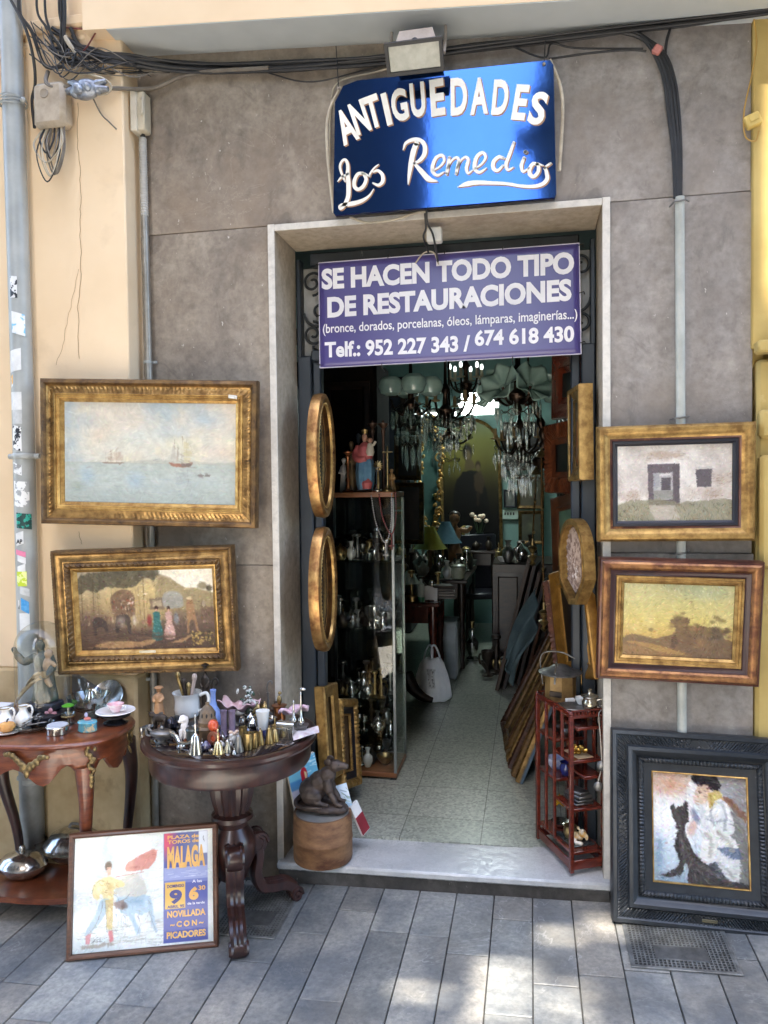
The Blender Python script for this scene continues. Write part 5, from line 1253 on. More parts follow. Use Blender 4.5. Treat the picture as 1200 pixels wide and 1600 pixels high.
P.poly([(.52, .42), (.62, .44), (.7, .56), (.64, .68), (.48, .66), (.5, .5)], (238, 214, 150), 1, .02, 1); P.blob(.6, .55, .03, .02, (60, 40, 40), .9); P.strokes(8, [(250, 246, 240)], (.46, .5, .64, .8), .1, .02, 80, .7); P.strokes(6, [(40, 44, 70)], (.78, .46, .92, .56), .1, .02, 60, .8, 60)
FULL.a[...] = np.array((150, 152, 196)) / 255; FULL.a[:140] = P.a; FULL.blob(.4, .8, .3, .1, (120, 110, 170), .6, 1); P = FULL
P.build('canvas', w - .002, h - .002, t, .0012, rough=.4, bump=.2)

# ================================================================ tables and their wares
M_CHERRY = mat('polished_kingwood', L(122, 66, 40), L(88, 44, 27), scale=5, rough=.28, stretch=(3, 3, 12), coat=.35, c3=L(150, 88, 50), s3=3, l3=.55, h3=.7)
M_MAHOG = mat('dark_polished_mahogany', L(62, 36, 30), L(38, 22, 20), scale=5, rough=.3, stretch=(8, 3, 3), coat=.25)
M_BRASS = mat('aged_brass', L(186, 162, 112), L(122, 102, 66), scale=40, rough=.32, metal=.9, bump=.15)
M_ORMOLU = mat('tarnished_ormolu', L(150, 128, 86), L(92, 76, 50), scale=60, rough=.4, metal=.7, bump=.4)
M_SILVER = mat('tarnished_silver', L(222, 220, 214), L(164, 160, 152), scale=30, rough=.16, metal=.95, rvar=.1)
M_PEWTER = mat('dull_pewter', L(150, 148, 144), L(98, 96, 94), scale=20, rough=.38, metal=.85)
M_PORC = mat('white_porcelain', L(236, 234, 228), L(224, 222, 216), scale=4, rough=.12, coat=.6)
M_DARKBR = mat('dark_bronze', L(74, 62, 52), L(44, 38, 34), scale=18, rough=.42, metal=.5, bump=.2)
M_CLEAR = glass_mat('clear_glass', (.97, .99, .98), 1.0)
M_CUT = glass_mat('cut_glass', (.70, .75, .73), 5, .08)
def fuse(o, vox=.004, sm=3):
    r = o.modifiers.new('fuse', 'REMESH'); r.mode = 'VOXEL'; r.voxel_size = vox; r.use_smooth_shade = True
    if sm: q = o.modifiers.new('soft', 'SMOOTH'); q.iterations = sm; q.factor = .5
    return o
def superell(cx, cy, a, b, n, ang):
    c, s = math.cos(ang), math.sin(ang)
    return (cx + a * math.copysign(abs(c) ** (2 / n), c), cy + b * math.copysign(abs(s) ** (2 / n), s))

# ---- left side table -------------------------------------------
LZ = .67
lt = thing('side_table', 'shaped cherry-brown side table with brass mounts, at the left edge', 'table', (-1.97, -.375, ground_z(-1.93)))
B0 = Vector((-1.97, -.375, ground_z(-1.93)))
def lv(p): return Vector(p) - B0
NS = 96
def ring(a, b, z): return [Vector((*superell(0, 0, a * 1.04, b * 1.06, 2.8, 2 * math.pi * i / NS), z - B0.z)) for i in range(NS)]
mb = MB()
R_ = [ring(.455, .208, LZ - .026), ring(.470, .223, LZ - .020), ring(.474, .227, LZ - .012), ring(.469, .222, LZ - .003), ring(.461, .214, LZ)]
vs = [p for r in R_ for p in r]
mb.add(vs, [(k * NS + i, k * NS + (i + 1) % NS, (k + 1) * NS + (i + 1) % NS, (k + 1) * NS + i) for k in range(4) for i in range(NS)] + [tuple(range(NS))[::-1], tuple(range(4 * NS, 5 * NS))])
mb.build('tabletop', M_CHERRY, lt)
def apz(i):                                             # scalloped lower edge of the apron
    a = 2 * math.pi * i / NS; u = abs(math.sin(2 * a))
    return .132 - .045 * math.sin(a * 6) ** 2 - .02 * abs(math.cos(a)) + .01 * math.cos(a * 12)
vs = []; A1 = ring(.442, .195, 0); A0 = ring(.456, .209, 0)
for i in range(NS): vs += [(A0[i].x * .985, A0[i].y * .985, LZ - .026 - B0.z), (A0[i].x, A0[i].y, LZ - .08 - B0.z), (A1[i].x, A1[i].y, LZ - .026 - apz(i) - B0.z), (A1[i].x * .96, A1[i].y * .94, LZ - .026 - apz(i) - B0.z)]
MB().add(vs, [(i * 4 + k, ((i + 1) % NS) * 4 + k, ((i + 1) % NS) * 4 + k + 1, i * 4 + k + 1) for i in range(NS) for k in range(3)]).build('apron', M_CHERRY, lt)
def cab_leg(pts, r):
    return MB().tube(smooth_path([lv(p) for p in pts], 6), [r * q for q in np.interp(np.linspace(0, 1, (len(pts) - 1) * 6 + 1), [0, .3, .75, .92, 1], [1.35, .95, .62, .7, .95])], 10)
gz = ground_z(-1.6)
for pts in ([(-1.565, -.50, .57), (-1.56, -.505, .42), (-1.60, -.46, .2), (-1.63, -.435, gz)], [(-1.575, -.20, .57), (-1.565, -.185, .42), (-1.585, -.19, .2), (-1.61, -.20, gz)],
            [(-2.05, -.31, .56), (-2.04, -.32, .42), (-2.0, -.295, .2), (-1.985, -.29, ground_z(-1.98))], [(-2.40, -.50, .57), (-2.41, -.505, .42), (-2.37, -.46, .2), (-2.34, -.435, ground_z(-2.3))]):
    cab_leg(pts, .026).build('leg', M_CHERRY if pts[0][1] < -.45 else M_MAHOG, lt)
mb = MB(); S1 = [superell(-.02, .04, .37, .13, 2.6, 2 * math.pi * i / 60) for i in range(60)]
mb.prism(S1, .085, .108); mb.build('shelf', M_CHERRY, lt)
def mount(c, w, h, nrm, n, seed, droop=False):
    g_ = random.Random(seed); mb = MB(); Mx = Matrix.Translation(lv(c)) @ Vector(nrm).to_track_quat('-Y', 'Z').to_matrix().to_4x4()
    for i in range(n):
        t = i / (n - 1)
        if droop: p = ((g_.uniform(-.5, .5)) * w * (1 - .6 * t), -.003, -t * h); r = (w * .26 * (1 - .4 * t), .007, w * .3)
        else: p = ((t - .5) * w, -.003, h * (.35 - 1.1 * (1 - abs(2 * t - 1)) ** 2 + g_.uniform(-.1, .1))); r = (w * .075, .008, h * (.14 + .22 * (1 - abs(2 * t - 1))))
        mb.ball(p, r, 7, 5, Mx, rot=(0, g_.uniform(-.8, .8), 0))
    if not droop:
        for sx in (-1, 1): mb.tube([Mx @ Vector((sx * w * .1, -.004, -h * .2)), Mx @ Vector((sx * w * .3, -.008, h * .1)), Mx @ Vector((sx * w * .52, -.004, h * .35))], [.008, .006, .002], 6)
    return fuse(mb.build('brass_mount', M_ORMOLU, lt), .0028, 1)
mount(atY(40, 1190, -.606), .16, .06, (0, 1, 0), 13, 3); mount(atY(141, 1162, -.515), .034, .155, (-.45, .9, 0), 22, 5, True); mount(atY(203, 1148, -.30), .05, .07, (-1, .15, 0), 9, 6)

# ---- right round table -----------------------------------------
RZ = .66
RC = Vector((-1.085, -.32, 0)); RR = .318; rg = ground_z(-1.06)
rt = thing('pedestal_table', 'round dark mahogany pedestal table on scrolled feet, beside the doorway', 'table', (RC.x, RC.y, rg))
H_ = RZ - rg
MB().lathe([(0, H_ - .03), (RR - .02, H_ - .03), (RR - .006, H_ - .026), (RR, H_ - .016), (RR - .002, H_ - .006), (RR - .012, H_ - .001), (RR - .03, H_ - .001), (RR - .034, H_ - .004), (0, H_ - .004)], 72).build('tabletop', M_MAHOG, rt)
MB().lathe([(0, H_ - .0035), (RR - .036, H_ - .0035), (RR - .034, H_ - .0015), (RR - .036, H_), (0, H_)], 72).build('glass_top', mat('smoked_glass_sheet', L(40, 30, 30), L(34, 26, 26), rough=.04, coat=1), rt)
MB().lathe([(0, H_ - .03), (RR - .03, H_ - .03), (RR - .026, H_ - .05), (RR - .026, H_ - .095), (RR - .032, H_ - .105), (RR - .06, H_ - .105), (RR - .07, H_ - .06), (0, H_ - .06)], 72).build('apron', M_MAHOG, rt)
fl_ = lambda a, k: 1 + (.07 * math.cos(a * 16) if 3 <= k <= 12 else 0)
MB().lathe([(0, H_ - .06), (.075, H_ - .06), (.08, H_ - .10), (.07, H_ - .11)] + [(.071 - .012 * (i / 8) + .012 * math.sin(i / 8 * 3.14), H_ - .115 - i * .022) for i in range(9)] + [(.075, H_ - .30), (.078, H_ - .315), (.06, H_ - .325), (.055, H_ - .345), (.07, H_ - .37), (.085, H_ - .40), (.082, H_ - .46), (.06, H_ - .51), (.05, H_ - .54), (0, H_ - .55)], 64, flute=fl_).build('column', M_MAHOG, rt)
def scroll_leg(ang):
    ca, sa = math.cos(ang), math.sin(ang)
    P = smooth_path([(.045, 0, .30), (.09, 0, .285), (.11, 0, .22), (.10, 0, .15), (.125, 0, .095), (.18, 0, .08), (.235, 0, .075), (.275, 0, .05), (.285, 0, .022)], 5)
    mb = MB(); n = len(P)
    vs = []
    for i, p in enumerate(P):
        t = (P[min(i + 1, n - 1)] - P[max(i - 1, 0)]).normalized(); nn = Vector((-t.z, 0, t.x)); hw = .034 - .008 * i / n; th = .024
        for wy, hz in ((-1, -.6), (-1, .7), (-.6, 1), (-.25, .8), (0, 1), (.25, .8), (.6, 1), (1, .7), (1, -.6), (.6, -1), (-.6, -1)):
            q = p + nn * hz * th; vs.append((q.x, wy * hw, q.z))
    K = 11
    mb.add(vs, [(i * K + j, i * K + (j + 1) % K, (i + 1) * K + (j + 1) % K, (i + 1) * K + j) for i in range(n - 1) for j in range(K)] + [tuple(range(K)), tuple(range((n - 1) * K, n * K))])
    Mx = Matrix.Rotation(R(90), 4, 'X')
    for cx, cz, r in ((.105, .265, .045), (.285, .026, .027)):
        for sgn in (-1, 1):
            mb.tube([(cx + r * (1 - .8 * k / 29) * math.cos(k / 29 * 9), sgn * .026, cz + r * (1 - .8 * k / 29) * math.sin(k / 29 * 9)) for k in range(30)], .009, 6)
        mb.lathe([(r * .9, -.028), (r, -.02), (r, .02), (r * .9, .028)], 20, (0, 0, 0), Matrix.Translation((cx, 0, cz)) @ Mx)
    o = mb.build('leg', M_MAHOG, rt, (0, 0, .005)); o.rotation_euler = (0, 0, ang); o.scale = (.86, 1, 1)
for a in (R(-64), R(42), R(165)): scroll_leg(a)

# ---- wares ------------------------------------------------------
def spot(px, py, z):
    p = atZ(px, py, z); return p, mpp(p)
def ware(name, label, cat, px, py, z, prof, m, seg=20, group=None, flute=None, sy=1.0, rot=0):
    """turned object; profile in photo pixels (radius, height)"""
    p, s = spot(px, py, z)
    return MB().lathe([(r * s, h * s) for r, h in prof], seg, flute=flute, sy=sy).solo(name, m, label, cat, p + Vector((0, 0, .0006)), (0, 0, rot), group)
def part_tube(o, name, pts, r, m, s, seg=7):
    return MB().tube(smooth_path([Vector(q) * s for q in pts], 5), r * s, seg).build(name, m, o)
def part_ball(o, name, c, r, m, s, rot=None):
    return MB().ball(Vector(c) * s, (r * s if isinstance(r, (int, float)) else tuple(q * s for q in r)), 12, 8, rot=rot).build(name, m, o)
def robe(mb, h, w, lean=0.0, folds=9, seed=1):
    """draped standing figure without head, height h to the shoulders"""
    mb.lathe([(w * .95, 0), (w, .04 * h), (w * .82, .25 * h), (w * .72, .45 * h), (w * .62, .62 * h), (w * .78, .8 * h), (w * .7, .92 * h), (w * .3, h)], 36, flute=lambda a, k: 1 + .09 * math.sin(a * folds + k * .5) * (1 if k < 5 else .3))
    mb.add([], [])
# saint under the glass dome
p, s = spot(68, 1121, LZ); s *= 1.03
gd = thing('glass_dome', 'tall clear glass dome over a saint statue on the side table', 'glass dome', p)
MB().lathe([(40 * s, 0), (42 * s, 4 * s), (42 * s, 10 * s), (38 * s, 12 * s), (0, 12 * s)], 40).build('wooden_base', mat('black_base', L(44, 40, 48), L(30, 28, 34), rough=.4), gd)
o = MB().lathe([(38 * s, 12 * s), (38.6 * s, 60 * s), (38.6 * s, 108 * s)] + [(38.6 * s * math.cos(a), 108 * s + 38.6 * s * math.sin(a)) for a in np.linspace(.1, 1.57, 12)], 48).build('glass_bell', glass_mat('dome_glass', (.95, .97, .96), 1.1), gd)
st = thing('saint_statue', 'grey-green robed saint statue with raised arm carrying a child, inside the dome', 'statue', p + Vector((0, 0, 12 * s)))
st.scale = (1.1, 1.1, 1.13)
def U(x, z, y=0): return Vector((x * s, y * s, z * s))
MB().box(U(2, 6), (42 * s, 30 * s, 12 * s), bev=.006).build('plinth', mat('slate_plinth', L(50, 50, 62), L(34, 34, 44), rough=.5), st)
mb = MB(); mb.M = Matrix.Translation(U(4, 12)); robe(mb, 66 * s, 17 * s, folds=7); mb.M = None
mb.ball(U(-2, 86), (6 * s, 7 * s, 8.5 * s)); mb.tube([U(-3, 74), U(-2, 80)], 4 * s, 8)
mb.tube(smooth_path([U(-9, 72), U(-20, 66), U(-28, 64), U(-36, 70), U(-42, 78)], 4), [5.5 * s] * 8 + [5 * s] * 6 + [3.5 * s] * 3, 10); mb.ball(U(-43, 80), 4 * s)
mb.tube(smooth_path([U(12, 70), U(20, 60, -6), U(16, 50, -14), U(8, 50, -16)], 4), [6 * s] * 6 + [4.5 * s] * 7, 10)
fuse(mb.build('robed_body', mat('faded_green_robe', L(96, 100, 84), L(52, 58, 56), scale=16, rough=.6, c3=L(124, 108, 80), s3=9, l3=.5, h3=.62), st), .0035)
mb = MB(); mb.ball(U(14, 62, -8), (7 * s, 6 * s, 12 * s)); mb.ball(U(16, 78, -8), 6 * s); mb.tube([U(12, 52, -10), U(16, 42, -12), U(20, 34, -10)], [5 * s, 4 * s, 3 * s], 8); mb.tube([U(20, 66, -8), U(28, 62, -10)], [3.5 * s, 2.5 * s], 8)
fuse(mb.build('child', mat('worn_flesh_paint', L(176, 150, 118), L(136, 110, 84), scale=16, rough=.55), st), .003)
mb = MB(); mb.grid(lambda u, v: U(20 - 46 * u - 6 * v * u, 56 - 40 * u * u - 10 * v + 3 * math.sin(v * 9), -19 - 3 * math.sin(u * 6 + v * 5)), 14, 8)
o = mb.build('shawl', mat('ochre_shawl', L(160, 142, 104), L(116, 98, 70), scale=18, rough=.7), st); sd = o.modifiers.new('t', 'SOLIDIFY'); sd.thickness = .004
# rest of the side table
def jug(label, px, py, z, k=1.0, m=M_PORC):
    p, s = spot(px, py, z); s *= k
    o = MB().lathe([(q * s, h * s) for q, h in ((7, 0), (8, 2), (13, 8), (14.5, 15), (12, 22), (7, 28), (6, 33), (8.5, 38), (7.8, 38), (5, 33), (5, 28), (0, 26))], 24).solo('jug', m, label, 'jug', p)
    part_tube(o, 'handle', [(7, 0, 36), (14, 0, 38), (17, 0, 30), (13, 0, 19)], 1.7, m, s); part_tube(o, 'gilt_rim', [(8.3 * math.cos(a), 8.3 * math.sin(a), 38) for a in np.linspace(0, 6.28, 14)], .8, M_BRASS, s, 5)
    return o
jug('small white porcelain jug with gilt rim, nearer the table edge of the two', 9, 1142, LZ, .95); jug('white porcelain jug with tall loop handle, in front of the glass dome', 37, 1138, LZ, .95)
p, s = spot(11, 1146, LZ); o = MB().lathe([(13 * s, 1 * s), (20 * s, 3 * s), (21 * s, 4 * s), (12 * s, 2.5 * s), (0, 2.5 * s)], 28).solo('saucer', M_PORC, 'saucer with a small orange pumpkin box on it', 'saucer', p)
o = MB().lathe([(q * s, h * s) for q, h in ((6, 0), (11, 3), (13, 8), (11, 13), (5, 15.5), (0, 15))], 40, flute=lambda a, k: 1 - .1 * abs(math.sin(a * 4.5)) ** 6).solo('trinket_box', mat('pumpkin_glaze', L(222, 168, 96), L(200, 140, 74), scale=20, rough=.25), 'small orange pumpkin-shaped trinket box on a saucer', 'trinket box', p + Vector((0, 0, 3 * s)))
part_tube(o, 'stalk', [(0, 0, 14), (1, 0, 18), (3, 0, 20)], 1.2, M_DARKBR, s)
p, s = spot(52, 1140, LZ)
o = MB().lathe([(q * s, h * s) for q, h in ((18, 0), (26, 3), (31, 9), (30, 9.5), (25, 4.5), (0, 2))], 32, flute=lambda a, k: 1 + .04 * math.cos(a * 16)).solo('glass_dish', M_CUT, 'shallow cut-glass dish heaped with cutlery and buttons', 'dish', p)
for i in range(9):
    a = rnd.uniform(-.5, 2.2); x, y = rnd.uniform(-14, 12), rnd.uniform(-8, 10); h = 8 + i * 1.1; ca, sa = math.cos(a), math.sin(a)
    mb = MB(); mb.tube([Vector((x - 13 * ca, y - 13 * sa, h)) * s, Vector((x + 8 * ca, y + 8 * sa, h + 2)) * s], [1.5 * s, .9 * s], 6); mb.ball(Vector((x + 12 * ca, y + 12 * sa, h + 2.5)) * s, (5 * s, 3 * s, 1.2 * s), 10, 6, rot=(0, 0, a))
    mb.solo('spoon', M_SILVER if i % 2 else M_PEWTER, 'small silver spoon in the heaped cut-glass dish', 'spoon', p, group='spoons in the cut-glass dish')
p, s = spot(82, 1126, LZ)
mb = MB()
for i in range(5): a = i * 1.257 + .3; mb.ball((6.5 * s * math.cos(a), -4 * s, 10 * s + 6.5 * s * math.sin(a)), (5 * s, 2 * s, 4 * s), 10, 6, rot=(0, -a, 0))
o = mb.solo('pink_flower', mat('pink_glass', L(214, 150, 158), L(190, 118, 128), scale=20, rough=.2, coat=.5), 'pink glass flower among the small wares on the side table', 'ornament', p)
part_ball(o, 'flower_centre', (0, -5, 10), 2.6, M_SILVER, s); part_tube(o, 'stem', [(0, 0, 9), (0, 2, 0)], 1.6, M_PEWTER, s)
p, s = spot(107, 1132, LZ)
o = MB().lathe([(q * s, h * s) for q, h in ((8, 0), (9, 1), (8, 12), (11, 18), (10.4, 18), (7.5, 12), (0, 3))], 24).solo('glass_tumbler', M_CUT, 'small gilt-banded glass tumbler holding the green parasol', 'tumbler', p)
part_tube(o, 'gilt_band', [(9.6 * math.cos(a), 9.6 * math.sin(a), 14) for a in np.linspace(0, 6.28, 16)], 1.3, M_BRASS, s, 5)
o = MB().lathe([(0, 33 * s), (4 * s, 33 * s), (9.5 * s, 30 * s), (9 * s, 29 * s), (0, 30.5 * s)], 24).solo('toy_parasol', mat('bright_green_enamel', L(86, 160, 44), L(70, 140, 36), rough=.3), 'bright green mushroom-shaped parasol standing in a small glass', 'ornament', p)
part_tube(o, 'stick', [(0, 0, 3), (0, 0, 31)], 1.5, mat('ivory_stick', L(226, 214, 186), rough=.4), s)
o = ware('tin_box', 'round silver lidded box with white top on the side table edge', 'box', 90, 1146, LZ, [(15, 0), (16.5, 1), (16.5, 9), (17.5, 10), (17.5, 12), (16.5, 13), (0, 13.5)], M_SILVER, 32); s = spot(90, 1146, LZ)[1]
MB().lathe([(15.5 * s, 13.3 * s), (15 * s, 14.2 * s), (0, 14.6 * s)], 28).build('lid_inlay', mat('mother_of_pearl', L(206, 208, 214), L(180, 184, 196), rough=.2), o)
p, s = spot(137, 1142, LZ)
o = MB().lathe([(q * s, h * s) for q, h in ((14, 0), (15.5, 1.5), (14.5, 12), (16, 14), (15, 16), (0, 18))], 28, sy=.75).solo('trinket_box', mat('turquoise_painted', L(70, 160, 190), L(130, 176, 170), scale=40, rough=.2, coat=.5, c3=L(226, 206, 160), s3=30, l3=.56, h3=.6), 'oval turquoise painted trinket box with a tiny figure on its lid', 'trinket box', p)
part_ball(o, 'reclining_figure', (0, 0, 19), (6, 4, 3), mat('coral_glaze', L(210, 120, 104), rough=.3), s); part_ball(o, 'figure_head', (-2, 0, 25), (2.6, 2.6, 4), mat('lilac_glaze', L(190, 186, 214), rough=.3), s)
p, s = spot(140, 1122, LZ)
o = MB().lathe([(q * s, h * s) for q, h in ((14, 0), (15, 2), (8, 5), (9, 9), (22, 16), (30, 28), (32, 37), (30.5, 37), (28, 29), (20, 18), (0, 11))], 40, flute=lambda a, k: 1 + (.035 * math.cos(a * 20) if 3 < k < 7 else 0)).solo('cut_glass_bowl', M_CUT, 'cut-glass footed bowl holding a silver jug handle on the side table', 'bowl', p)
o = MB().lathe([(q * s, h * s) for q, h in ((6, 14), (10, 22), (10, 30), (7, 38), (4, 43), (4, 46), (0, 47))], 24, c=(0, 0, 0)).solo('silver_pot', M_SILVER, 'bulbous polished silver pot standing in the cut-glass bowl', 'pot', p + Vector((0, .01, 0)))
part_tube(o, 'handle', [(3, -5, 43), (10, -9, 46), (13, -10, 36), (9, -9, 28)], 1.8, M_SILVER, s)
p, s = spot(163, 1112, LZ)
MB().lathe([(0, 0), (16 * s, 1 * s), (27 * s, 5 * s), (26 * s, 6 * s), (15 * s, 2.4 * s), (0, 2 * s)], 36, M=Matrix.Rotation(R(55), 4, 'X')).solo('silver_plate', M_SILVER, 'silver plate tilted up behind the cut-glass bowl', 'plate', p + Vector((0, .03, 20 * s)))
p, s = spot(181, 1130, LZ)
MB().lathe([(q * s, h * s) for q, h in ((18, 0), (19, 2), (10, 6), (12, 9), (22, 12), (23, 14), (0, 14))], 28).solo('black_stand', mat('black_lacquer', L(44, 42, 44), rough=.15, coat=.6), 'round black stand under the flowered plate', 'stand', p)
MB().lathe([(q * s, h * s) for q, h in ((12, 14), (20, 16), (30, 20), (29, 21), (18, 17.5), (0, 17))], 36).solo('plate', mat('flowered_china', L(236, 232, 226), L(232, 226, 222), scale=12, rough=.15, c3=L(190, 96, 100), s3=26, l3=.62, h3=.65), 'white flowered china plate on the black stand', 'plate', p)
o = MB().lathe([(q * s, h * s) for q, h in ((6, 18), (7, 20), (12, 29), (13, 31), (12, 31), (6, 22), (0, 21))], 28).solo('teacup', mat('pink_edged_china', L(238, 230, 226), L(222, 140, 150), scale=14, rough=.15), 'pink and white teacup on the flowered plate', 'cup', p)
part_tube(o, 'handle', [(11, 0, 28), (17, 0, 27), (15, 0, 22), (8, 0, 21)], 1.2, M_PORC, s)
p, s = spot(172, 1102, LZ)
for i in range(8):
    a = -.2 + i * .16; mb = MB(); mb.tube([Vector((0, 0, 2)) * s, Vector((26 * math.sin(a) + 6, -2, 8 + 24 * math.cos(a))) * s], [1.2 * s, 2.4 * s], 6)
    mb.solo('cutlery_handle', (M_SILVER, M_PEWTER, M_DARKBR)[i % 3], 'knife handle fanned out behind the flowered plate', 'cutlery', p + Vector((.002 * i, .004 * (i % 3), 0)), group='fanned knife handles on the side table')
p = spot(30, 1106, LZ)[0]
mb = MB(); mb.box((0, 0, .028), (.06, .05, .055), bev=.002); mb.solo('small_box', mat('white_card', L(228, 226, 226), L(200, 200, 210), rough=.6), 'small white cardboard box behind the porcelain jugs', 'box', spot(6, 1122, LZ)[0])
A, B, C_ = atY(113, 1047, -.16), atY(160, 1078, -.16), atY(113, 1092, -.16)
mb = MB(); mb.add([A, B, B + Vector((-.02, 0, -.05)), C_], [(0, 1, 2, 3)]); o = mb.build('plastic_sheet', glass_mat('bluish_film', (.75, .80, .93), 1.6, .05)); sd = o.modifiers.new('t', 'SOLIDIFY'); sd.thickness = .002
tag(o, 'clear bluish plastic sheet standing behind the glass dome', 'plastic sheet')

# covered dishes on the lower shelf
def tureen(label, px, py, z, k, sy, knob):
    p, s = spot(px, py, z); s *= k
    o = MB().lathe([(q * s, h * s) for q, h in ((22, 0), (30, 4), (40, 14), (42, 20), (40, 21), (0, 21))], 40, sy=sy).solo('covered_dish', M_SILVER, label, 'dish', p)
    MB().lathe([(q * s, h * s) for q, h in ((43, 20), (43, 22), (38, 26), (33, 33), (20, 39), (8, 42), (0, 43))], 40, sy=sy).build('lid', M_SILVER, o)
    if knob: part_ball(o, 'lid_knob', (0, 0, 47), (5, 5, 6), M_SILVER, s)
    else: part_tube(o, 'lid_handle', [(-10, 0, 40), (-6, 0, 46), (6, 0, 46), (10, 0, 40)], 1.8, M_PEWTER, s)
    return o
SZ = B0.z + .108
tureen('oval silver covered dish with round knob, front of the lower shelf', 36, 1368, SZ, .92, .75, True)
o = tureen('silver covered dish with wide beaded rim, rear of the lower shelf', 120, 1342, SZ, 1.2, .8, False)
s = spot(120, 1342, SZ)[1] * 1.2
MB().lathe([(q * s, h * s) for q, h in ((40, 17), (52, 20), (53, 22), (42, 21))], 48, sy=.8, flute=lambda a, k: 1 + .02 * math.cos(a * 30)).build('beaded_rim', M_SILVER, o)
p, s = spot(55, 1352, SZ); MB().tube([p + Vector((0, .02, .005)), p + Vector((.05, .06, .07))], [.008, .006], 8).solo('turned_rod', mat('boxwood', L(176, 122, 66), rough=.5), 'turned boxwood handle standing between the two covered dishes', 'handle')

# wares on the round table
T = RZ + .0005
def fig(name, label, px, py, z, h, w, m, head=True, arms=((-.8, .75), (.8, .75)), vox=.003, extra=None):
    p, s = spot(px, py, z); h *= s; w *= s
    mb = MB(); robe(mb, h * .8, w, folds=5)
    if head: mb.ball((0, 0, h * .9), (w * .42, w * .45, h * .1))
    for ax, az in arms: mb.tube([(ax * w * .6, 0, h * .74), (ax * w * 1.15, -w * .2, h * az * .85), (ax * w * .7, -w * .8, h * az * .72)], [w * .25, w * .22, w * .18], 8)
    if extra: extra(mb, h, w)
    o = mb.solo(name, m, label, 'figurine', p); fuse(o, vox, 2); return o
fig('figurine', 'tan carved wooden child figurine with round hat', 249, 1122, T, 50, 9.5, mat('tan_carved_wood', L(190, 146, 104), L(150, 106, 70), scale=20, rough=.5), extra=lambda mb, h, w: mb.lathe([(w * .3, h * .93), (w * .85, h * .94), (w * .6, h * 1.0), (0, h * 1.02)], 16))
p, s = spot(293, 1118, T)
o = MB().lathe([(q * s, h * s) for q, h in ((17, 0), (19, 2), (20, 12), (19, 24), (20, 32), (23, 37), (21.8, 37), (18, 30), (17, 12), (0, 4))], 32).solo('pitcher', M_PORC, 'white porcelain pitcher holding old handles, on the round table', 'pitcher', p)
part_tube(o, 'handle', [(21, 0, 33), (32, 0, 37), (36, 0, 28), (32, 0, 14), (19, 0, 8)], 2.6, M_PORC, s)
for dx, tx, top, m, lb in ((-7, -15, 68, M_BRASS, 'brass-topped walking-stick handle in the white pitcher'), (-2, -5, 58, M_DARKBR, 'dark ribbed handle in the white pitcher'), (3, 3, 52, M_BRASS, 'flat brass blade in the white pitcher'), (8, 13, 66, mat('bone_handle', L(196, 180, 168), L(160, 140, 130), rough=.4), 'pale bone handle leaning out of the white pitcher')):
    mb = MB(); mb.tube([Vector((dx * .5, 0, 6)) * s, Vector((dx, 0, 34)) * s, Vector((tx, 0, top - 8)) * s], [2.2 * s, 2.6 * s, 3.2 * s], 8); mb.ball(Vector((tx, 0, top - 5)) * s, (4.5 * s, 3.5 * s, 6 * s), 10, 7)
    mb.solo('handle', m, lb, 'handle', p)
fig('statuette', 'tall slim black bronze statuette with hat and hooked staff', 322, 1116, T, 80, 8, M_DARKBR, vox=.0025, extra=lambda mb, h, w: (mb.lathe([(w * 1.1, h * .96), (w * .5, h * .99), (0, h * 1.02)], 14), mb.tube(smooth_path([(w * 1.4, -w * .3, 0), (w * 1.5, -w * .3, h * .5), (w * 1.6, -w * .3, h * .66), (w * 2.2, 0, h * .72), (w * 2.6, 0, h * .64), (w * 2.1, 0, h * .58)], 5), w * .22, 6)))
p, s = spot(334, 1137, T)
o = MB().lathe([(q * s, h * s) for q, h in ((8, 0), (9, 1.5), (12, 8), (13, 16), (11, 25), (6, 34), (4, 42), (3.8, 54), (5, 60), (4, 60), (2.8, 54), (0, 50))], 28).solo('vase', mat('jasper_blue', L(136, 158, 212), L(122, 144, 198), scale=10, rough=.5), 'slender pale blue jasper vase with white relief', 'vase', p)
mb = MB(); mb.ball(Vector((0, -12.2, 16)) * s, (3.5 * s, 1.2 * s, 6 * s)); mb.ball(Vector((0, -10.5, 24)) * s, (2 * s, 1.2 * s, 2.2 * s)); mb.build('white_relief', M_PORC, o)
p, s = spot(372, 1118, T)
mb = MB(); mb.grid(lambda u, v: Vector(((u - .5) * 62, (v - .5) * 26 + 4, 8 + 10 * abs(2 * u - 1) ** 2 + 8 * abs(2 * v - 1) ** 2 + 3 * math.sin(u * 18))) * s, 24, 12)
o = mb.solo('shell_dish', mat('pink_lustre', L(232, 204, 200), L(214, 160, 176), scale=12, rough=.2, coat=.4), 'pink lustre shell-shaped dish behind the lilac vases', 'dish', p); sd = o.modifiers.new('t', 'SOLIDIFY'); sd.thickness = .003
part_ball(o, 'foot', (0, 4, 4), (10, 7, 6), M_PORC, s)
for i, (px, lb) in enumerate(((350, 'lilac glass column vase, left of the pair'), (363, 'lilac glass column vase, right of the pair'))):
    ware('column_vase', lb, 'vase', px, 1150, T, [(6, 0), (6.5, 1), (5.2, 4), (5, 34), (6, 40), (5.4, 40), (4.2, 34), (0, 6)], mat('lilac_glass', L(140, 122, 140), L(112, 96, 116), scale=20, rough=.15, coat=.6), 18)
p, s = spot(388, 1118, T)
mb = MB()
for i in range(26): mb.ball((rnd.gauss(0, 8) * s, rnd.gauss(0, 4) * s, (26 + rnd.gauss(0, 9)) * s), (rnd.uniform(2.5, 5) * s, 2 * s, rnd.uniform(2, 4) * s), 7, 5, rot=(rnd.random() * 3, rnd.random() * 3, 0))
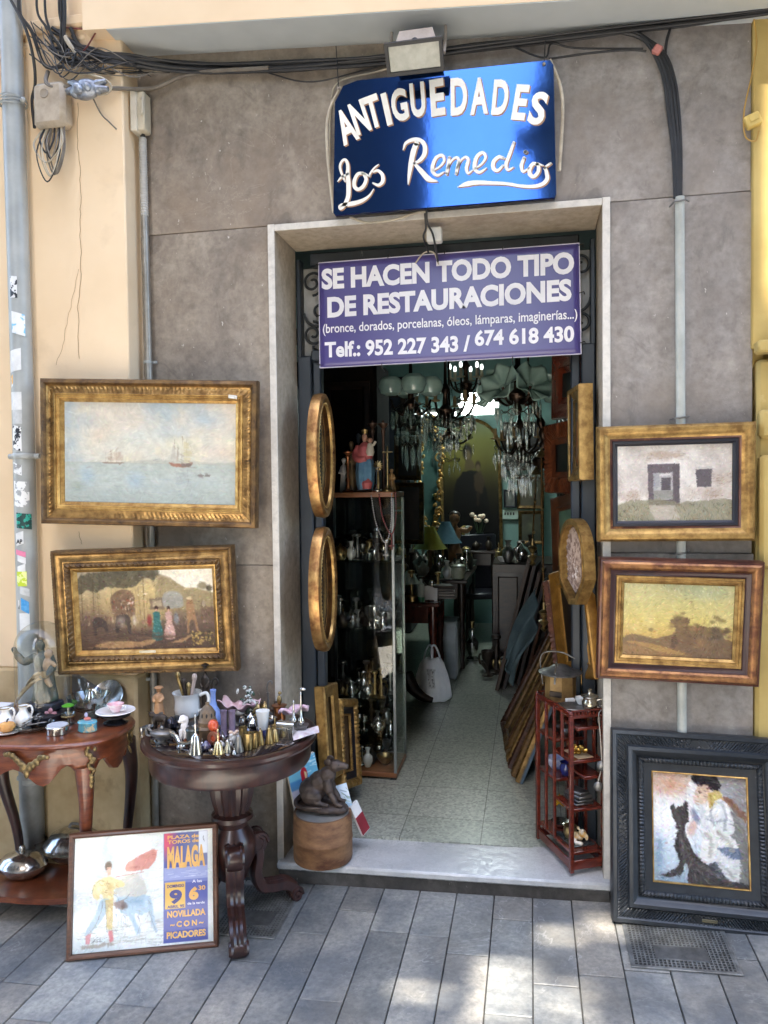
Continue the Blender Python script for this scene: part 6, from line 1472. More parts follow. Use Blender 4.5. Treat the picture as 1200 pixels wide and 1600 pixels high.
o = mb.solo('china_bouquet', mat('green_white_china', L(230, 230, 222), L(62, 84, 66), scale=26, lo=.48, hi=.54, rough=.25), 'green and white china bouquet at the back of the round table', 'ornament', p)
part_tube(o, 'stem', [(0, 0, 0), (1, 0, 12), (0, 0, 24)], 4, mat('dark_green_china', L(60, 80, 62), rough=.3), s); part_ball(o, 'stem_foot', (0, 0, 2), (9, 7, 3), M_DARKBR, s)
p, s = spot(412, 1128, T); mb = MB()
for i in range(14):
    a = rnd.uniform(0, 6.28); r = rnd.uniform(8, 22); h = rnd.uniform(6, 26)
    mb.tube(smooth_path([Vector((rnd.uniform(-6, 6), rnd.uniform(-5, 5), 4)) * s, Vector((r * .5 * math.cos(a), r * .4 * math.sin(a), h)) * s, Vector((r * math.cos(a), r * .7 * math.sin(a), h * .6)) * s], 4), 2 * s, 6)
mb.ball((0, 0, 4 * s), (15 * s, 10 * s, 5 * s)); fuse(mb.solo('brass_cluster', M_BRASS, 'tangled brass branch ornament toward the rear of the round table', 'ornament', p), .003, 1)
# porcelain dog
p, s = spot(291, 1160, T); mb = MB(); V = lambda x, y, z: Vector((x, y, z)) * s
mb.ball(V(0, 2, 14), (9 * s, 8 * s, 13 * s)); mb.ball(V(-1, -4, 26), (6 * s, 5 * s, 9 * s)); mb.ball(V(-2, -6, 39), (6 * s, 6 * s, 6.5 * s)); mb.ball(V(-4, -12, 37), (3 * s, 4 * s, 3 * s))
for x in (-5, 3): mb.tube([V(x, -7, 22), V(x, -9, 10), V(x, -10, 1)], [3.2 * s, 2.6 * s, 2.8 * s], 8)
mb.ball(V(4, -3, 36), (2 * s, 3 * s, 7 * s)); mb.ball(V(8, 6, 5), (6 * s, 5 * s, 5 * s))
fuse(mb.solo('dog_figurine', mat('white_brown_china', L(236, 230, 226), L(228, 220, 214), scale=9, rough=.2, c3=L(130, 78, 54), s3=12, l3=.56, h3=.6), 'white and brown porcelain dog sitting on the round table', 'figurine', p), .0028)
o = ware('metal_pot', 'small dark lidded metal pot beside the porcelain dog', 'pot', 303, 1163, T, [(10, 0), (11, 2), (11.5, 20), (13, 24), (12, 26), (0, 27)], mat('dark_patina', L(92, 98, 96), L(60, 64, 62), scale=16, rough=.35, metal=.7)); s = spot(303, 1163, T)[1]
part_ball(o, 'lid_knob', (0, 0, 28), 2.5, M_PEWTER, s)
p, s = spot(262, 1165, T); V = lambda x, y, z: Vector((x, y, z)) * s
o = MB().lathe([(q * s, h * s) for q, h in ((9, 0), (10, 2), (5, 5), (12, 8), (20, 14), (21, 18), (15, 21), (0, 23))], 28, sy=.6).solo('oil_lamp', M_PEWTER, 'pewter oil lamp with a long curved spout at the table front', 'oil lamp', p + Vector((-.03, .02, 0)))
part_tube(o, 'spout', [(14, -2, 18), (26, -6, 14), (34, -10, 6), (48, -12, 6), (60, -12, 12)], 3.4, M_SILVER, s, 8); part_tube(o, 'handle', [(-18, 0, 18), (-27, 0, 24), (-26, 0, 12), (-16, 0, 12)], 1.8, M_PEWTER, s); part_ball(o, 'lid_knob', (0, 0, 25), 3, M_PEWTER, s)
def bell(label, px, py, h, r, m, handle, group=None):
    o = ware('hand_bell', label, 'bell', px, py, T, [(r, 0), (r * .98, 1), (r * .72, h * .25), (r * .55, h * .42), (r * .3, h * .47), (r * .12, h * .5), (r * .12, h * .6), (r * .22, h * .68), (r * .1, h * .75), (r * .16, h * .9), (0, h)] if handle else [(r, 0), (r * .95, h * .1), (r * .6, h * .55), (r * .5, h * .8), (r * .15, h * .88), (r * .2, h * .96), (0, h)], m, 20, group)
    return o
bell('tall silver hand bell with candlestick handle at the very front', 306, 1177, 64, 11, M_SILVER, True); bell('gilt hand bell with medal-like ring handle, at the front', 341, 1177, 40, 9.5, mat('pale_gilt', L(222, 206, 166), L(170, 146, 96), rough=.2, metal=.8), True)
bell('tiny silver bell beside the gilt bell', 356, 1175, 22, 6.5, M_SILVER, False); bell('plain grey pewter bell in the front row', 373, 1174, 30, 8.5, M_PEWTER, False); bell('slim brass bell with tall handle at the right end', 430, 1158, 38, 6.5, M_BRASS, True); bell('squat brass bell among the thimbles', 407, 1163, 26, 6.5, M_BRASS, False); bell('plain brass bell right of the white cup', 421, 1161, 28, 7, M_BRASS, False)
o = ware('incense_burner', 'pierced brown incense burner with dome lid on a low drum', 'incense burner', 325, 1160, T, [(15, 0), (17, 2), (17, 20), (19, 24), (14, 27), (15, 34), (13, 37), (12, 48), (7, 56), (3, 59), (3, 63), (0, 64)], mat('brown_stoneware', L(126, 104, 78), L(86, 72, 56), scale=20, rough=.5, bump=.3))
s = spot(325, 1160, T)[1]
for i in range(10): a = i * .628; MB().ball(Vector((11.6 * math.cos(a), 11.6 * math.sin(a), 44)) * s, (1.6 * s, 1.6 * s, 4 * s), 8, 6).build('pierced_slot', M_BLACKCABLE, o)
p, s = spot(336, 1166, T); mb = MB(); mb.ball((0, 0, 14 * s), (9 * s, 7 * s, 14 * s)); mb.ball((-2 * s, -1 * s, 33 * s), (9 * s, 8 * s, 10 * s)); mb.ball((5 * s, -6 * s, 30 * s), (3 * s, 3 * s, 3 * s))
fuse(mb.solo('bust', mat('orange_red_coral', L(206, 88, 48), L(160, 54, 34), scale=14, rough=.3, coat=.3), 'orange-red carved bust with a metal hoop leaning on it', 'figurine', p), .003)
mb = MB()
for r in (8.5, 7.2, 5): mb.tube([Vector((r * math.cos(a), -8 + .1 * r, 15 + r * 1.15 * math.sin(a))) * s for a in np.linspace(0, 6.28, 20)], 1.1 * s, 6)
mb.solo('hoop_pendant', mat('copper_hoop', L(180, 120, 96), L(140, 90, 70), rough=.3, metal=.7), 'copper openwork hoop pendant in front of the orange bust', 'pendant', p)
for i, (px, py, r, h, lb) in enumerate(((388, 1171, 9, 26, 'largest brass cup in the front row, broad rimmed'), (380, 1162, 7, 26, 'brass cup half hidden behind the broad rimmed one'), (398, 1168, 6.5, 24, 'small ribbed brass cup right of the broad rimmed one'))):
    ware('brass_cup', lb, 'cup', px, py, T, [(r * .72, 0), (r * .75, 1), (r * .85, h * .5), (r * .98, h * .9), (r, h), (r * .9, h), (r * .78, h * .5), (0, h * .2)], M_BRASS, 20)
o = ware('goblet', 'white porcelain beaker on a dark blue foot', 'beaker', 411, 1148, T, [(8, 0), (9, 1), (7, 8), (8, 10), (9, 24), (11, 38), (10, 38), (8, 24), (0, 12)], M_PORC, 24); s = spot(411, 1148, T)[1]
MB().lathe([(9.3 * s, 0), (9.6 * s, 2 * s), (8.3 * s, 9 * s), (7.5 * s, 9 * s)], 24).build('blue_foot', mat('cobalt_glaze', L(40, 46, 96), rough=.15, coat=.5), o)
p, s = spot(448, 1152, T); V = lambda x, y, z: Vector((x, y, z)) * s
cz = thing('casket', 'miniature silver casket with domed lid at the right of the round table', 'casket', p, R(-6))
MB().box(V(0, 0, 8), (28 * s, 18 * s, 16 * s), bev=.001).build('casket_body', M_SILVER, cz)
mb = MB(); mb.lathe([(9.4 * s, -14.4 * s), (9.4 * s, 14.4 * s)], 20, M=Matrix.Translation(V(0, 0, 16.2)) @ Matrix.Rotation(R(90), 4, 'Y'), sy=.95); mb.build('lid', M_SILVER, cz)
MB().box(V(0, -9.4, 15), (4 * s, 1.5 * s, 5 * s), bev=.0005).build('clasp', M_PEWTER, cz)
for x in (-9, 9): MB().box(V(x, 0, 8), (1.6 * s, 18.6 * s, 16.6 * s), bev=.0005).build('strap', M_PEWTER, cz)
p, s = spot(466, 1146, T); mb = MB()
o = MB().lathe([(q * s, h * s) for q, h in ((15, 0), (16, 2), (13, 6), (15, 12), (17, 14), (0, 13))], 28).solo('salt_stand', M_PEWTER, 'round pewter stand with two slender silver bottles', 'stand', p)
for dx, h, lb in ((-7, 42, 'short slender silver bottle on the pewter stand'), (5, 58, 'tall slender silver bottle with bird stopper on the pewter stand')):
    o = MB().lathe([(q * s, z * s) for q, z in ((4, 0), (5.5, 4), (5, 9), (2, 14), (1.4, h * .6), (1.6, h * .8), (0, h))], 16).solo('scent_bottle', M_SILVER, lb, 'bottle', p + Vector((dx * s, 0, 14 * s)))
    if h > 50: part_ball(o, 'bird_stopper', (3, 0, h - 2), (5, 2.2, 2.6), M_SILVER, s)
p, s = spot(478, 1150, T + .004); MB().grid(lambda u, v: ((u - .5) * 40 * s, (v - .5) * 36 * s, 6 * s * math.sin(u * 4 + 1) * math.sin(v * 3)), 8, 8, Matrix.Rotation(.3, 4, 'Z') @ Matrix.Rotation(R(-16), 4, 'Y')).solo('paper_slip', mat('printed_paper', L(226, 222, 222), L(200, 178, 178), scale=30, rough=.6), 'curled printed paper overhanging the right edge of the round table', 'paper', p + Vector((0, 0, .012)))
p, s = spot(440, 1128, T); o = MB().lathe([(q * s, h * s) for q, h in ((9, 0), (10, 3), (8, 12), (10, 22), (12, 24), (0, 25))], 18).solo('copper_pot', mat('copper', L(176, 116, 72), L(130, 78, 48), rough=.3, metal=.8), 'small copper pot with a seated figure on the lid', 'pot', p + Vector((-.015, .02, 0)))
part_ball(o, 'lid_figure', (0, 0, 32), (4, 4, 8), M_BRASS, s); part_ball(o, 'figure_head', (1, 0, 43), 3, M_BRASS, s)
p, s = spot(424, 1120, T); o = MB().lathe([(7 * s, 0), (7.5 * s, 2 * s), (2 * s, 6 * s), (1.5 * s, 34 * s), (2.4 * s, 36 * s), (0, 37 * s)], 14).solo('hook_stand', M_PEWTER, 'thin metal stand ending in a curled hook at the back', 'stand', p + Vector((-.02, .02, 0)))
part_tube(o, 'hook', [(0, 0, 34), (-1, 0, 44), (1, 0, 52), (6, 0, 54), (7, 0, 49)], 1.2, M_PEWTER, s)
p, s = spot(458, 1134, T); mb = MB(); mb.grid(lambda u, v: Vector(((u - .5) * 44, (v - .5) * 14, 16 + 10 * u + 5 * math.sin(u * 9 + v * 4))) * s, 14, 5); o = mb.solo('folded_cloth', mat('pink_lace', L(228, 204, 210), L(206, 160, 172), scale=30, rough=.7), 'pinkish lace fan standing behind the silver casket', 'fan', p + Vector((0, .02, 0))); sd = o.modifiers.new('t', 'SOLIDIFY'); sd.thickness = .01
p, s = spot(366, 1160, T); o = MB().lathe([(q * s, h * s) for q, h in ((6, 0), (7, 1), (9, 8), (8, 12), (0, 11))], 18).solo('posy_bowl', M_PORC, 'little white posy bowl with porcelain flowers', 'bowl', p)
for i in range(6): a = i * 1.05; part_ball(o, 'china_flower', (5.5 * math.cos(a), 5.5 * math.sin(a), 13 + (i % 2) * 3), (3.6, 3.6, 2.4), mat('cream_petals', L(238, 226, 206), L(222, 180, 150), scale=60, rough=.3) if i % 2 else M_PORC, s)
for i, (px, py, r, m, lb) in enumerate(((322, 1172, 8, mat('amethyst', L(90, 84, 112), L(60, 56, 84), rough=.1, coat=.6), 'rough violet stone between the two front bells'), (318, 1142, 7, M_DARKBR, 'dark knob-shaped ornament in front of the blue vase'), (268, 1140, 11, mat('dark_helmet', L(60, 58, 66), L(40, 40, 46), rough=.2, metal=.5), 'dark rounded helmet-shaped ornament behind the oil lamp'), (396, 1138, 9, M_SILVER, 'small silver sugar ball beside the white beaker'), (383, 1148, 7, mat('white_blue_glaze', L(228, 230, 236), L(120, 140, 186), scale=40, rough=.2), 'blue and white china ball in the middle of the table'), (345, 1168, 6, M_PORC, 'white china egg between the front bells'))):
    p, s = spot(px, py, T); mb = MB(); mb.lathe([(r * .5 * s, 0), (r * s, r * .55 * s), (r * .95 * s, r * 1.1 * s), (r * .4 * s, r * 1.6 * s), (r * .25 * s, r * 1.8 * s), (0, r * 1.9 * s)], 14); mb.solo('ornament', m, lb, 'ornament', p)
p, s = spot(240, 1150, T); mb = MB(); V = lambda x, y, z: Vector((x, y, z)) * s
mb.ball(V(0, 0, 22), (14 * s, 5 * s, 7 * s)); mb.ball(V(-14, 0, 27), (6 * s, 4 * s, 5 * s))
for x, y in ((-9, -3), (-9, 3), (9, -3), (9, 3)): mb.tube([V(x, y, 20), V(x + 1, y, 8), V(x, y, 0)], [2.6 * s, 1.8 * s, 2 * s], 6)
mb.tube(smooth_path([V(14, 0, 24), V(20, 0, 20), V(19, 0, 10)], 4), 1.3 * s, 6); mb.tube([V(-15, 3, 30), V(-19, 5, 34)], 1 * s, 5); mb.tube([V(-15, -3, 30), V(-19, -5, 34)], 1 * s, 5)
fuse(mb.solo('bull_figurine', M_DARKBR, 'dark bronze bull figurine at the left rim of the round table', 'figurine', p + Vector((0, .05, 0))), .0028)

# ================================================================ drain grates
def grate(label, px):
    P = [atG(*q) for q in px]
    c = (P[0] + P[1] + P[2] + P[3]) / 4; ux = ((P[1] - P[0]) + (P[2] - P[3])) / 2; w = ux.length; d = abs(((P[0] + P[1]) - (P[3] + P[2])).y) / 2
    t = thing('drain_grate', label, 'drain grate', (c.x, c.y, ground_z(c.x) + .001)); t.rotation_euler = (0, R(-1.7), 0)
    m = mat('galvanised_grate', L(150, 152, 150), L(112, 112, 110), scale=20, rough=.4, metal=.6)
    mb = MB(); mb.box((0, 0, .0006), (w - .004, d - .004, .001)); mb.build('pit', mat('grate_pit', L(22, 22, 22), rough=.9), t)
    mb = MB(); 
    for sx in (-1, 1): mb.box((sx * (w / 2 - .005), 0, .003), (.01, d, .006), bev=.001)
    for sy in (-1, 1): mb.box((0, sy * (d / 2 - .005), .0032), (w - .02, .01, .006), bev=.001)
    n = int(w / .0125)
    for i in range(1, n): mb.box((-w / 2 + w * i / n, 0, .0028), (.0042, d - .018, .005))
    n2 = int(d / .0125)
    for i in range(1, n2): mb.box((0, -d / 2 + d * i / n2, .0026), (w - .018, .0038, .005))
    mb.build('grid_bars', m, t, smooth=0)
    MB().box((.0 if 'right' in label else .02, -d * .16, .0048), (w * .5, d * .28, .004), bev=.001).build('centre_plate', mat('grate_plate', L(120, 120, 118), L(92, 92, 90), scale=30, rough=.4, metal=.6), t)
grate('metal grid drain cover set in the paving below the right black frame', [(972, 1440), (1130, 1452), (1162, 1528), (985, 1512)])
grate('metal grid drain cover set in the paving under the round table', [(372, 1383), (470, 1390), (432, 1470), (330, 1462)])

# ================================================================ doorway: left jamb
def oval(name, label, px0, px1, py0, py1, X, cat, depth=.038):
    """oval frame on the plane x = X facing +X"""
    A, B = atX(px0, (py0 + py1) / 2, X), atX(px1, (py0 + py1) / 2, X)
    zt, zb = atX((px0 + px1) / 2, py0, X).z, atX((px0 + px1) / 2, py1, X).z
    w, h = abs(B.y - A.y), zt - zb
    t = thing(name, label, cat, (X, (A.y + B.y) / 2, (zt + zb) / 2), R(90))
    def ring_(prof, nm, m, n=80, mod=None):
        mb = MB(); K = len(prof)
        vs = []
        for i in range(n):
            a = 2 * math.pi * i / n
            for k, (d, y) in enumerate(prof): vs.append(((w / 2 - d) * math.cos(a), -(y + (mod(i, k) if mod else 0)), (h / 2 - d) * math.sin(a)))
        mb.add(vs, [(i * K + k, ((i + 1) % n) * K + k, ((i + 1) % n) * K + k + 1, i * K + k + 1) for i in range(n) for k in range(K - 1)])
        return mb.build(nm, m, t)
    ring_([(0, -depth), (-.004, -.01), (0, .004), (.012, .010), (.026, .006), (.032, .0)], 'outer_rim', M_OVAL)
    ring_([(.032, .0), (.036, .004), (.040, .004), (.044, -.004)], 'beaded_rim', M_GOLDB, 160, lambda i, k: .0035 * (i % 2) if k in (1, 2) else 0)
    ring_([(.044, -.004), (.06, -.014), (.075, -.016)], 'inner_slope', gold('dark_oval_gilding', L(130, 88, 48), L(80, 52, 30)))
    n = 60
    MB().add([((w / 2 - .07) * math.cos(6.2832 * i / n), .018, (h / 2 - .07) * math.sin(6.2832 * i / n)) for i in range(n)], [tuple(range(n))]).build('old_mirror', mat('clouded_brown_mirror', L(92, 72, 52), L(52, 42, 34), scale=9, rough=.15, metal=.5), t)
    n = 60
    return t
M_OVAL = gold('red_rubbed_gilding', L(188, 148, 92), L(130, 90, 54), L(88, 48, 36), rough=.36)
oval('oval_mirror', 'upper of two oval gilt mirrors hung on the left door jamb', 493, 522, 616, 808, -.835, 'mirror')
oval('oval_mirror', 'lower of two oval gilt mirrors hung on the left door jamb', 496, 525, 824, 1018, -.825, 'mirror')
# frames leaning inside on the left
t, w, h = framed('framed_picture', 'narrow plain gilt frame leaning inside the doorway below the oval mirrors', [(503, 1070), (521, 1068), (533, 1206), (508, 1226)], [.24, .40, .34, .18], 'picture')
MB().frame(w, h, [(0, -.03), (0, .012), (.006, .018), (.05, .012), (.056, .0)], 1).build('moulding', M_GOLDP, t); MB().box((0, .018, 0), (w - .02, .01, h - .02)).build('back_board', M_RAW, t)
t, w, h = framed('framed_picture', 'ornate gilt frame with beaded black inner band leaning against the glass cabinet', [(521, 1094), (549, 1090), (560, 1227), (533, 1233)], [.40, .66, .60, .34], 'picture')
MB().frame(w, h, [(0, -.03), (0, .014), (.006, .022), (.018, .026), (.034, .020), (.040, .014)], 120, leaves(.022, .008, (2, 3, 4))).build('moulding', M_GOLDB, t)
MB().frame(w, h, [(.040, .014), (.05, .006), (.07, .002)], 1).build('black_band', M_BLACKSLIP, t)
MB().frame(w, h, [(.070, .002), (.073, .006), (.077, .006), (.080, -.002)], 110, eggs(.011, .004, (1, 2))).build('beading', M_GOLDP, t); MB().box((0, .018, 0), (w - .02, .01, h - .02)).build('back_board', M_RAW, t)

# ---- wooden drum with the rat ----------------------------------
dz = .062
p, s = spot(505, 1338, dz)
dr = thing('wooden_drum', 'round rusty brown bentwood drum on the marble threshold', 'drum', p)
M_BENT = mat('rusty_bentwood', L(140, 102, 68), L(98, 66, 42), scale=12, rough=.65, bump=.35, stretch=(1, 1, 2.2), c3=L(84, 46, 26), s3=6, l3=.55, h3=.66)
rD, hD = 46 * s, 72 * s
MB().lathe([(rD * .98, 0), (rD, hD * .04), (rD * 1.0, hD * .42), (rD * 1.012, hD * .44), (rD * 1.012, hD * .47), (rD, hD * .49), (rD * .985, hD * .98), (rD * .97, hD), (rD * .9, hD), (rD * .9, hD * .9), (0, hD * .9)], 56).build('barrel', M_BENT, dr)
MB().lathe([(rD * .9, hD * .985), (0, hD * .985)], 48).build('top_board', mat('grey_board', L(150, 146, 138), L(120, 114, 106), rough=.7), dr)
M_RAT = mat('brown_cast_iron', L(88, 74, 66), L(58, 48, 44), scale=24, rough=.5, bump=.35, metal=.2)
ra = thing('rat_sculpture', 'dark brown rat sculpture crouching on a flat rock, on top of the drum', 'sculpture', p + Vector((.0, 0, hD + .001)), R(0))
V = lambda x, y, z: Vector((x, y, z)) * s
mb = MB()
for x, y, r in ((-12, 2, 26), (8, -2, 27), (24, -3, 20), (-26, 0, 18)): mb.ball(V(x, y, 7), (r * s, r * .8 * s, 9 * s))
fuse(mb.build('rock_base', M_RAT, ra), .004)
mb = MB()
mb.ball(V(-16, 0, 32), (22 * s, 19 * s, 20 * s)); mb.ball(V(-4, 0, 46), (19 * s, 16 * s, 17 * s), rot=(0, -.5, 0)); mb.ball(V(9, -1, 58), (15 * s, 13 * s, 13 * s), rot=(0, -.6, 0))
mb.ball(V(22, -2, 73), (12 * s, 9.5 * s, 9.5 * s), rot=(0, -.2, 0)); mb.tube([V(24, -2, 73), V(36, -3, 74), V(43, -4, 73)], [8 * s, 5.5 * s, 3.5 * s], 10)
for y, ly in ((-9, -11), (6, 7)):
    mb.tube(smooth_path([V(10, y, 52), V(14, ly, 36), V(20, ly, 26), V(27, ly - 2, 17), V(36, ly - 2, 15)], 4), [7 * s] * 5 + [5 * s] * 6 + [3.4 * s] * 6, 8)
    mb.ball(V(-14, y * 1.5, 26), (17 * s, 8 * s, 14 * s)); mb.tube([V(-6, y * 1.6, 18), V(6, y * 1.6, 15), V(14, y * 1.6, 15)], [5 * s, 4 * s, 3 * s], 8)
fuse(mb.build('body', M_RAT, ra), .0032, 2)
for y in (-10, 7):
    MB().ball(V(12, y, 80), (6 * s, 2 * s, 6.5 * s), 12, 8, rot=(.2, .5, 0)).build('ear', M_RAT, ra)
    MB().ball(V(29, y * .75, 76), 1.6 * s, 8, 6).build('eye', M_BLACKCABLE, ra)
MB().tube(smooth_path([V(-34, 2, 20), V(-40, -8, 16), V(-34, -22, 14), V(-14, -28, 15), V(6, -26, 15)], 6), [4.5 * s - i * .13 * s for i in range(25)], 8).build('tail', M_RAT, ra)
# cards leaning by the drum
t, w, h = framed('booklet', 'red and white booklet leaning behind the drum', [(549, 1256), (559, 1250), (574, 1294), (563, 1312)], [.05, .09, .10, .06], 'booklet')
MB().box((0, 0, 0), (w, .012, h), bev=.001).build('pages', mat('white_page', L(230, 228, 226), L(210, 208, 206), rough=.6), t)
MB().box((.0, -.007, -h * .18), (w * .98, .002, h * .58)).build('red_cover', mat('crimson_cover', L(150, 44, 56), L(120, 34, 44), rough=.4), t)
t, w, h = framed('picture_card', 'pale blue picture card leaning on the drum beside the rat', [(524, 1232), (538, 1220), (554, 1262), (530, 1262)], [.06, .08, .05, .04], 'card')
Pc = Paint(50, 60, (190, 214, 226), 5); Pc.vgrad([(0, (200, 216, 226)), (.5, (226, 232, 236)), (1, (140, 180, 206))]); Pc.strokes(20, [(90, 110, 120), (240, 240, 240), (120, 150, 90)], (0, .2, 1, .9), .3, .03, 40, .7); Pc.build('print', w, h, t, -.002, rough=.4, bump=0)
MB().box((0, .001, 0), (w, .003, h)).build('card', mat('white_page', W_), t)

# ================================================================ doorway: right jamb
t, w, h = framed('framed_painting', 'small dark saint painting in a deep gold frame on the right door jamb', [(888, 611), (907, 598), (907, 750), (889, 752)], [.30, .12, .12, .30])
MB().frame(w, h, [(0, -.05), (0, .0), (.004, .006), (.018, .006), (.022, .002)], 1).build('outer_moulding', M_GOLDP, t)
MB().frame(w, h, [(.022, .002), (.045, -.008), (.05, -.006), (.055, -.008), (.062, -.014)], 1).build('inner_moulding', M_GOLD, t)
Pc = Paint(60, 110, (44, 36, 30), 8); Pc.blob(.5, .2, .2, .1, (176, 150, 110), .9, .6); Pc.poly([(.35, .3), (.65, .3), (.8, .6), (.85, .95), (.2, .95), (.3, .6)], (150, 84, 40), .9, .05, 2); Pc.poly([(.5, .32), (.66, .34), (.7, .8), (.55, .85)], (196, 140, 84), .8, .05, 2); Pc.blob(.4, .8, .2, .14, (70, 84, 84), .8, .7); Pc.strokes(30, [(90, 52, 30), (206, 160, 96)], (.25, .3, .8, .9), .15, .02, 80, .5); Pc.smear(1)
Pc.build('canvas', w - .12, h - .12, t, .012, rough=.3, bump=.1); MB().box((0, .045, 0), (w - .02, .01, h - .02)).build('back_board', M_RAW, t)
# fan in its shaped case
t, w, h = framed('fan_case', 'gold arched display case holding a brown lace fan, on the right door jamb', [(877, 812), (917, 808), (917, 942), (877, 945)], [.30, .0, .0, .30], 'fan case')
OUT = [(.5 * math.cos(R(180 - i * 9)), .06 + .44 * math.sin(R(180 - i * 9))) for i in range(21)] + [(.5, -.22), (.42, -.30), (.14, -.5), (-.14, -.5), (-.42, -.30), (-.5, -.22)]
OP = [(x * w, z * h) for x, z in OUT]
def rim(sc0, sc1, y0, y1, nm, m):
    mb = MB(); n = len(OP); vs = []
    for k, (sc, y) in enumerate(((sc0, y0), (sc0, y1), (sc1, y1), (sc1, y0))): vs += [(x * sc, y, z * sc) for x, z in OP]
    mb.add(vs, [(k * n + i, k * n + (i + 1) % n, ((k + 1) % 4) * n + (i + 1) % n, ((k + 1) % 4) * n + i) for k in range(4) for i in range(n)]); return mb.build(nm, m, t)
rim(1.0, .88, -.012, .032, 'outer_rim', M_GOLDP); rim(.90, .86, -.014, -.006, 'inner_rim', M_GOLDB)
MB().prism([(x * .97, z * .97) for x, z in OP], 0, .006, Matrix.Translation((0, .03, 0)) @ Matrix.Rotation(R(90), 4, 'X')).build('case_back', mat('brown_velvet', L(110, 92, 78), rough=.9), t)
mb = MB(); n = 44; piv = (0, -.42 * h)
vs = []
for i in range(n + 1):
    a = R(-58 + 116 * i / n); yy = .016 + (.006 if i % 2 else -.004)
    lim = min(.84 * h, .40 * w / max(.05, abs(math.sin(a))))
    for rr in (.1 * h, .45 * h, 1.0): 
        r_ = rr if rr < 1 - 1e-6 else lim
        vs.append((piv[0] + r_ * math.sin(a), yy, piv[1] + r_ * math.cos(a)))
mb.add(vs, [(i * 3 + k, i * 3 + k + 1, i * 3 + k + 4, i * 3 + k + 3) for i in range(n) for k in range(2)]); mb.build('lace_fan', mat('brown_lace', L(176, 152, 134), L(116, 92, 78), scale=46, lo=.42, hi=.58, rough=.8, c3=L(220, 208, 196), s3=30, l3=.6, h3=.66), t)
# gilt frames further in on the right
def gframe(label, px, Ys, m, inner, wd=.06, orn=False, pic=(30, 26, 24), m2=None):
    t, w, h = framed('framed_picture', label, px, Ys, 'picture')
    MB().frame(w, h, [(0, -.025), (0, .01), (.006, .018), (wd * .5, .014), (wd * .8, .006), (wd, .004)], 90 if orn else 1, leaves(.024, .007, (2, 3, 4)) if orn else None).build('moulding', m, t)
    MB().frame(w, h, [(wd, .004), (wd + .006, .008), (wd + .014, .004), (wd + inner, -.004)], 1).build('inner_slip', m2 or m, t)
    Pc = Paint(40, 50, pic, int(w * 1000)); Pc.tone(.3, 6); Pc.blob(.5, .4, .3, .3, tuple(min(255, c * 2) for c in pic), .6, 1); Pc.smear(1); Pc.build('canvas', w - 2 * wd - .02, h - 2 * wd - .02, t, .006, rough=.35, bump=0)
    MB().box((0, .02, 0), (w - .02, .012, h - .02)).build('back_board', M_RAW, t)
    return t
gframe('wide ochre gilt frame with a dark centre, standing below the fan case', [(868, 890), (925, 884), (925, 1052), (873, 1064)], [.56, .22, .22, .56], gold('ochre_gilding', L(186, 136, 62), L(146, 100, 44), L(110, 70, 32), metal=.5), .02, .055)
gframe('smooth red mahogany frame high on the right, under the banner', [(866, 552), (912, 540), (912, 650), (868, 658)], [.80, .42, .42, .80], mat('red_mahogany', L(120, 52, 30), L(90, 36, 22), scale=6, rough=.25, coat=.4), .03, .07)
gframe('carved brown wooden frame behind the small saint painting', [(855, 661), (906, 657), (906, 768), (858, 774)], [.86, .44, .44, .86], mat('carved_brown_wood', L(120, 66, 38), L(76, 40, 26), scale=20, rough=.3, bump=.3), .03, .07, True)
gframe('brown frame with pale green glass just above the fan case', [(866, 774), (906, 772), (906, 900), (868, 905)], [.84, .46, .46, .84], mat('umber_wood', L(104, 64, 40), L(70, 42, 28), scale=12, rough=.35), .02, .05, False, (96, 130, 108))
gframe('tall narrow carved frame with chipped gilding, leaning left of the ochre gilt frame', [(861, 905), (870, 906), (880, 1066), (868, 1070)], [.66, .58, .58, .66], mat('chipped_red_gilt', L(120, 70, 50), L(70, 40, 32), scale=16, rough=.4, c3=L(200, 170, 120), s3=24, l3=.62, h3=.66), .004, .02, True)
gframe('gilt frame with stepped mouldings low on the right, behind the tin lantern', [(872, 1050), (918, 1046), (918, 1112), (876, 1122)], [.46, .26, .26, .46], gold('yellow_gilding', L(196, 148, 74), L(150, 106, 50), L(112, 74, 36)), .02, .03)

# ---- red lacquered whatnot --------------------------------------
M_LACQ = mat('red_brown_lacquer', L(112, 44, 28), L(78, 28, 20), scale=8, rough=.25, stretch=(2, 2, 8), coat=.4)
z0 = .085
Bp, Ap = atZ(893, 1364, z0), atZ(841, 1310, z0)
ex = Vector((Ap.x - Bp.x, Ap.y - Bp.y, 0)); Lw = ex.length; ex.normalize(); ey = Vector((-ex.y, ex.x, 0)); ey = ey if ey.x > 0 else -ey
wt = thing('whatnot_shelf', 'small red-brown lacquered whatnot stand with stepped shelves on the threshold', 'shelf', (Bp.x, Bp.y, z0), math.atan2(ex.y, ex.x))
sgn = 1 if Vector((-ex.y, ex.x, 0)).dot(ey) > 0 else -1
DW = .135; HW = atY(893, 1118, Bp.y).z - z0
Q = lambda a, b, z: (a * Lw, sgn * b * DW, z)
for a, b, hh in ((0, 0, HW), (1, 0, HW), (0, 1, HW), (1, 1, HW)):
    MB().box((a * Lw, sgn * b * DW, hh / 2), (.016, .016, hh), bev=.002).build('post', M_LACQ, wt)
    MB().lathe([(.006, 0), (.009, .006), (.006, .014), (0, .018)], 10, (a * Lw, sgn * b * DW, hh)).build('finial', M_LACQ, wt)
mb = MB()
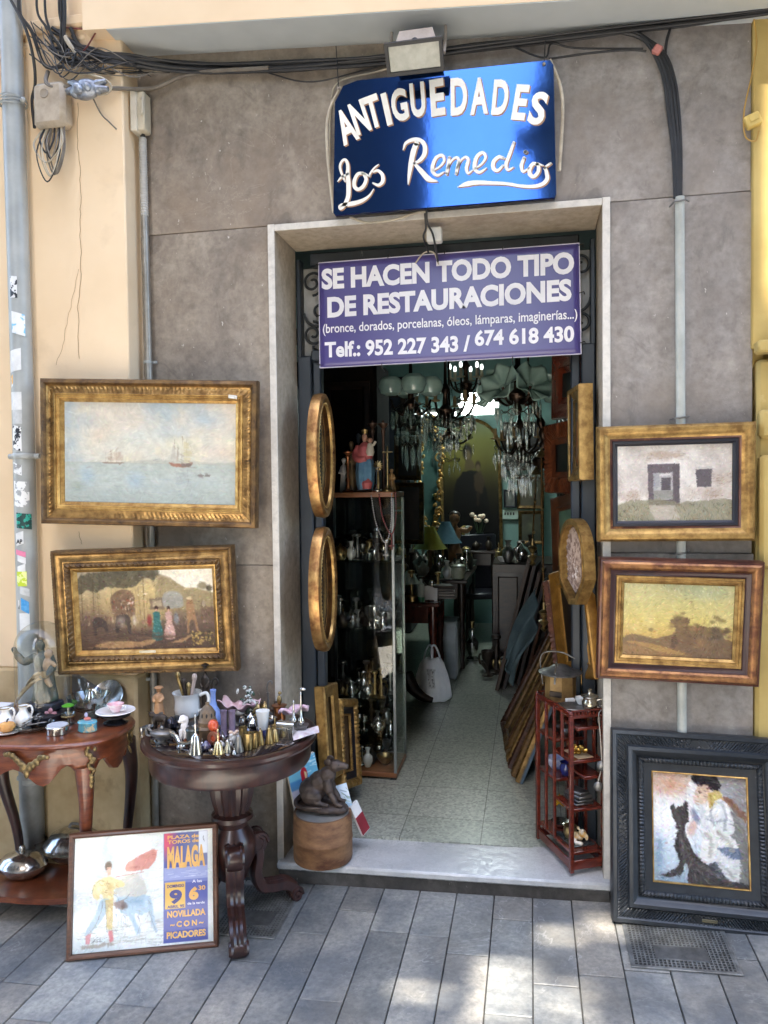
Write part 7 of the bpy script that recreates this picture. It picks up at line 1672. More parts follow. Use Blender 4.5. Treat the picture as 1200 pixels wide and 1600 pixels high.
SHELVES = [(.07, 0, 1, 0, 1), (.235, 0, .48, 0, 1), (.30, .48, 1, 0, 1), (.42, 0, .55, 0, 1), (.455, .5, 1, 0, 1), (.545, 0, .5, .2, 1), (HW - .01, 0, 1, 0, 1), (.355, 0, .5, .4, 1)]
for zz, a0, a1, b0, b1 in SHELVES:
    MB().box(((a0 + a1) / 2 * Lw, sgn * (b0 + b1) / 2 * DW, zz), ((a1 - a0) * Lw - .004, (b1 - b0) * DW - .004, .012), bev=.002).build('shelf_board', M_LACQ, wt)
for a, za, zb in ((.48, .07, HW), (.25, .42, HW), (.72, .30, HW), (.74, .07, .30)):
    for b in (0, 1): MB().box((a * Lw, sgn * b * DW, (za + zb) / 2), (.012, .012, zb - za), bev=.002).build('upright', M_LACQ, wt)
for b in (0, 1):
    MB().box((Lw / 2, sgn * b * DW, .028), (Lw, .008, .036), bev=.002).build('fretted_rail', M_LACQ, wt); MB().box((Lw / 2, sgn * b * DW, HW + .002), (Lw, .01, .02), bev=.002).build('gallery_rail', M_LACQ, wt)
for a in (0, 1):
    MB().box((a * Lw, sgn * DW / 2, .028), (.008, DW, .036), bev=.002).build('fretted_rail', M_LACQ, wt)
    mb = MB()
    for i in range(7): mb.tube([(a * Lw, sgn * DW * (i + .8) / 8.6, HW - .004), (a * Lw, sgn * DW * (i + 1) / 8.6, HW + .014), (a * Lw, sgn * DW * (i + 1.2) / 8.6, HW - .004)], .003, 5)
    mb.tube([(a * Lw, 0, HW + .014), (a * Lw, sgn * DW, HW + .014)], .004, 6); mb.build('pierced_gallery', M_LACQ, wt)
def onw(a, b, z): v = wt.matrix_basis @ Vector(Q(a, b, z + .0065)); return v
wt.matrix_basis  # placed above
ZT = HW - .01
S_ = .0025
def wl(label, name, cat, loc, prof, m, seg=24, sy=1, k=1): return MB().lathe([(r * k, h * k) for r, h in prof], seg, sy=sy).solo(name, m, label, cat, loc)
p = onw(.80, .55, ZT)
ln = thing('tin_lantern', 'square tan tin lantern box with grey dished lid on the whatnot stand', 'lantern', p, R(-20))
MB().lathe([(.062, 0), (.062, .10), (0, .10)], 8, M=Matrix.Rotation(R(22), 4, 'Z')).build('tin_body', mat('tan_painted_tin', L(166, 134, 84), L(120, 92, 54), scale=14, rough=.45, metal=.3, c3=L(80, 62, 42), s3=12), ln)
MB().lathe([(.03, .098), (.085, .104), (.088, .110), (.05, .122), (.03, .136), (.012, .138), (0, .138)], 32).build('lid', M_PEWTER, ln)
MB().box((0, -.062, .03), (.05, .004, .022), bev=.001).build('label_plate', M_DARKBR, ln)
MB().tube(smooth_path([(-.075, 0, .05), (-.08, 0, .17), (.0, 0, .19), (.06, 0, .17)], 5), .003, 6).build('wire_handle', M_PEWTER, ln)
MB().tube([(.0, -.05, .16), (.002, -.07, .12), (.0, -.075, .075)], .004, 6).build('chain', M_SILVER, ln)
wl('oval pewter platter lying at the front of the whatnot top', 'platter', 'platter', onw(.32, .45, ZT), [(.03, 0), (.05, .003), (.07, .008), (.068, .01), (.045, .005), (0, .004)], M_PEWTER, 40, .8)
o = wl('silver sugar pot with glass-knobbed lid on the right of the whatnot top', 'sugar_pot', 'pot', onw(.12, .72, ZT), [(.018, 0), (.02, .003), (.028, .02), (.03, .038), (.024, .05), (.026, .056), (.034, .060), (.03, .064), (.01, .07), (.006, .078), (.009, .086), (0, .092)], mat('warm_silver', L(196, 186, 166), L(140, 128, 108), scale=20, rough=.22, metal=.9))
MB().tube(smooth_path([(.026, 0, .046), (.045, 0, .05), (.046, 0, .03), (.028, 0, .02)], 5), .003, 6).build('handle', M_SILVER, o)
wl('white china cup behind the pewter platter', 'cup', 'cup', onw(.42, .8, ZT), [(.012, 0), (.013, .003), (.022, .02), (.024, .032), (.022, .032), (.012, .006), (0, .005)], M_PORC)
mb = MB(); mb.box((0, 0, .009), (.036, .02, .018), bev=.002); mb.solo('paper_packet', mat('white_page', W_), 'small white paper packet on the whatnot top', 'packet', onw(.56, .6, ZT), R(20))
o = wl('blue and white enamel bowl on the left middle shelf of the whatnot', 'bowl', 'bowl', onw(.86, .45, .30), [(.02, 0), (.022, .003), (.034, .03), (.038, .044), (.036, .044), (.028, .012), (0, .008)], mat('blue_white_enamel', L(232, 234, 238), L(110, 130, 190), scale=16, rough=.15, coat=.4))
mb = MB()
for i in range(22): mb.ball((rnd.uniform(-.045, .045), rnd.uniform(-.022, .022), rnd.uniform(.008, .03)), (rnd.uniform(.006, .014), .008, rnd.uniform(.005, .01)), 7, 5, rot=(rnd.random() * 3, rnd.random(), rnd.random() * 3))
fuse(mb.solo('gilt_mount', mat('bright_brass', L(222, 184, 96), L(170, 128, 54), scale=30, rough=.22, metal=.9), 'bright gilt scroll mount lying on the middle right shelf', 'ornament', onw(.25, .5, .42), R(-64)), .003, 1)
mb = MB(); mb.box((0, 0, .003), (.11, .07, .004), bev=.001); mb.solo('card_sheet', mat('buff_card', L(190, 168, 132), L(160, 138, 104), rough=.7), 'buff card under the gilt scroll mount', 'card', onw(.25, .5, .415), R(-60))
mb = MB()
for i in range(5):
    a = i * 1.2566 + .3; mb.add([(0, -.008, 0), (.012 * math.cos(a - .63), 0, .012 * math.sin(a - .63)), (.034 * math.cos(a), 0, .034 * math.sin(a)), (.012 * math.cos(a + .63), 0, .012 * math.sin(a + .63)), (0, .008, 0)], [(0, 1, 2), (0, 2, 3), (4, 2, 1), (4, 3, 2)])
mb.solo('gilt_star', mat('yellow_gilt', L(230, 190, 60), L(200, 156, 40), rough=.25, metal=.6), 'yellow gilt star standing on the lower left shelf of the whatnot', 'ornament', onw(.62, .3, .07) + Vector((0, -.02, .13)), R(20))
mb = MB()
for i, (a, b, c) in enumerate(((.1, .075, .008), (.098, .07, .008), (.09, .062, .012), (.07, .05, .012))): mb.box((0, 0, .004 + i * .0115), (a, b, c * .9), bev=.003, rot=(0, 0, i * .1))
mb.solo('tray_stack', M_PEWTER, 'stack of tarnished metal trays on the lower right shelf', 'trays', onw(.25, .5, .235), R(-64))
mb = MB(); V = lambda x, y, z: Vector((x, y, z)) * .001
mb.ball(V(0, 0, 20), V(30, 16, 16)); mb.ball(V(28, 0, 40), V(17, 16, 17)); mb.ball(V(40, -10, 58), V(6, 6, 8)); mb.ball(V(18, -12, 60), V(7, 6, 7)); mb.tube([V(-20, -4, 18), V(-40, -10, 14), V(-52, -6, 18)], [.012, .009, .006], 8); mb.tube([V(6, -14, 22), V(14, -26, 12), V(30, -30, 6)], [.009, .008, .007], 8); mb.ball(V(50, 0, 34), V(10, 4, 14)); mb.ball(V(34, -18, 8), V(14, 10, 8))
fuse(mb.solo('cherub', mat('cream_gold_china', L(222, 196, 150), L(200, 150, 76), scale=26, lo=.45, hi=.56, rough=.3, c3=L(236, 228, 214), s3=18, l3=.5, h3=.58), 'cream and gold reclining cherub on the bottom shelf of the whatnot', 'figurine', onw(.28, .5, .072), R(-50)), .003, 2)
mb = MB(); mb.box((0, 0, .003), (.14, .10, .005), bev=.001); mb.solo('mirror_plate', mat('grey_mirror', L(96, 108, 110), L(80, 92, 94), rough=.08, metal=.6), 'grey mirror plate lying under the cherub', 'mirror', onw(.36, .5, .069), R(-64))
wl('silver bonbon dish at the lower left of the whatnot', 'dish', 'dish', onw(.76, .5, .072), [(.02, 0), (.03, .004), (.04, .018), (.038, .018), (.02, .008), (0, .006)], M_SILVER, 28)
for i, (a, b, z, h, m, lb) in enumerate(((.6, .5, .30, .05, mat('cobalt_glass', L(36, 44, 110), rough=.1, coat=.6), 'dark cobalt glass pot in the middle of the whatnot'), (.4, .4, .07, .05, M_COPPER if 'M_COPPER' in globals() else M_BRASS, 'brown copper beaker behind the gilt star'), (.66, .6, .455, .03, M_PEWTER, 'low pewter bowl on the upper left shelf of the whatnot'), (.3, .6, .545, .026, M_CUT, 'little cut-glass dish on the upper right shelf'), (.86, .6, .455, .03, M_DARKBR, 'dark bronze inkpot on the upper left shelf'))):
    wl(lb, 'pot', 'pot', onw(a, b, z), [(.018, 0), (.024, .3 * h), (.026, .6 * h), (.02, .9 * h), (.024, h), (.02, h), (0, .5 * h)], m)
p = onw(0, 1, ZT) + Vector((-.01, -.02, 0)); mb = MB(); mb.tube(smooth_path([(0, 0, .02), (-.01, -.01, .0), (-.004, -.012, -.08), (0, -.012, -.17)], 5), .0022, 5)
mb.ball((0, -.012, -.19), (.02, .01, .02)); mb.tube([(0, -.012, -.2), (-.012, -.012, -.25)], .003, 5); mb.ball((-.012, -.012, -.27), (.018, .008, .02)); mb.solo('hanging_ladle', M_PEWTER, 'pewter ladle on a thin chain hanging from the right of the whatnot', 'ladle', p)

# ================================================================ inside the shop
FZ = .0705
M_DARKWOOD = mat('dark_old_wood', L(58, 40, 30), L(34, 24, 20), scale=8, rough=.35, stretch=(2, 2, 6))
M_ALUM = mat('brushed_aluminium', L(150, 154, 154), L(130, 134, 134), scale=30, rough=.3, metal=.7)
M_CRYST = mat('crystal_drops', L(176, 204, 196), L(130, 160, 152), scale=40, rough=.08, spec=1.0, coat=.8)
M_CRYST.node_tree.nodes['Principled BSDF'].inputs['Alpha'].default_value = .33
M_OPAL = mat('opaline_glass', L(176, 206, 196), L(150, 184, 174), scale=10, rough=.2, coat=.6)
M_BRONZE = mat('chandelier_bronze', L(70, 52, 38), L(38, 30, 26), scale=30, rough=.3, metal=.7)
M_LAMPW = emit_mat('lit_fluorescent', (.86, 1.0, .95), 3.6)
M_BULB = emit_mat('lit_bulb', (.9, 1.0, .95), .5)

# ---- lamps that light the room
t = thing('ceiling_lamp', 'bright square fluorescent ceiling lamp at the back of the shop', 'lamp', atY(748, 634, 4.3))
MB().box((0, 0, 0), (.36, .30, .015)).build('diffuser', M_LAMPW, t); MB().box((0, .0, .03), (.42, .36, .04), bev=.01).build('housing', M_PEWTER, t)
MB().box((0, -.172, .0), (.30, .02, .20)).build('front_diffuser', M_LAMPW, t)
MB().tube([(0, 0, .05), (0, 0, 2.945 - t.location.z)], .008, 6).build('rod', M_PEWTER, t)
t = thing('tube_lamp', 'lit fluorescent tube above the gilded rococo mirror', 'lamp', atY(668, 648, 5.0))
MB().tube([(-.16, 0, 0), (.30, 0, 0)], .02, 10).build('tube', M_LAMPW, t); MB().box((.07, .03, .035), (.6, .05, .04), bev=.005).build('batten', M_PEWTER, t)
# ---- arched picture of a mother and child
PX = [(688, 655), (784, 652), (784, 880), (688, 882)]
M_, w, h = pose(PX, [5.22] * 4)
t = thing('arched_painting', 'tall arched dark painting of a cloaked mother and child on the back wall', 'painting'); t.matrix_world = M_
zc = h / 2 - w / 2
def arch(d, y, n=24): return [(-(w / 2 - d), y, -h / 2 + d)] + [((w / 2 - d) * math.cos(math.pi - math.pi * i / n), y, zc + (w / 2 - d) * math.sin(math.pi - math.pi * i / n)) for i in range(n + 1)] + [((w / 2 - d), y, -h / 2 + d)]
mb = MB(); rows = [arch(0, .03), arch(0, -.02), arch(.012, -.03), arch(.03, -.02), arch(.035, .0)]; n = len(rows[0])
mb.add([p for r in rows for p in r], [(k * n + i, k * n + (i + 1) % n, (k + 1) * n + (i + 1) % n, (k + 1) * n + i) for k in range(4) for i in range(n)]); mb.build('arched_frame', M_GOLD, t)
P = Paint(110, 260, (60, 56, 30), 81)
P.vgrad([(0, (150, 160, 130)), (.14, (140, 138, 70)), (.3, (110, 104, 44)), (.5, (52, 46, 26)), (.7, (22, 20, 18)), (1, (14, 14, 14))]); P.blob(.4, .3, .4, .16, (150, 140, 60), .6, 1)
P.poly([(.18, .62), (.24, .44), (.4, .36), (.62, .36), (.76, .46), (.84, .7), (.9, 1), (.1, 1)], (20, 18, 18), .97, .03, 2); P.blob(.46, .225, .1, .07, (34, 28, 24), 1, .4); P.blob(.47, .245, .06, .05, (128, 108, 78), 1, .5); P.poly([(.42, .28), (.53, .28), (.6, .34), (.4, .35)], (104, 86, 60), .9, .02, 2)
P.blob(.64, .32, .06, .04, (60, 44, 32), 1, .5); P.blob(.64, .335, .045, .032, (124, 102, 74), .9, .5); P.poly([(.56, .38), (.68, .36), (.76, .44), (.7, .52), (.58, .5)], (84, 66, 48), .85, .04, 3); P.poly([(.6, .5), (.66, .5), (.64, .62), (.6, .6)], (70, 54, 40), .7, .04, 2); P.smear(1)
P.a *= .75
P.build('canvas', w - .05, h - .05, t, .005, rough=.6, bump=0, spec=.2, outline=lambda X, Z: (Z < zc) | (X ** 2 + (Z - zc) ** 2 < (w / 2 - .03) ** 2))
# ---- gilded rococo mirror
p = atY(671, 745, 4.6)
t = thing('rococo_mirror', 'gilded openwork rococo mirror frame left of the arched painting', 'mirror', p)
g_ = random.Random(5); mb = MB(); hh = .60
for i in range(150):
    u = i / 150; a = u * 2 * math.pi; x = .11 * math.cos(a) * (1 + .2 * math.sin(4 * a)); z = hh * math.sin(a)
    mb.ball((x + g_.uniform(-.03, .03), g_.uniform(-.03, .02), z + g_.uniform(-.02, .02)), (g_.uniform(.012, .03), .018, g_.uniform(.012, .034)), 7, 5, rot=(g_.random(), g_.random() * 3, 0))
for i in range(16):
    a = g_.uniform(0, 6.28); c = (.11 * math.cos(a), -.01, hh * math.sin(a)); r = g_.uniform(.03, .06)
    mb.tube([(c[0] + r * (1 - k / 24) * math.cos(k / 2.6), c[1] - .02, c[2] + r * (1 - k / 24) * math.sin(k / 2.6)) for k in range(20)], .009, 6)
mb.build('carved_frame', M_GOLDB, t)
MB().lathe([(.075, 0), (0, 0)], 32, M=Matrix.Translation((0, .02, 0)) @ Matrix.Diagonal((1, 1, 7.0, 1)) @ Matrix.Rotation(R(90), 4, 'X')).build('mirror_glass', mat('teal_mirror', L(110, 150, 144), rough=.1, metal=.5), t)
# ---- pictures on the walls
def wallpic(label, px, Y, m, pic, wd=.035):
    t, w, h = framed('framed_picture', label, px, [Y] * 4, 'picture')
    MB().frame(w, h, [(0, -.025), (0, .012), (.008, .018), (wd * .7, .008), (wd, .002)], 1).build('moulding', m, t)
    Pc = Paint(40, 50, pic, int(abs(px[0][0] * 7 + px[0][1]))); Pc.tone(.35, 5); Pc.blob(.5, .45, .28, .3, tuple(min(255, int(c * 1.9 + 10)) for c in pic), .7, .9, 0, .3); Pc.smear(1); Pc.build('canvas', w - 2 * wd, h - 2 * wd, t, .004, rough=.4, bump=0)
M_DGILT = gold('dim_gilding', L(120, 92, 54), L(76, 56, 36)); M_BLKF = M_BLACKSLIP
wallpic('dark portrait in thin gilt frame, uppermost of three above the left tables', [(616, 640), (658, 640), (658, 680), (616, 680)], 3.0, M_DARKWOOD, (26, 24, 22))
wallpic('dark portrait in thin gilt frame, middle of three above the left tables', [(616, 682), (658, 682), (658, 750), (616, 750)], 3.0, M_DGILT, (24, 22, 20))
wallpic('dark portrait in thin gilt frame, lowest of three above the left tables', [(618, 754), (662, 754), (662, 850), (618, 850)], 3.0, M_DGILT, (28, 22, 18))
wallpic('large dark picture high on the back wall, right of the arched painting', [(786, 660), (846, 658), (846, 735), (786, 735)], 5.2, M_DARKWOOD, (26, 22, 22))
wallpic('gilt framed dark picture beside the white switch panel', [(808, 745), (850, 745), (850, 795), (808, 795)], 5.2, M_DGILT, (52, 50, 36))
wallpic('small black framed print left of the gilt framed dark picture', [(787, 765), (807, 764), (807, 793), (787, 793)], 5.2, M_BLKF, (70, 74, 72), .02)
wallpic('narrow gilt framed picture below the beside-panel picture, on the back wall', [(810, 798), (850, 798), (850, 850), (810, 850)], 5.2, M_DGILT, (50, 54, 38))
t = thing('switch_panel', 'pale electrical switch panel on the teal back wall', 'switch panel', atY(796, 804, 5.27))
MB().box((0, 0, 0), (.20, .05, .11), bev=.01).build('panel_body', mat('pale_green_plastic', L(190, 214, 204), rough=.4), t)
for i in range(4): MB().box((-.045 + i * .03, -.027, .01), (.016, .01, .03), bev=.002).build('switch', M_BLACKCABLE, t)
t = thing('wall_socket', 'small pale wall socket high on the back wall', 'socket', atY(799, 748, 5.28)); MB().box((0, 0, 0), (.1, .03, .04), bev=.006).build('socket_plate', mat('pale_green_plastic', W_), t); MB().box((.02, -.018, 0), (.03, .008, .02), bev=.003).build('plug', M_PEWTER, t)

# ---- chandeliers
def drop_mesh():
    return MB().lathe([(0, -.035), (.006, -.022), (.0075, -.012), (.003, 0), (.002, .006), (0, .008)], 6)
def chandelier(label, px, Y, Rr, arms, ncry, shade=None, candle=True, lit=False, cat='chandelier', tiers=3, mcol=None, drop=.16):
    p = atY(*px, Y); m = mcol or M_BRONZE
    t = thing('chandelier', label, cat, p)
    MB().lathe([(.01, -.12), (.03, -.09), (.02, -.06), (.045, -.03), (.05, 0), (.02, .03), (.015, .10), (.035, .13), (.012, .17), (.008, .3), (.008, 2.945 - p.z)], 14).build('stem', m, t)
    for i in range(arms):
        a = 2 * math.pi * i / arms + .3; c, s_ = math.cos(a), math.sin(a)
        MB().tube(smooth_path([(.03 * c, .03 * s_, 0), (.4 * Rr * c, .4 * Rr * s_, -.06), (.8 * Rr * c, .8 * Rr * s_, -.03), (Rr * c, Rr * s_, .03)], 5), .008, 6).build('arm', m, t)
        q = (Rr * c, Rr * s_, .03)
        if candle:
            MB().lathe([(.004, 0), (.03, .006), (.032, .012), (.012, .014), (.011, .075), (0, .078)], 12, q).build('candle', mat('wax_candle', L(176, 150, 104), L(150, 124, 84), rough=.6) if not lit else mat('candle_sleeve', L(200, 190, 160), rough=.6), t)
        if lit: MB().ball((q[0], q[1], .125), (.012, .012, .024), 10, 8).build('bulb', M_BULB, t)
        if shade == 'globe': MB().lathe([(.03, .02), (.06, .035), (.075, .075), (.068, .11), (.045, .128), (.044, .132), (.066, .112), (.073, .075), (.058, .037), (.03, .024)], 22, q).build('glass_globe', M_OPAL, t)
        if shade == 'petal':
            T = Matrix.Translation(q) @ Matrix.Rotation(a, 4, 'Z') @ Matrix.Rotation(R(62), 4, 'Y')
            o = MB().grid(lambda u, v: ((.02 + .10 * v) * math.cos(6.2832 * u), (.02 + .10 * v) * math.sin(6.2832 * u), .05 * v + .022 * v * math.sin(6.2832 * u * 6)), 48, 6, T).build('petal_shade', M_OPAL, t)
            sd = o.modifiers.new('t', 'SOLIDIFY'); sd.thickness = .003
    me = None
    for i in range(ncry):
        tier = i % tiers; r = Rr * (1 - .28 * tier) * (.95 + .1 * rnd.random()); a = 2.4 * i; z = -.03 - drop * tier / max(1, tiers - 1) - .05 * rnd.random()
        if me is None: o = drop_mesh().build('crystal', M_CRYST, t); me = o.data
        else: o = link(bpy.data.objects.new('crystal', me), t)
        o.location = (r * math.cos(a), r * math.sin(a), z); s_ = rnd.uniform(.9, 1.5); o.scale = (s_, s_, s_ * rnd.uniform(1.3, 2.6))
    if ncry:
        for tier in range(tiers):
            r = Rr * (1 - .28 * tier); z = -.02 - drop * tier / max(1, tiers - 1)
            MB().tube([(r * math.cos(a), r * math.sin(a), z + .012 * math.sin(a * 6)) for a in np.linspace(0, 6.2832, 49)], .003, 5).build('crystal_ring', m, t)
    return t
chandelier('crystal chandelier with opaline globes, nearest on the left under the banner', (642, 632), 1.55, .12, 4, 84, 'globe', False, drop=.22)
chandelier('crystal chandelier hanging behind the opaline globes, thick with drops', (696, 640), 2.0, .19, 6, 96, None, True, drop=.13)
chandelier('bronze chandelier with lit candle bulbs high in the middle', (728, 600), 2.7, .12, 6, 30, None, True, True)
t = chandelier('low bronze chandelier with a glass dish, in front of the arched painting', (702, 680), 2.6, .17, 5, 14, None, True)
MB().lathe([(.03, .05), (.12, .075), (.15, .105), (.146, .108), (.11, .082), (.03, .058)], 32).build('glass_dish', M_OPAL, t)
t.children[0]
chandelier('crystal chandelier with wax candles, right of the bright lamp', (812, 694), 2.3, .17, 6, 90, None, True, drop=.20)
chandelier('petal-shaded glass ceiling lamp, nearest on the right', (808, 616), 1.5, .13, 5, 40, 'petal', False, cat='chandelier')
chandelier('small crystal chandelier hanging lower right against the dark wall', (826, 706), 3.0, .15, 5, 60, None, True, drop=.2)
t = thing('bronze_arm_lamp', 'thick dark bronze lamp arm curving down on the right', 'lamp', atY(838, 640, 1.7))
MB().tube(smooth_path([(-.10, 0, .14), (-.05, 0, .10), (.0, 0, .0), (.03, 0, -.10), (.04, 0, -.2), (.02, 0, -.3)], 6), [.022 + .006 * math.sin(i * 1.6) for i in range(31)], 10).build('bronze_arm', M_BRONZE, t)
MB().lathe([(.01, -.36), (.04, -.33), (.05, -.30), (.03, -.27), (.02, -.25)], 14, (.02, 0, 0)).build('bronze_cup', M_BRONZE, t)
MB().tube([(-.10, 0, .14), (-.12, 0, 2.945 - t.location.z)], .006, 6).build('hanging_rod', M_BRONZE, t)

# ---- glass cabinet
cx0, cx1, cy0, cy1, cz0, cz1 = -1.06, -.668, .80, 1.10, FZ, 1.53
gc = thing('glass_cabinet', 'tall glass display cabinet with wooden top and aluminium edges, left inside the door', 'cabinet', (cx0, cy0, cz0))
W, D_, Hc = cx1 - cx0, cy1 - cy0, cz1 - cz0
M_OAK = mat('light_brown_veneer', L(150, 98, 60), L(120, 76, 46), scale=6, rough=.4, stretch=(1, 6, 6))
MB().box((W / 2, D_ / 2, Hc - .0125), (W, D_, .025), bev=.002).build('top_board', M_OAK, gc); MB().box((W / 2, D_ / 2, .024), (W, D_, .024), bev=.002).build('base_board', M_OAK, gc)
for x, y in ((W - .02, .02), (W - .02, D_ - .02), (.02, .02)): MB().box((x, y, .006), (.03, .03, .012)).build('foot', M_BLACKCABLE, gc)
for x, y in ((W - .008, .008), (.008, .008), (W - .006, D_ - .006), (.006, D_ - .006)): MB().box((x, y, Hc / 2), (.014, .014, Hc - .062), bev=.001).build('corner_post', M_ALUM, gc)
MB().box((W / 2, .004, Hc / 2 + .006), (W - .034, .004, Hc - .07)).build('glass_pane', M_CLEAR, gc); MB().box((W - .004, D_ / 2, Hc / 2 + .006), (.004, D_ - .034, Hc - .07)).build('glass_pane', glass_mat('green_edge_glass', (.86, .93, .90), 1.2), gc)
MB().box((W / 2, D_ - .004, Hc / 2 + .006), (W - .034, .004, Hc - .07)).build('back_panel', mat('added_mirror_back', L(120, 128, 124), L(96, 104, 100), rough=.07, metal=.9), gc)  # mirror finish added to reflect daylight and brighten the cabinet
SH = [1.18 - cz0, .83 - cz0, .47 - cz0, .037]
for z in SH[:3]: MB().box((W / 2, D_ / 2, z - .004), (W - .03, D_ - .03, .006)).build('glass_shelf', glass_mat('green_edge_glass', W_), gc)
MB().box((W / 2, D_ / 2, .5 * (SH[2] + SH[3]) + .0), (W - .03, D_ - .03, .006)).build('glass_shelf', glass_mat('green_edge_glass', W_), gc)
SH5 = [SH[0], SH[1], SH[2], .5 * (SH[2] + SH[3]) + .004, SH[3]]
KINDS = {
 'goblet': [(.022, 0), (.024, .003), (.006, .01), (.005, .04), (.012, .05), (.024, .07), (.026, .10), (.024, .10), (.02, .07), (0, .056)],
 'teapot': [(.02, 0), (.024, .004), (.04, .03), (.042, .05), (.03, .07), (.012, .078), (.006, .09), (0, .094)],
 'candlestick': [(.032, 0), (.034, .006), (.012, .016), (.008, .05), (.014, .07), (.007, .09), (.009, .13), (.02, .138), (.018, .15), (0, .15)],
 'jar': [(.026, 0), (.03, .006), (.031, .06), (.02, .075), (.02, .085), (.024, .09), (.01, .10), (0, .102)],
 'bowl': [(.02, 0), (.022, .004), (.04, .025), (.048, .045), (.045, .045), (.036, .025), (0, .01)],
 'bell': [(.03, 0), (.028, .006), (.018, .04), (.01, .05), (.004, .054), (.007, .075), (.004, .085), (0, .09)],
 'vase': [(.018, 0), (.02, .004), (.034, .04), (.03, .07), (.012, .09), (.012, .11), (.02, .125), (.018, .125), (0, .09)]}
KM = {'goblet': M_SILVER, 'teapot': M_SILVER, 'candlestick': M_BRASS, 'jar': M_PEWTER, 'bowl': M_SILVER, 'bell': M_BRASS, 'vase': M_PORC}
shelfname = ['top glass shelf', 'second glass shelf', 'third glass shelf', 'fourth glass shelf', 'cabinet floor']
proto = {}
def small(kind, loc, label, cat, group, m=None, sc=1.0, rot=0):
    key = (kind, m.name if m else '')
    if key not in proto:
        mb = MB().lathe(KINDS[kind], 18)
        if kind == 'teapot':
            mb.tube(smooth_path([(.036, 0, .05), (.06, 0, .055), (.07, 0, .075)], 4), [.009 - .0006 * i for i in range(9)], 7); mb.tube(smooth_path([(-.034, 0, .06), (-.062, 0, .062), (-.06, 0, .03), (-.038, 0, .026)], 4), .005, 6)
        o = mb.solo(kind, m or KM[kind], label, cat, loc, (0, 0, rot), group); proto[key] = o.data
    else:
        o = link(bpy.data.objects.new(kind, proto[key])); o.location = loc; o.rotation_euler = (0, 0, rot); tag(o, label, cat, group)
    o.scale = (sc,) * 3; return o
g_ = random.Random(12)
MATN = {M_SILVER.name: 'silver', M_BRASS.name: 'brass', M_PEWTER.name: 'dull pewter', M_PORC.name: 'white china', M_DARKBR.name: 'dark bronze'}
for si, z in enumerate(SH5):
    used = []
    for i in range((36, 32, 24, 13, 16)[si]):
        kind = g_.choice(list(KINDS)); m = g_.choice((M_SILVER, M_SILVER, M_BRASS, M_PEWTER, M_DARKBR, KM[kind]))
        for tr in range(30):
            x, y = g_.uniform(.05, W - .05), g_.uniform(.05, D_ - .05)
            if all((x - a) ** 2 + (y - b) ** 2 > .034 ** 2 for a, b in used): break
        used.append((x, y))
        sc = g_.uniform(.6, 1.15) if si < 3 else g_.uniform(.55, 1.0)
        small(kind, Vector((cx0 + x, cy0 + y, cz0 + z + .0005)), '%s %s standing on the %s of the glass cabinet' % (MATN[m.name], kind, shelfname[si]), kind, '%s %ss on the %s' % (MATN[m.name], kind, shelfname[si]), m, sc, g_.uniform(0, 6))
# things on the cabinet roof
top = cz1 + .0005
def Yt(px, Y=.88): v = atY(px, 775, Y); return Vector((v.x, Y, top))
p = Yt(571, .86); s = mpp(p)
t = thing('madonna_statue', 'painted statue of a crowned mother in pink and blue holding a child', 'statue', p)
def UU(x, z, y=0): return Vector((x * s, y * s, z * s))
MB().lathe([(13 * s, 0), (14 * s, 2 * s), (12 * s, 4 * s), (0, 4 * s)], 20).build('statue_base', M_DARKWOOD, t)
mb = MB(); mb.lathe([(11 * s, 4 * s), (13 * s, 12 * s), (14 * s, 30 * s), (13 * s, 45 * s), (10 * s, 55 * s), (9 * s, 58 * s)], 30, flute=lambda a, k: 1 + .07 * math.sin(a * 8)); mb.build('blue_robe', mat('painted_blue_robe', L(104, 146, 170), L(76, 114, 140), scale=16, rough=.5), t)
mb = MB(); mb.lathe([(11 * s, 50 * s), (13 * s, 58 * s), (11 * s, 70 * s), (6 * s, 76 * s), (3 * s, 78 * s)], 20); mb.tube(smooth_path([UU(-10, 72), UU(-15, 58, -4), UU(-8, 50, -10), UU(4, 52, -11)], 4), [5 * s] * 13, 8)
fuse(mb.build('pink_mantle', mat('painted_pink_mantle', L(206, 110, 106), L(176, 84, 84), scale=16, rough=.5), t), .003)
mb = MB(); mb.lathe([(7 * s, 5 * s), (9 * s, 14 * s), (3 * s, 24 * s)], 16, (4 * s, -7 * s, 0)); mb.build('pink_hem', mat('painted_pink_mantle', W_), t)
M_SKIN = mat('painted_flesh', L(196, 150, 124), L(170, 120, 96), scale=20, rough=.45)
mb = MB(); mb.ball(UU(0, 85), (5 * s, 5.4 * s, 6.6 * s)); mb.tube([UU(0, 76), UU(0, 82)], 2.6 * s, 8); mb.ball(UU(0, 84, -5.4), (1 * s, 1.2 * s, 1.4 * s)); mb.build('head', M_SKIN, t)
mb = MB(); mb.ball(UU(0, 87, 1.6), (5.8 * s, 5.4 * s, 6.4 * s)); mb.build('hair', M_DARKWOOD, t)
MB().lathe([(4.4 * s, 91 * s), (5.4 * s, 97 * s), (4.8 * s, 97 * s), (4 * s, 91.4 * s)], 14, flute=lambda a, k: 1 + (.1 * math.cos(a * 6) if k in (1, 2) else 0)).build('crown', M_BRASS, t)
mb = MB(); mb.lathe([(5 * s, 56 * s), (7 * s, 62 * s), (4 * s, 74 * s), (2 * s, 76 * s)], 14, (10 * s, -8 * s, 0)); mb.tube([UU(10, 70, -8), UU(16, 73, -9), UU(19, 78, -8)], 2 * s, 7); mb.build('child_gown', mat('ivory_gown', L(214, 204, 184), L(190, 178, 156), rough=.5), t)
MB().ball(UU(10, 80, -8), 4.2 * s).build('child_head', M_SKIN, t)
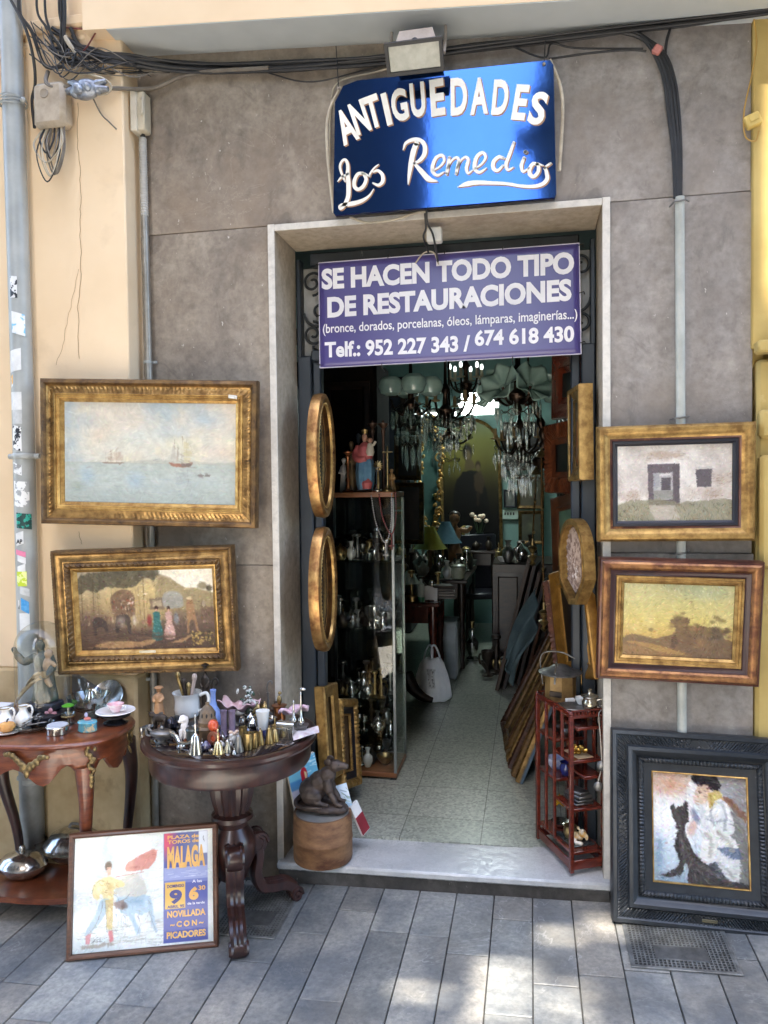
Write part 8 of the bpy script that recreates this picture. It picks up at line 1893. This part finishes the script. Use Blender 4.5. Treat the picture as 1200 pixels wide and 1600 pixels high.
def candle_tall(label, px, Y, hpx, m, cross=False):
    p = Yt(px, Y); s = mpp(p); h = hpx * s
    o = MB().lathe([(9 * s, 0), (9.5 * s, 2 * s), (4 * s, 5 * s), (2.4 * s, .2 * h), (3.6 * s, .3 * h), (2 * s, .36 * h), (2.2 * s, .78 * h), (4 * s, .84 * h), (2.4 * s, .88 * h), (8 * s, .93 * h), (8.4 * s, .95 * h), (2 * s, .96 * h), (.6 * s, 1.0 * h), (0, 1.0 * h)] if not cross else [(8 * s, 0), (8.4 * s, 3 * s), (3 * s, 8 * s), (2 * s, .2 * h), (1.6 * s, .8 * h), (1.2 * s, .98 * h), (0, h)], 18).solo('candlestick' if not cross else 'standing_cross', m, label, 'candlestick' if not cross else 'cross', p)
    if cross: MB().tube([(-8 * s, 0, .86 * h), (8 * s, 0, .86 * h)], 1.2 * s, 7).build('cross_bar', m, o)
    return o
candle_tall('tall dark pricket candlestick on the cabinet, left of the pair', 583, .98, 112, mat('dark_pricket', L(104, 78, 62), L(70, 50, 42), scale=20, rough=.35, metal=.6)); candle_tall('tall dark pricket candlestick on the cabinet, right of the pair', 600, .98, 112, mat('dark_pricket', W_))
candle_tall('thin standing brass cross at the right front of the cabinet top', 606, .85, 72, M_BRASS, True); candle_tall('short silver altar candlestick beside the crowned statue', 590, .84, 40, M_SILVER); candle_tall('copper-toned candlestick on a square foot, left on the cabinet', 544, .85, 66, mat('copper_tone', L(176, 116, 76), L(120, 72, 46), rough=.3, metal=.8))
p = Yt(591, .835); s = mpp(p); mb = MB(); mb.tube([(0, 0, 0), (0, 0, 34 * s)], [3 * s, 1.5 * s], 8); mb.lathe([(7 * s, 0), (7 * s, 2 * s), (2 * s, 4 * s)], 14)
for i in range(12): a = i * .5236; mb.tube([(3 * s * math.cos(a), 0, 41 * s + 3 * s * math.sin(a)), (8 * s * math.cos(a), 0, 41 * s + 8 * s * math.sin(a))], [1.8 * s, .6 * s], 6)
mb.ball((0, 0, 41 * s), (4 * s, 2 * s, 4 * s)); mb.solo('monstrance', M_BRASS, 'small gilt sunburst monstrance right of the crowned statue', 'monstrance', p)
for px, Y, h, w_, m, lb in ((550, .90, 80, 8.5, mat('brown_saint_paint', L(136, 112, 76), L(90, 72, 52), scale=18, rough=.5), 'brown and ochre saint statuette left of the crowned statue'), (561, .97, 92, 8, mat('grey_blue_saint', L(74, 84, 92), L(50, 56, 62), scale=16, rough=.5), 'dark grey-blue saint statuette behind the crowned statue'), (538, .93, 54, 8, M_PORC, 'white china figure at the left end of the cabinet top'), (612, .92, 36, 7, mat('ochre_figure', L(160, 124, 76), L(112, 82, 50), scale=18, rough=.5), 'small ochre figure at the right corner of the cabinet top')):
    p = Yt(px, Y); s = mpp(p); mb = MB(); robe(mb, h * .8 * s, w_ * s, folds=5); mb.ball((0, 0, h * .9 * s), (w_ * .42 * s, w_ * .45 * s, h * .09 * s)); mb.tube([(w_ * .5 * s, 0, h * .7 * s), (w_ * .9 * s, -w_ * .4 * s, h * .55 * s), (0, -w_ * .8 * s, h * .58 * s)], 2 * s, 7); mb.tube([(-w_ * .5 * s, 0, h * .7 * s), (-w_ * .9 * s, -w_ * .4 * s, h * .55 * s), (0, -w_ * .8 * s, h * .6 * s)], 2 * s, 7); mb.ball((0, 0, h * .93 * s), (w_ * .5 * s, w_ * .5 * s, h * .07 * s))
    fuse(mb.solo('saint_statuette', m, lb, 'figurine', p), .003)
for i, (a, b, m, lb) in enumerate((((580, 775), (612, 772), mat('silver_beads', L(190, 186, 184), L(140, 136, 134), rough=.25, metal=.5), 'grey bead rosary hanging in a long loop from the cabinet corner'), ((592, 773), (618, 770), mat('red_beads', L(120, 44, 44), L(80, 30, 32), rough=.25), 'dark red bead rosary hanging from the cabinet corner'))):
    A, B = atY(*a, .785), atY(*b, .785); Cm = (A + B) / 2 + Vector((.02, -.004, -.24 if i == 0 else -.20))
    mb = MB()
    for q in smooth_path([A, A.lerp(Cm, .5) + Vector((-.012, 0, -.02)), Cm, B.lerp(Cm, .5) + Vector((.012, 0, -.02)), B], 12): mb.ball(q, .0042, 6, 4)
    mb.tube(smooth_path([A, A.lerp(Cm, .5) + Vector((-.012, 0, -.02)), Cm, B.lerp(Cm, .5) + Vector((.012, 0, -.02)), B], 6), .0012, 5)
    mb.tube([Cm, Cm + Vector((0, 0, -.08))], .004, 6); mb.box(Cm + Vector((0, 0, -.06)), (.03, .006, .006)); mb.solo('rosary', m, lb, 'rosary')
# dark carved wardrobe behind the cabinet, woven bowl beside it
t = thing('carved_wardrobe', 'black carved wardrobe with scrolled crest behind the glass cabinet', 'wardrobe', (-1.30, 1.75, FZ))
MB().box((0, .2, 1.15), (.72, .45, 2.28), bev=.02).build('carcass', mat('matt_black_wood', L(40, 32, 28), L(28, 24, 22), rough=.85, spec=.1), t)
mb = MB()
for i in range(16): u = i / 15; mb.ball((-.36 + .72 * u, -.03, 2.32 + .14 * math.sin(math.pi * u) + .03 * math.sin(9 * u)), (.05, .04, .06), 8, 6)
fuse(mb.build('carved_crest', M_DARKWOOD, t), .012, 1)
for x in (-.17, .17): MB().frame(.30, 1.9, [(0, 0), (0, .015), (.03, .02), (.05, .006)], 1, M=Matrix.Translation((x, -.026, 1.2))).build('door_panel', M_DARKWOOD, t)

t = thing('darkening_armoire', 'tall black armoire added to darken the far left corner of the shop', 'wardrobe', (-1.42, 4.85, FZ)); MB().box((0, 0, 1.3), (.46, .5, 2.6), bev=.02).build('carcass', M_BLACKSLIP, t); MB().frame(.4, 2.3, [(0, 0), (0, .012), (.04, .018), (.06, .004)], 1, M=Matrix.Translation((0, -.252, 1.3))).build('door_panel', M_DARKWOOD, t)  # dark block added to cover and dim the lamp-lit back wall
# ---- tables heaped with wares
def table(name, label, x0, x1, y0, y1, z, m, legs=True):
    t = thing(name, label, 'table', ((x0 + x1) / 2, (y0 + y1) / 2, FZ)); w, d, h = x1 - x0, y1 - y0, z - FZ
    MB().box((0, 0, h - .014), (w, d, .028), bev=.006).build('tabletop', m, t); MB().box((0, 0, h - .09), (w - .08, d - .08, .12), bev=.004).build('apron', m, t)
    for sx in (-1, 1):
        for sy in (-1, 1): MB().lathe([(.02, 0), (.028, .03), (.018, .06), (.03, .3 * h), (.022, .5 * h), (.034, .7 * h), (.036, h - .15), (.036, h - .03)], 12, (sx * (w / 2 - .05), sy * (d / 2 - .05), 0)).build('leg', m, t)
    return t
M_MAH2 = mat('red_brown_mahogany', L(96, 44, 32), L(62, 28, 24), scale=6, rough=.22, stretch=(6, 2, 2), coat=.4)
TZ = .75
table('display_table', 'mahogany table heaped with wares, behind the glass cabinet', -1.45, -.62, 2.25, 2.75, TZ, M_MAH2)
table('display_table', 'long dark table heaped with wares further back on the left', -1.5, -.50, 3.15, 4.3, .80, M_DARKWOOD)
table('display_table', 'small dark table before the arched painting', -.78, -.30, 4.55, 5.0, .92, M_DARKWOOD)
def put(px, py, Y, z): v = atY(px, py, Y); return Vector((v.x, Y, z + .0005))
def shade(name, label, cat, p, r, h, m, base):
    o = MB().lathe([(.05, 0), (.055, .008), (.02, .02), (.016, h * .55), (.02, h * .6), (0, h * .62)], 16).solo(name, base, label, cat, p)
    MB().lathe([(r * .28, h), (r * .4, h * .9), (r * .75, h * .66), (r, h * .56), (r * .97, h * .56), (r * .7, h * .67), (r * .36, h * .9)], 28).build('lamp_shade', m, o); return o
M_WSH = mat('white_glass_shade', L(206, 216, 204), L(186, 198, 186), rough=.2, coat=.4)
shade('table_lamp', 'small lamp with white flared glass shade on the front display table', 'lamp', put(640, 930, 2.45, TZ), .085, .20, M_WSH, M_BRASS)
shade('table_lamp', 'lamp with shallow olive-yellow glass shade on the long dark table', 'lamp', put(672, 880, 3.4, .80), .15, .42, mat('olive_glass_shade', L(160, 156, 62), L(130, 128, 48), rough=.2, coat=.4), mat('tan_lamp_base', L(150, 112, 76), L(110, 80, 54), rough=.4))
shade('table_lamp', 'lamp with blue-grey glass shade behind the olive one', 'lamp', put(697, 880, 3.9, .80), .15, .44, mat('blue_grey_shade', L(96, 132, 150), L(76, 108, 124), rough=.25, coat=.4), M_BRONZE)
o = MB().lathe([(.022, 0), (.024, .01), (.024, .12), (.01, .135), (.01, .16), (0, .162)], 18).solo('glue_bottle', mat('white_green_bottle', L(210, 220, 214), L(196, 208, 200), rough=.3), 'white squeeze bottle with green foot at the front table edge', 'bottle', put(658, 940, 2.30, TZ))
MB().lathe([(.0246, .002), (.0246, .035)], 18).build('green_label', mat('green_print', L(60, 136, 96), rough=.4), o)
MB().lathe([(.04, 0), (.045, .004), (.046, .04), (.042, .04), (.04, .008), (0, .006)], 24).solo('brass_bowl', M_BRASS, 'shallow brass tin beside the white squeeze bottle', 'bowl', put(644, 945, 2.31, TZ))
mb = MB(); mb.grid(lambda u, v: ((u - .5) * .1, .02 * u, .10 * v + .01 * math.sin(u * 5)), 6, 4); o = mb.solo('paper_sheet', mat('white_page', W_), 'folded white paper standing beside the white squeeze bottle', 'paper', put(672, 940, 2.33, TZ))
mb = MB()
for i in range(5): mb.box((g_.uniform(-.01, .01), 0, .01 + i * .019), (.2 - i * .012, .14, .017), bev=.002, rot=(0, 0, g_.uniform(-.2, .2)))
mb.solo('wooden_boxes', M_DARKWOOD, 'pile of flat dark boxes on the front display table', 'boxes', put(690, 930, 2.5, TZ), .2)
MB().lathe([(.03, 0), (.05, .01), (.06, .06), (.052, .10), (.06, .105), (.058, .115), (.02, .13), (.012, .15), (0, .155)], 24).solo('lidded_urn', mat('cream_green_china', L(196, 196, 176), L(166, 172, 146), scale=20, rough=.25), 'cream lidded urn on the long dark table', 'urn', put(716, 915, 3.2, .80))
fs = 1.0
p = put(711, 880, 4.0, .80); mb = MB(); V = lambda x, y, z: Vector((x, y, z))
mb.ball(V(0, 0, .24), (.045, .035, .07)); mb.ball(V(0, -.005, .16), (.04, .035, .05)); mb.ball(V(0, 0, .36), (.04, .042, .046)); mb.tube([V(0, 0, .29), V(0, 0, .33)], .018, 8)
for sx in (-1, 1):
    mb.tube(smooth_path([V(.04 * sx, 0, .28), V(.09 * sx, -.02, .27), V(.12 * sx, -.04, .30)], 4), [.02] * 5 + [.014] * 4, 8); mb.tube(smooth_path([V(.02 * sx, 0, .14), V(.03 * sx, -.02, .07), V(.028 * sx, 0, .01)], 4), [.03] * 4 + [.02] * 5, 8)
o = mb.solo('cherub_statue', mat('ochre_flesh', L(170, 126, 88), L(130, 92, 62), scale=14, rough=.4), 'standing nude cherub statue with arms out, before the arched painting', 'statue', p); fuse(o, .006)
MB().ball((0, .008, .378), (.042, .042, .034)).build('hair', M_DARKWOOD, o); o.scale = (1.3,) * 3
def flowers(label, p, n, h, m):
    o = MB().lathe([(.04, 0), (.06, .05), (.05, .12), (.03, .15), (.04, .17), (.03, .17), (0, .1)], 18).solo('flower_vase', mat('dark_green_pot', L(60, 84, 74), L(44, 62, 54), rough=.3), label, 'vase', p)
    for i in range(n):
        q = Vector((g_.uniform(-.10, .10), g_.uniform(-.05, .05), h + g_.uniform(-.06, .06))); MB().ball(q, (.024, .02, .022), 9, 6).build('bloom', m, o); MB().tube([(q.x * .2, q.y * .2, .14), q], .003, 5).build('stem', mat('stem_green', L(70, 92, 60)), o)
flowers('vase of cream artificial flowers before the arched painting', put(750, 880, 4.7, .92), 9, .33, mat('cream_petals', W_))
MB().lathe([(.03, 0), (.05, .02), (.08, .10), (.09, .14), (.085, .14), (.07, .10), (0, .05)], 24).solo('glass_goblet', mat('pale_green_glass', L(130, 160, 140), L(110, 140, 120), rough=.15, coat=.6), 'wide pale green glass bowl right of the cherub', 'bowl', put(730, 880, 4.7, .92))
for i, (px, Y, c, lb) in enumerate(((725, 4.65, (150, 130, 60), 'yellow book standing on the small back table'), (731, 4.66, (170, 176, 170), 'white book standing beside the yellow one'))):
    mb = MB(); mb.box((0, 0, .12), (.03, .16, .24), bev=.002); mb.solo('book', mat('book_%d' % i, L(*c)), lb, 'book', put(px, 870, Y, .92))
KL = {'goblet': 'goblet', 'teapot': 'teapot', 'candlestick': 'candlestick', 'jar': 'lidded jar', 'bowl': 'bowl', 'bell': 'hand bell', 'vase': 'vase'}
def heap(n, x0, x1, y0, y1, z, where, group, smin=.8, smax=1.6, tier=0.0):
    used = []
    for i in range(n):
        kind = g_.choice(list(KINDS)); m = g_.choice((M_SILVER, M_BRASS, M_PEWTER, M_DARKBR, M_PORC, M_DARKBR))
        for tr in range(40):
            x, y = g_.uniform(x0, x1), g_.uniform(y0, y1)
            if all((x - a) ** 2 + (y - b) ** 2 > .075 ** 2 for a, b in used): break
        used.append((x, y))
        small(kind, Vector((x, y, z + .0006)), '%s %s among the wares on the %s' % (MATN[m.name], KL[kind], where), KL[kind].split()[-1], '%s %ss on the %s' % (MATN[m.name], KL[kind], where), m, g_.uniform(smin, smax), g_.uniform(0, 6))
heap(36, -1.2, -.66, 2.36, 2.70, TZ, 'front display table', '')
heap(66, -1.35, -.55, 3.2, 4.25, .80, 'long dark table', '', .9, 2.0)
heap(16, -.75, -.33, 4.58, 4.95, .92, 'small back table', '')
# more on the shop floor
t = thing('plastic_bag', 'full white plastic carrier bag with printed panel and open handles on the shop floor', 'bag', put(676, 1088, 2.28, FZ))
mb = MB(); hb = .36
mb.lathe([(.115, 0), (.13, .02), (.125, .10), (.11, .18), (.085, .25), (.06, .29)], 40, flute=lambda a, k: 1 + .05 * math.sin(a * 7 + k) + .03 * math.sin(a * 13 + 2 * k), sy=.75)
fuse(mb.build('bag_body', mat('white_plastic_film', L(242, 244, 246), L(230, 234, 238), scale=12, rough=.3, bump=.6, bscale=14), t), .006, 2)
for sx in (-1, 1): MB().tube(smooth_path([(sx * .062, -.02, .25), (sx * .05, -.02, .32), (sx * .03, -.02, .37), (sx * .012, -.02, .385), (sx * -.005, -.02, .35), (sx * .0, -.02, .28)], 5), [.02, .018, .016] + [.013] * 23, 8, flat=.5).build('bag_handle', mat('white_plastic_film', W_), t)
o = MB().grid(lambda u, v: ((u - .5) * .10, -.099 + .03 * (u - .5) ** 2 * 4 + .02 * v, .10 + .13 * v), 8, 6).build('printed_panel', mat('grey_bag_print', L(214, 216, 218), L(90, 92, 96), scale=60, lo=.56, hi=.6, rough=.4), t)
mb = MB(); V = lambda x, y, z: Vector((x, y, z))
mb.tube(smooth_path([V(-.09, 0, .20), V(-.07, -.01, .14), V(-.03, -.02, .08), V(.03, -.03, .04), V(.10, -.03, .02)], 5), [.04, .045, .048, .05, .05, .05, .05, .048, .046, .045, .043, .04, .038, .036, .034, .032, .03, .028, .025, .022, .02], 12)
fuse(mb.solo('carved_boot', M_DARKWOOD, 'dark carved wooden foot leaning against the white plastic bag', 'carving', put(655, 1084, 2.22, FZ)), .005)
t = thing('white_cabinet', 'pale low cabinet end under the display tables', 'cabinet', (-.64, 2.98, FZ)); MB().box((0, 0, .22), (.16, .30, .44), bev=.008).build('carcass', mat('grey_white_laminate', L(170, 178, 180), rough=.4), t); MB().box((.083, 0, .22), (.006, .26, .38), bev=.002).build('side_panel', mat('pale_laminate', L(190, 196, 198), rough=.4), t)
t = thing('metal_lamp_base', 'silver baluster lamp base standing on the floor in the aisle', 'lamp base', put(738, 1012, 3.5, FZ)); MB().lathe([(.05, 0), (.055, .02), (.03, .04), (.05, .10), (.055, .16), (.02, .2), (.015, .26), (.03, .28), (0, .29)], 20).build('baluster', M_SILVER, t); MB().lathe([(.012, .28), (.012, .33), (.02, .335), (0, .34)], 12).build('lamp_holder', M_BRASS, t)
t = thing('dark_chair', 'black dining chair facing the aisle at the far end of the shop', 'chair', put(752, 985, 4.45, FZ), R(20))
MB().box((0, 0, .44), (.42, .40, .06), bev=.02).build('seat', M_BLACKSLIP, t); MB().box((0, .19, .74), (.42, .05, .54), bev=.02).build('backrest', M_BLACKSLIP, t)
for sx in (-1, 1):
    for sy in (-1, 1): MB().tube([(sx * .18, sy * .17, .42), (sx * .19, sy * .18, 0)], .018, 8).build('leg', M_DARKWOOD, t)

# ---- right side of the aisle
t = thing('tall_cupboard', 'tall dark wooden cupboard standing along the right wall', 'cupboard', (.40, 2.4, FZ))
MB().box((0, 0, 1.15), (.34, 1.9, 2.3), bev=.012).build('carcass', M_DARKWOOD, t)
for y in (-.62, 0, .62): MB().frame(.58, 2.0, [(0, 0), (0, .012), (.04, .018), (.06, .004)], 1, M=Matrix.Translation((-.172, y, 1.15)) @ Matrix.Rotation(R(-90), 4, 'Z')).build('door_panel', M_DARKWOOD, t)
MB().box((-.01, 0, 2.33), (.38, 1.96, .06), bev=.02).build('cornice', M_DARKWOOD, t)
LEAN = [(.13, 1.02, .34, .62, 'blue_grey_board', L(92, 110, 128), 'grey-blue backed picture, front of the leaning stack on the right'), (.10, 1.10, .36, .70, 'brown_board', L(110, 78, 52), 'brown backed picture second in the leaning stack'), (.07, 1.2, .34, .66, 'tan_board', L(140, 106, 66), 'tan backed picture third in the leaning stack'), (.05, 1.32, .40, .78, 'umber_board', L(84, 58, 40), 'dark umber picture in the middle of the leaning stack'), (.03, 1.44, .36, .70, 'ochre_board', L(150, 118, 70), 'ochre edged picture near the back of the leaning stack'), (.02, 1.56, .40, .86, 'dark_board', L(66, 46, 34), 'tallest dark picture at the back of the leaning stack')]
for i, (dx, y, ww, hh, nm, c, lb) in enumerate(LEAN):
    th = R(21 + i * 1.2)
    t = thing('leaning_picture', lb, 'picture', (dx - .16, y, FZ + .002)); t.rotation_euler = (0, th, R(-8 + 3 * i))
    MB().box((0, 0, hh / 2), (.022, ww, hh), bev=.003).build('board', mat(nm, c, rough=.6, c3=tuple(q * .6 for q in c[:3]), s3=6), t)
    mb = MB().frame(ww, hh, [(0, -.01), (0, .014), (.01, .02), (.035, .01), (.04, .0)], 60, leaves(.03, .006, (2, 3)), M=Matrix.Translation((-.012, 0, hh / 2)) @ Matrix.Rotation(R(-90), 4, 'Z')); mb.build('moulding', (M_GOLD, M_GOLDD, M_WALNUT)[i % 3], t)
for i in range(5):
    hh = 1.0 - .06 * i; t = thing('leaning_picture', ['first', 'second', 'third', 'fourth', 'fifth'][i] + ' of five tall dark boards leaning by the cupboard further in', 'picture', (-.22 + .05 * i, 2.75 + .07 * i, FZ + .002)); t.rotation_euler = (0, R(14), R(-6))
    MB().box((0, 0, hh / 2), (.02, .4, hh), bev=.003).build('board', mat('far_board_%d' % i, L(*((70, 52, 38), (48, 40, 36), (88, 62, 44), (56, 48, 44), (120, 70, 40))[i]), rough=.5), t); MB().box((-.013, -.18, hh / 2), (.008, .03, hh), bev=.002).build('edge_moulding', M_WALNUT, t)
t = thing('dust_cloth', 'grey-blue cloth draped over things beside the leaning stack', 'cloth', (0, 0, 0))
A = [atY(838, 918, 2.0), atY(790, 1030, 1.75), atY(800, 1075, 1.75), atY(836, 1000, 1.65)]
def cl(u, v): 
    base = (A[0] * (1 - u) + A[3] * u) * (1 - v) + (A[1] * (1 - u) + A[2] * u) * v
    return base + Vector((-.03 * math.sin(v * 3.1) - .012 * math.sin(u * 14 + v * 3), .02 * math.cos(u * 11), .01 * math.sin(u * 9)))
o = MB().grid(cl, 26, 18).build('draped_cloth', mat('slate_cloth', L(82, 100, 104), L(60, 76, 80), scale=8, rough=.9), t); sd = o.modifiers.new('t', 'SOLIDIFY'); sd.thickness = .006
def rod(label, a, b, Y, r):
    A, B = atY(*a, Y), atY(*b, Y); t = thing('hanging_rod_lamp', label, 'lamp', B); h = (A - B).length
    MB().tube([(0, 0, .12), A - B], r, 8).build('rod', mat('polished_brass_rod', L(190, 150, 100), L(150, 110, 70), rough=.2, metal=.9), t)
    MB().lathe([(0, -.02), (.012, -.01), (.02, .0), (.008, .012), (.022, .03), (.03, .04), (.008, .05), (.014, .065), (.03, .085), (.026, .09), (.008, .10), (.012, .125), (.005, .14)], 16).build('finial', M_BRASS, t)
    MB().lathe([(.004, 0), (.03, .004), (.02, .02), (.008, .04), (.004, .05)], 14, tuple(A - B)).build('rod_cap', M_BRASS, t)
    for k in (.35, .7): MB().ball((A - B) * k, .009, 8, 6).build('knuckle', M_BRASS, t)
    return t
rod('long brass rod lamp ending in a turned finial, right of the aisle', (846, 715), (850, 982), 1.1, .005)
rod('shorter copper-brown rod hanging left of the long brass one', (838, 742), (832, 880), 1.4, .005)
t = thing('white_shoe_last', 'pale plaster foot on the pile at the far right of the aisle', 'plaster foot', put(798, 868, 3.4, .93)); mb = MB(); mb.tube(smooth_path([(-.02, 0, .14), (-.02, 0, .06), (.02, 0, .03), (.09, 0, .015)], 5), [.03] * 6 + [.028] * 5 + [.022] * 5, 10); fuse(mb.build('plaster_body', M_WSH, t), .005)
t = thing('side_cabinet', 'low dark cabinet with clutter at the far right of the aisle', 'cabinet', (-.06, 3.62, FZ)); MB().box((0, 0, .43), (.5, .7, .85), bev=.01).build('carcass', M_DARKWOOD, t)
for x in (-.12, .12): MB().frame(.22, .7, [(0, 0), (0, .01), (.03, .014), (.04, .002)], 1, M=Matrix.Translation((x, -.352, .43))).build('door_panel', M_DARKWOOD, t)
heap(12, -.28, .12, 3.32, 3.9, FZ + .855, 'low dark cabinet', '', .9, 1.8)

# small wares filling the gaps on the round table
for i, (px, py, k, m, sc) in enumerate(((232, 1143, 'bowl', M_PEWTER, .45), (252, 1138, 'candlestick', M_PEWTER, .4), (276, 1136, 'goblet', M_PEWTER, .42), (282, 1172, 'bowl', M_SILVER, .3), (348, 1158, 'bell', M_SILVER, .42), (360, 1170, 'vase', M_PORC, .26), (378, 1135, 'jar', M_SILVER, .4), (392, 1128, 'teapot', M_SILVER, .4), (402, 1146, 'goblet', M_SILVER, .45), (418, 1140, 'candlestick', M_BRASS, .36), (427, 1146, 'jar', M_BRASS, .34), (436, 1146, 'goblet', M_SILVER, .36), (414, 1112, 'teapot', M_BRASS, .46), (432, 1112, 'jar', M_DARKBR, .42), (398, 1106, 'bowl', M_BRASS, .6), (376, 1166, 'goblet', M_BRASS, .28), (314, 1156, 'jar', M_PEWTER, .3), (440, 1138, 'bell', M_PEWTER, .4))):
    nm = {'bowl': 'footed bowl', 'jar': 'lidded pot', 'goblet': 'stemmed cup'}.get(k, k)
    small(k, spot(px, py, T)[0], 'tiny %s %s among the bells and figurines on the round table' % (MATN[m.name], nm), k, 'tiny %s %ss on the round table' % (MATN[m.name], nm), m, sc, i * .9)
for i, (px, py, k, m, sc) in enumerate(((222, 1152, 'goblet', M_SILVER, .34), (246, 1160, 'bowl', M_SILVER, .34), (286, 1146, 'goblet', M_SILVER, .36), (316, 1166, 'bell', M_SILVER, .3), (330, 1176, 'bowl', M_SILVER, .22), (350, 1142, 'jar', M_SILVER, .34), (366, 1178, 'bell', M_SILVER, .24), (384, 1158, 'bell', M_SILVER, .3), (392, 1160, 'goblet', M_SILVER, .3), (424, 1130, 'bowl', M_SILVER, .5), (456, 1140, 'goblet', M_SILVER, .4), (402, 1120, 'candlestick', M_SILVER, .4))):
    small(k, spot(px, py, T)[0], 'little bright silver %s squeezed between the wares on the round table' % k, k, 'little bright silver %ss on the round table' % k, m, sc, i)
heap(9, -.34, -.16, 2.95, 3.25, FZ, 'shop floor beside the low dark cabinet', '', 1.2, 2.2)
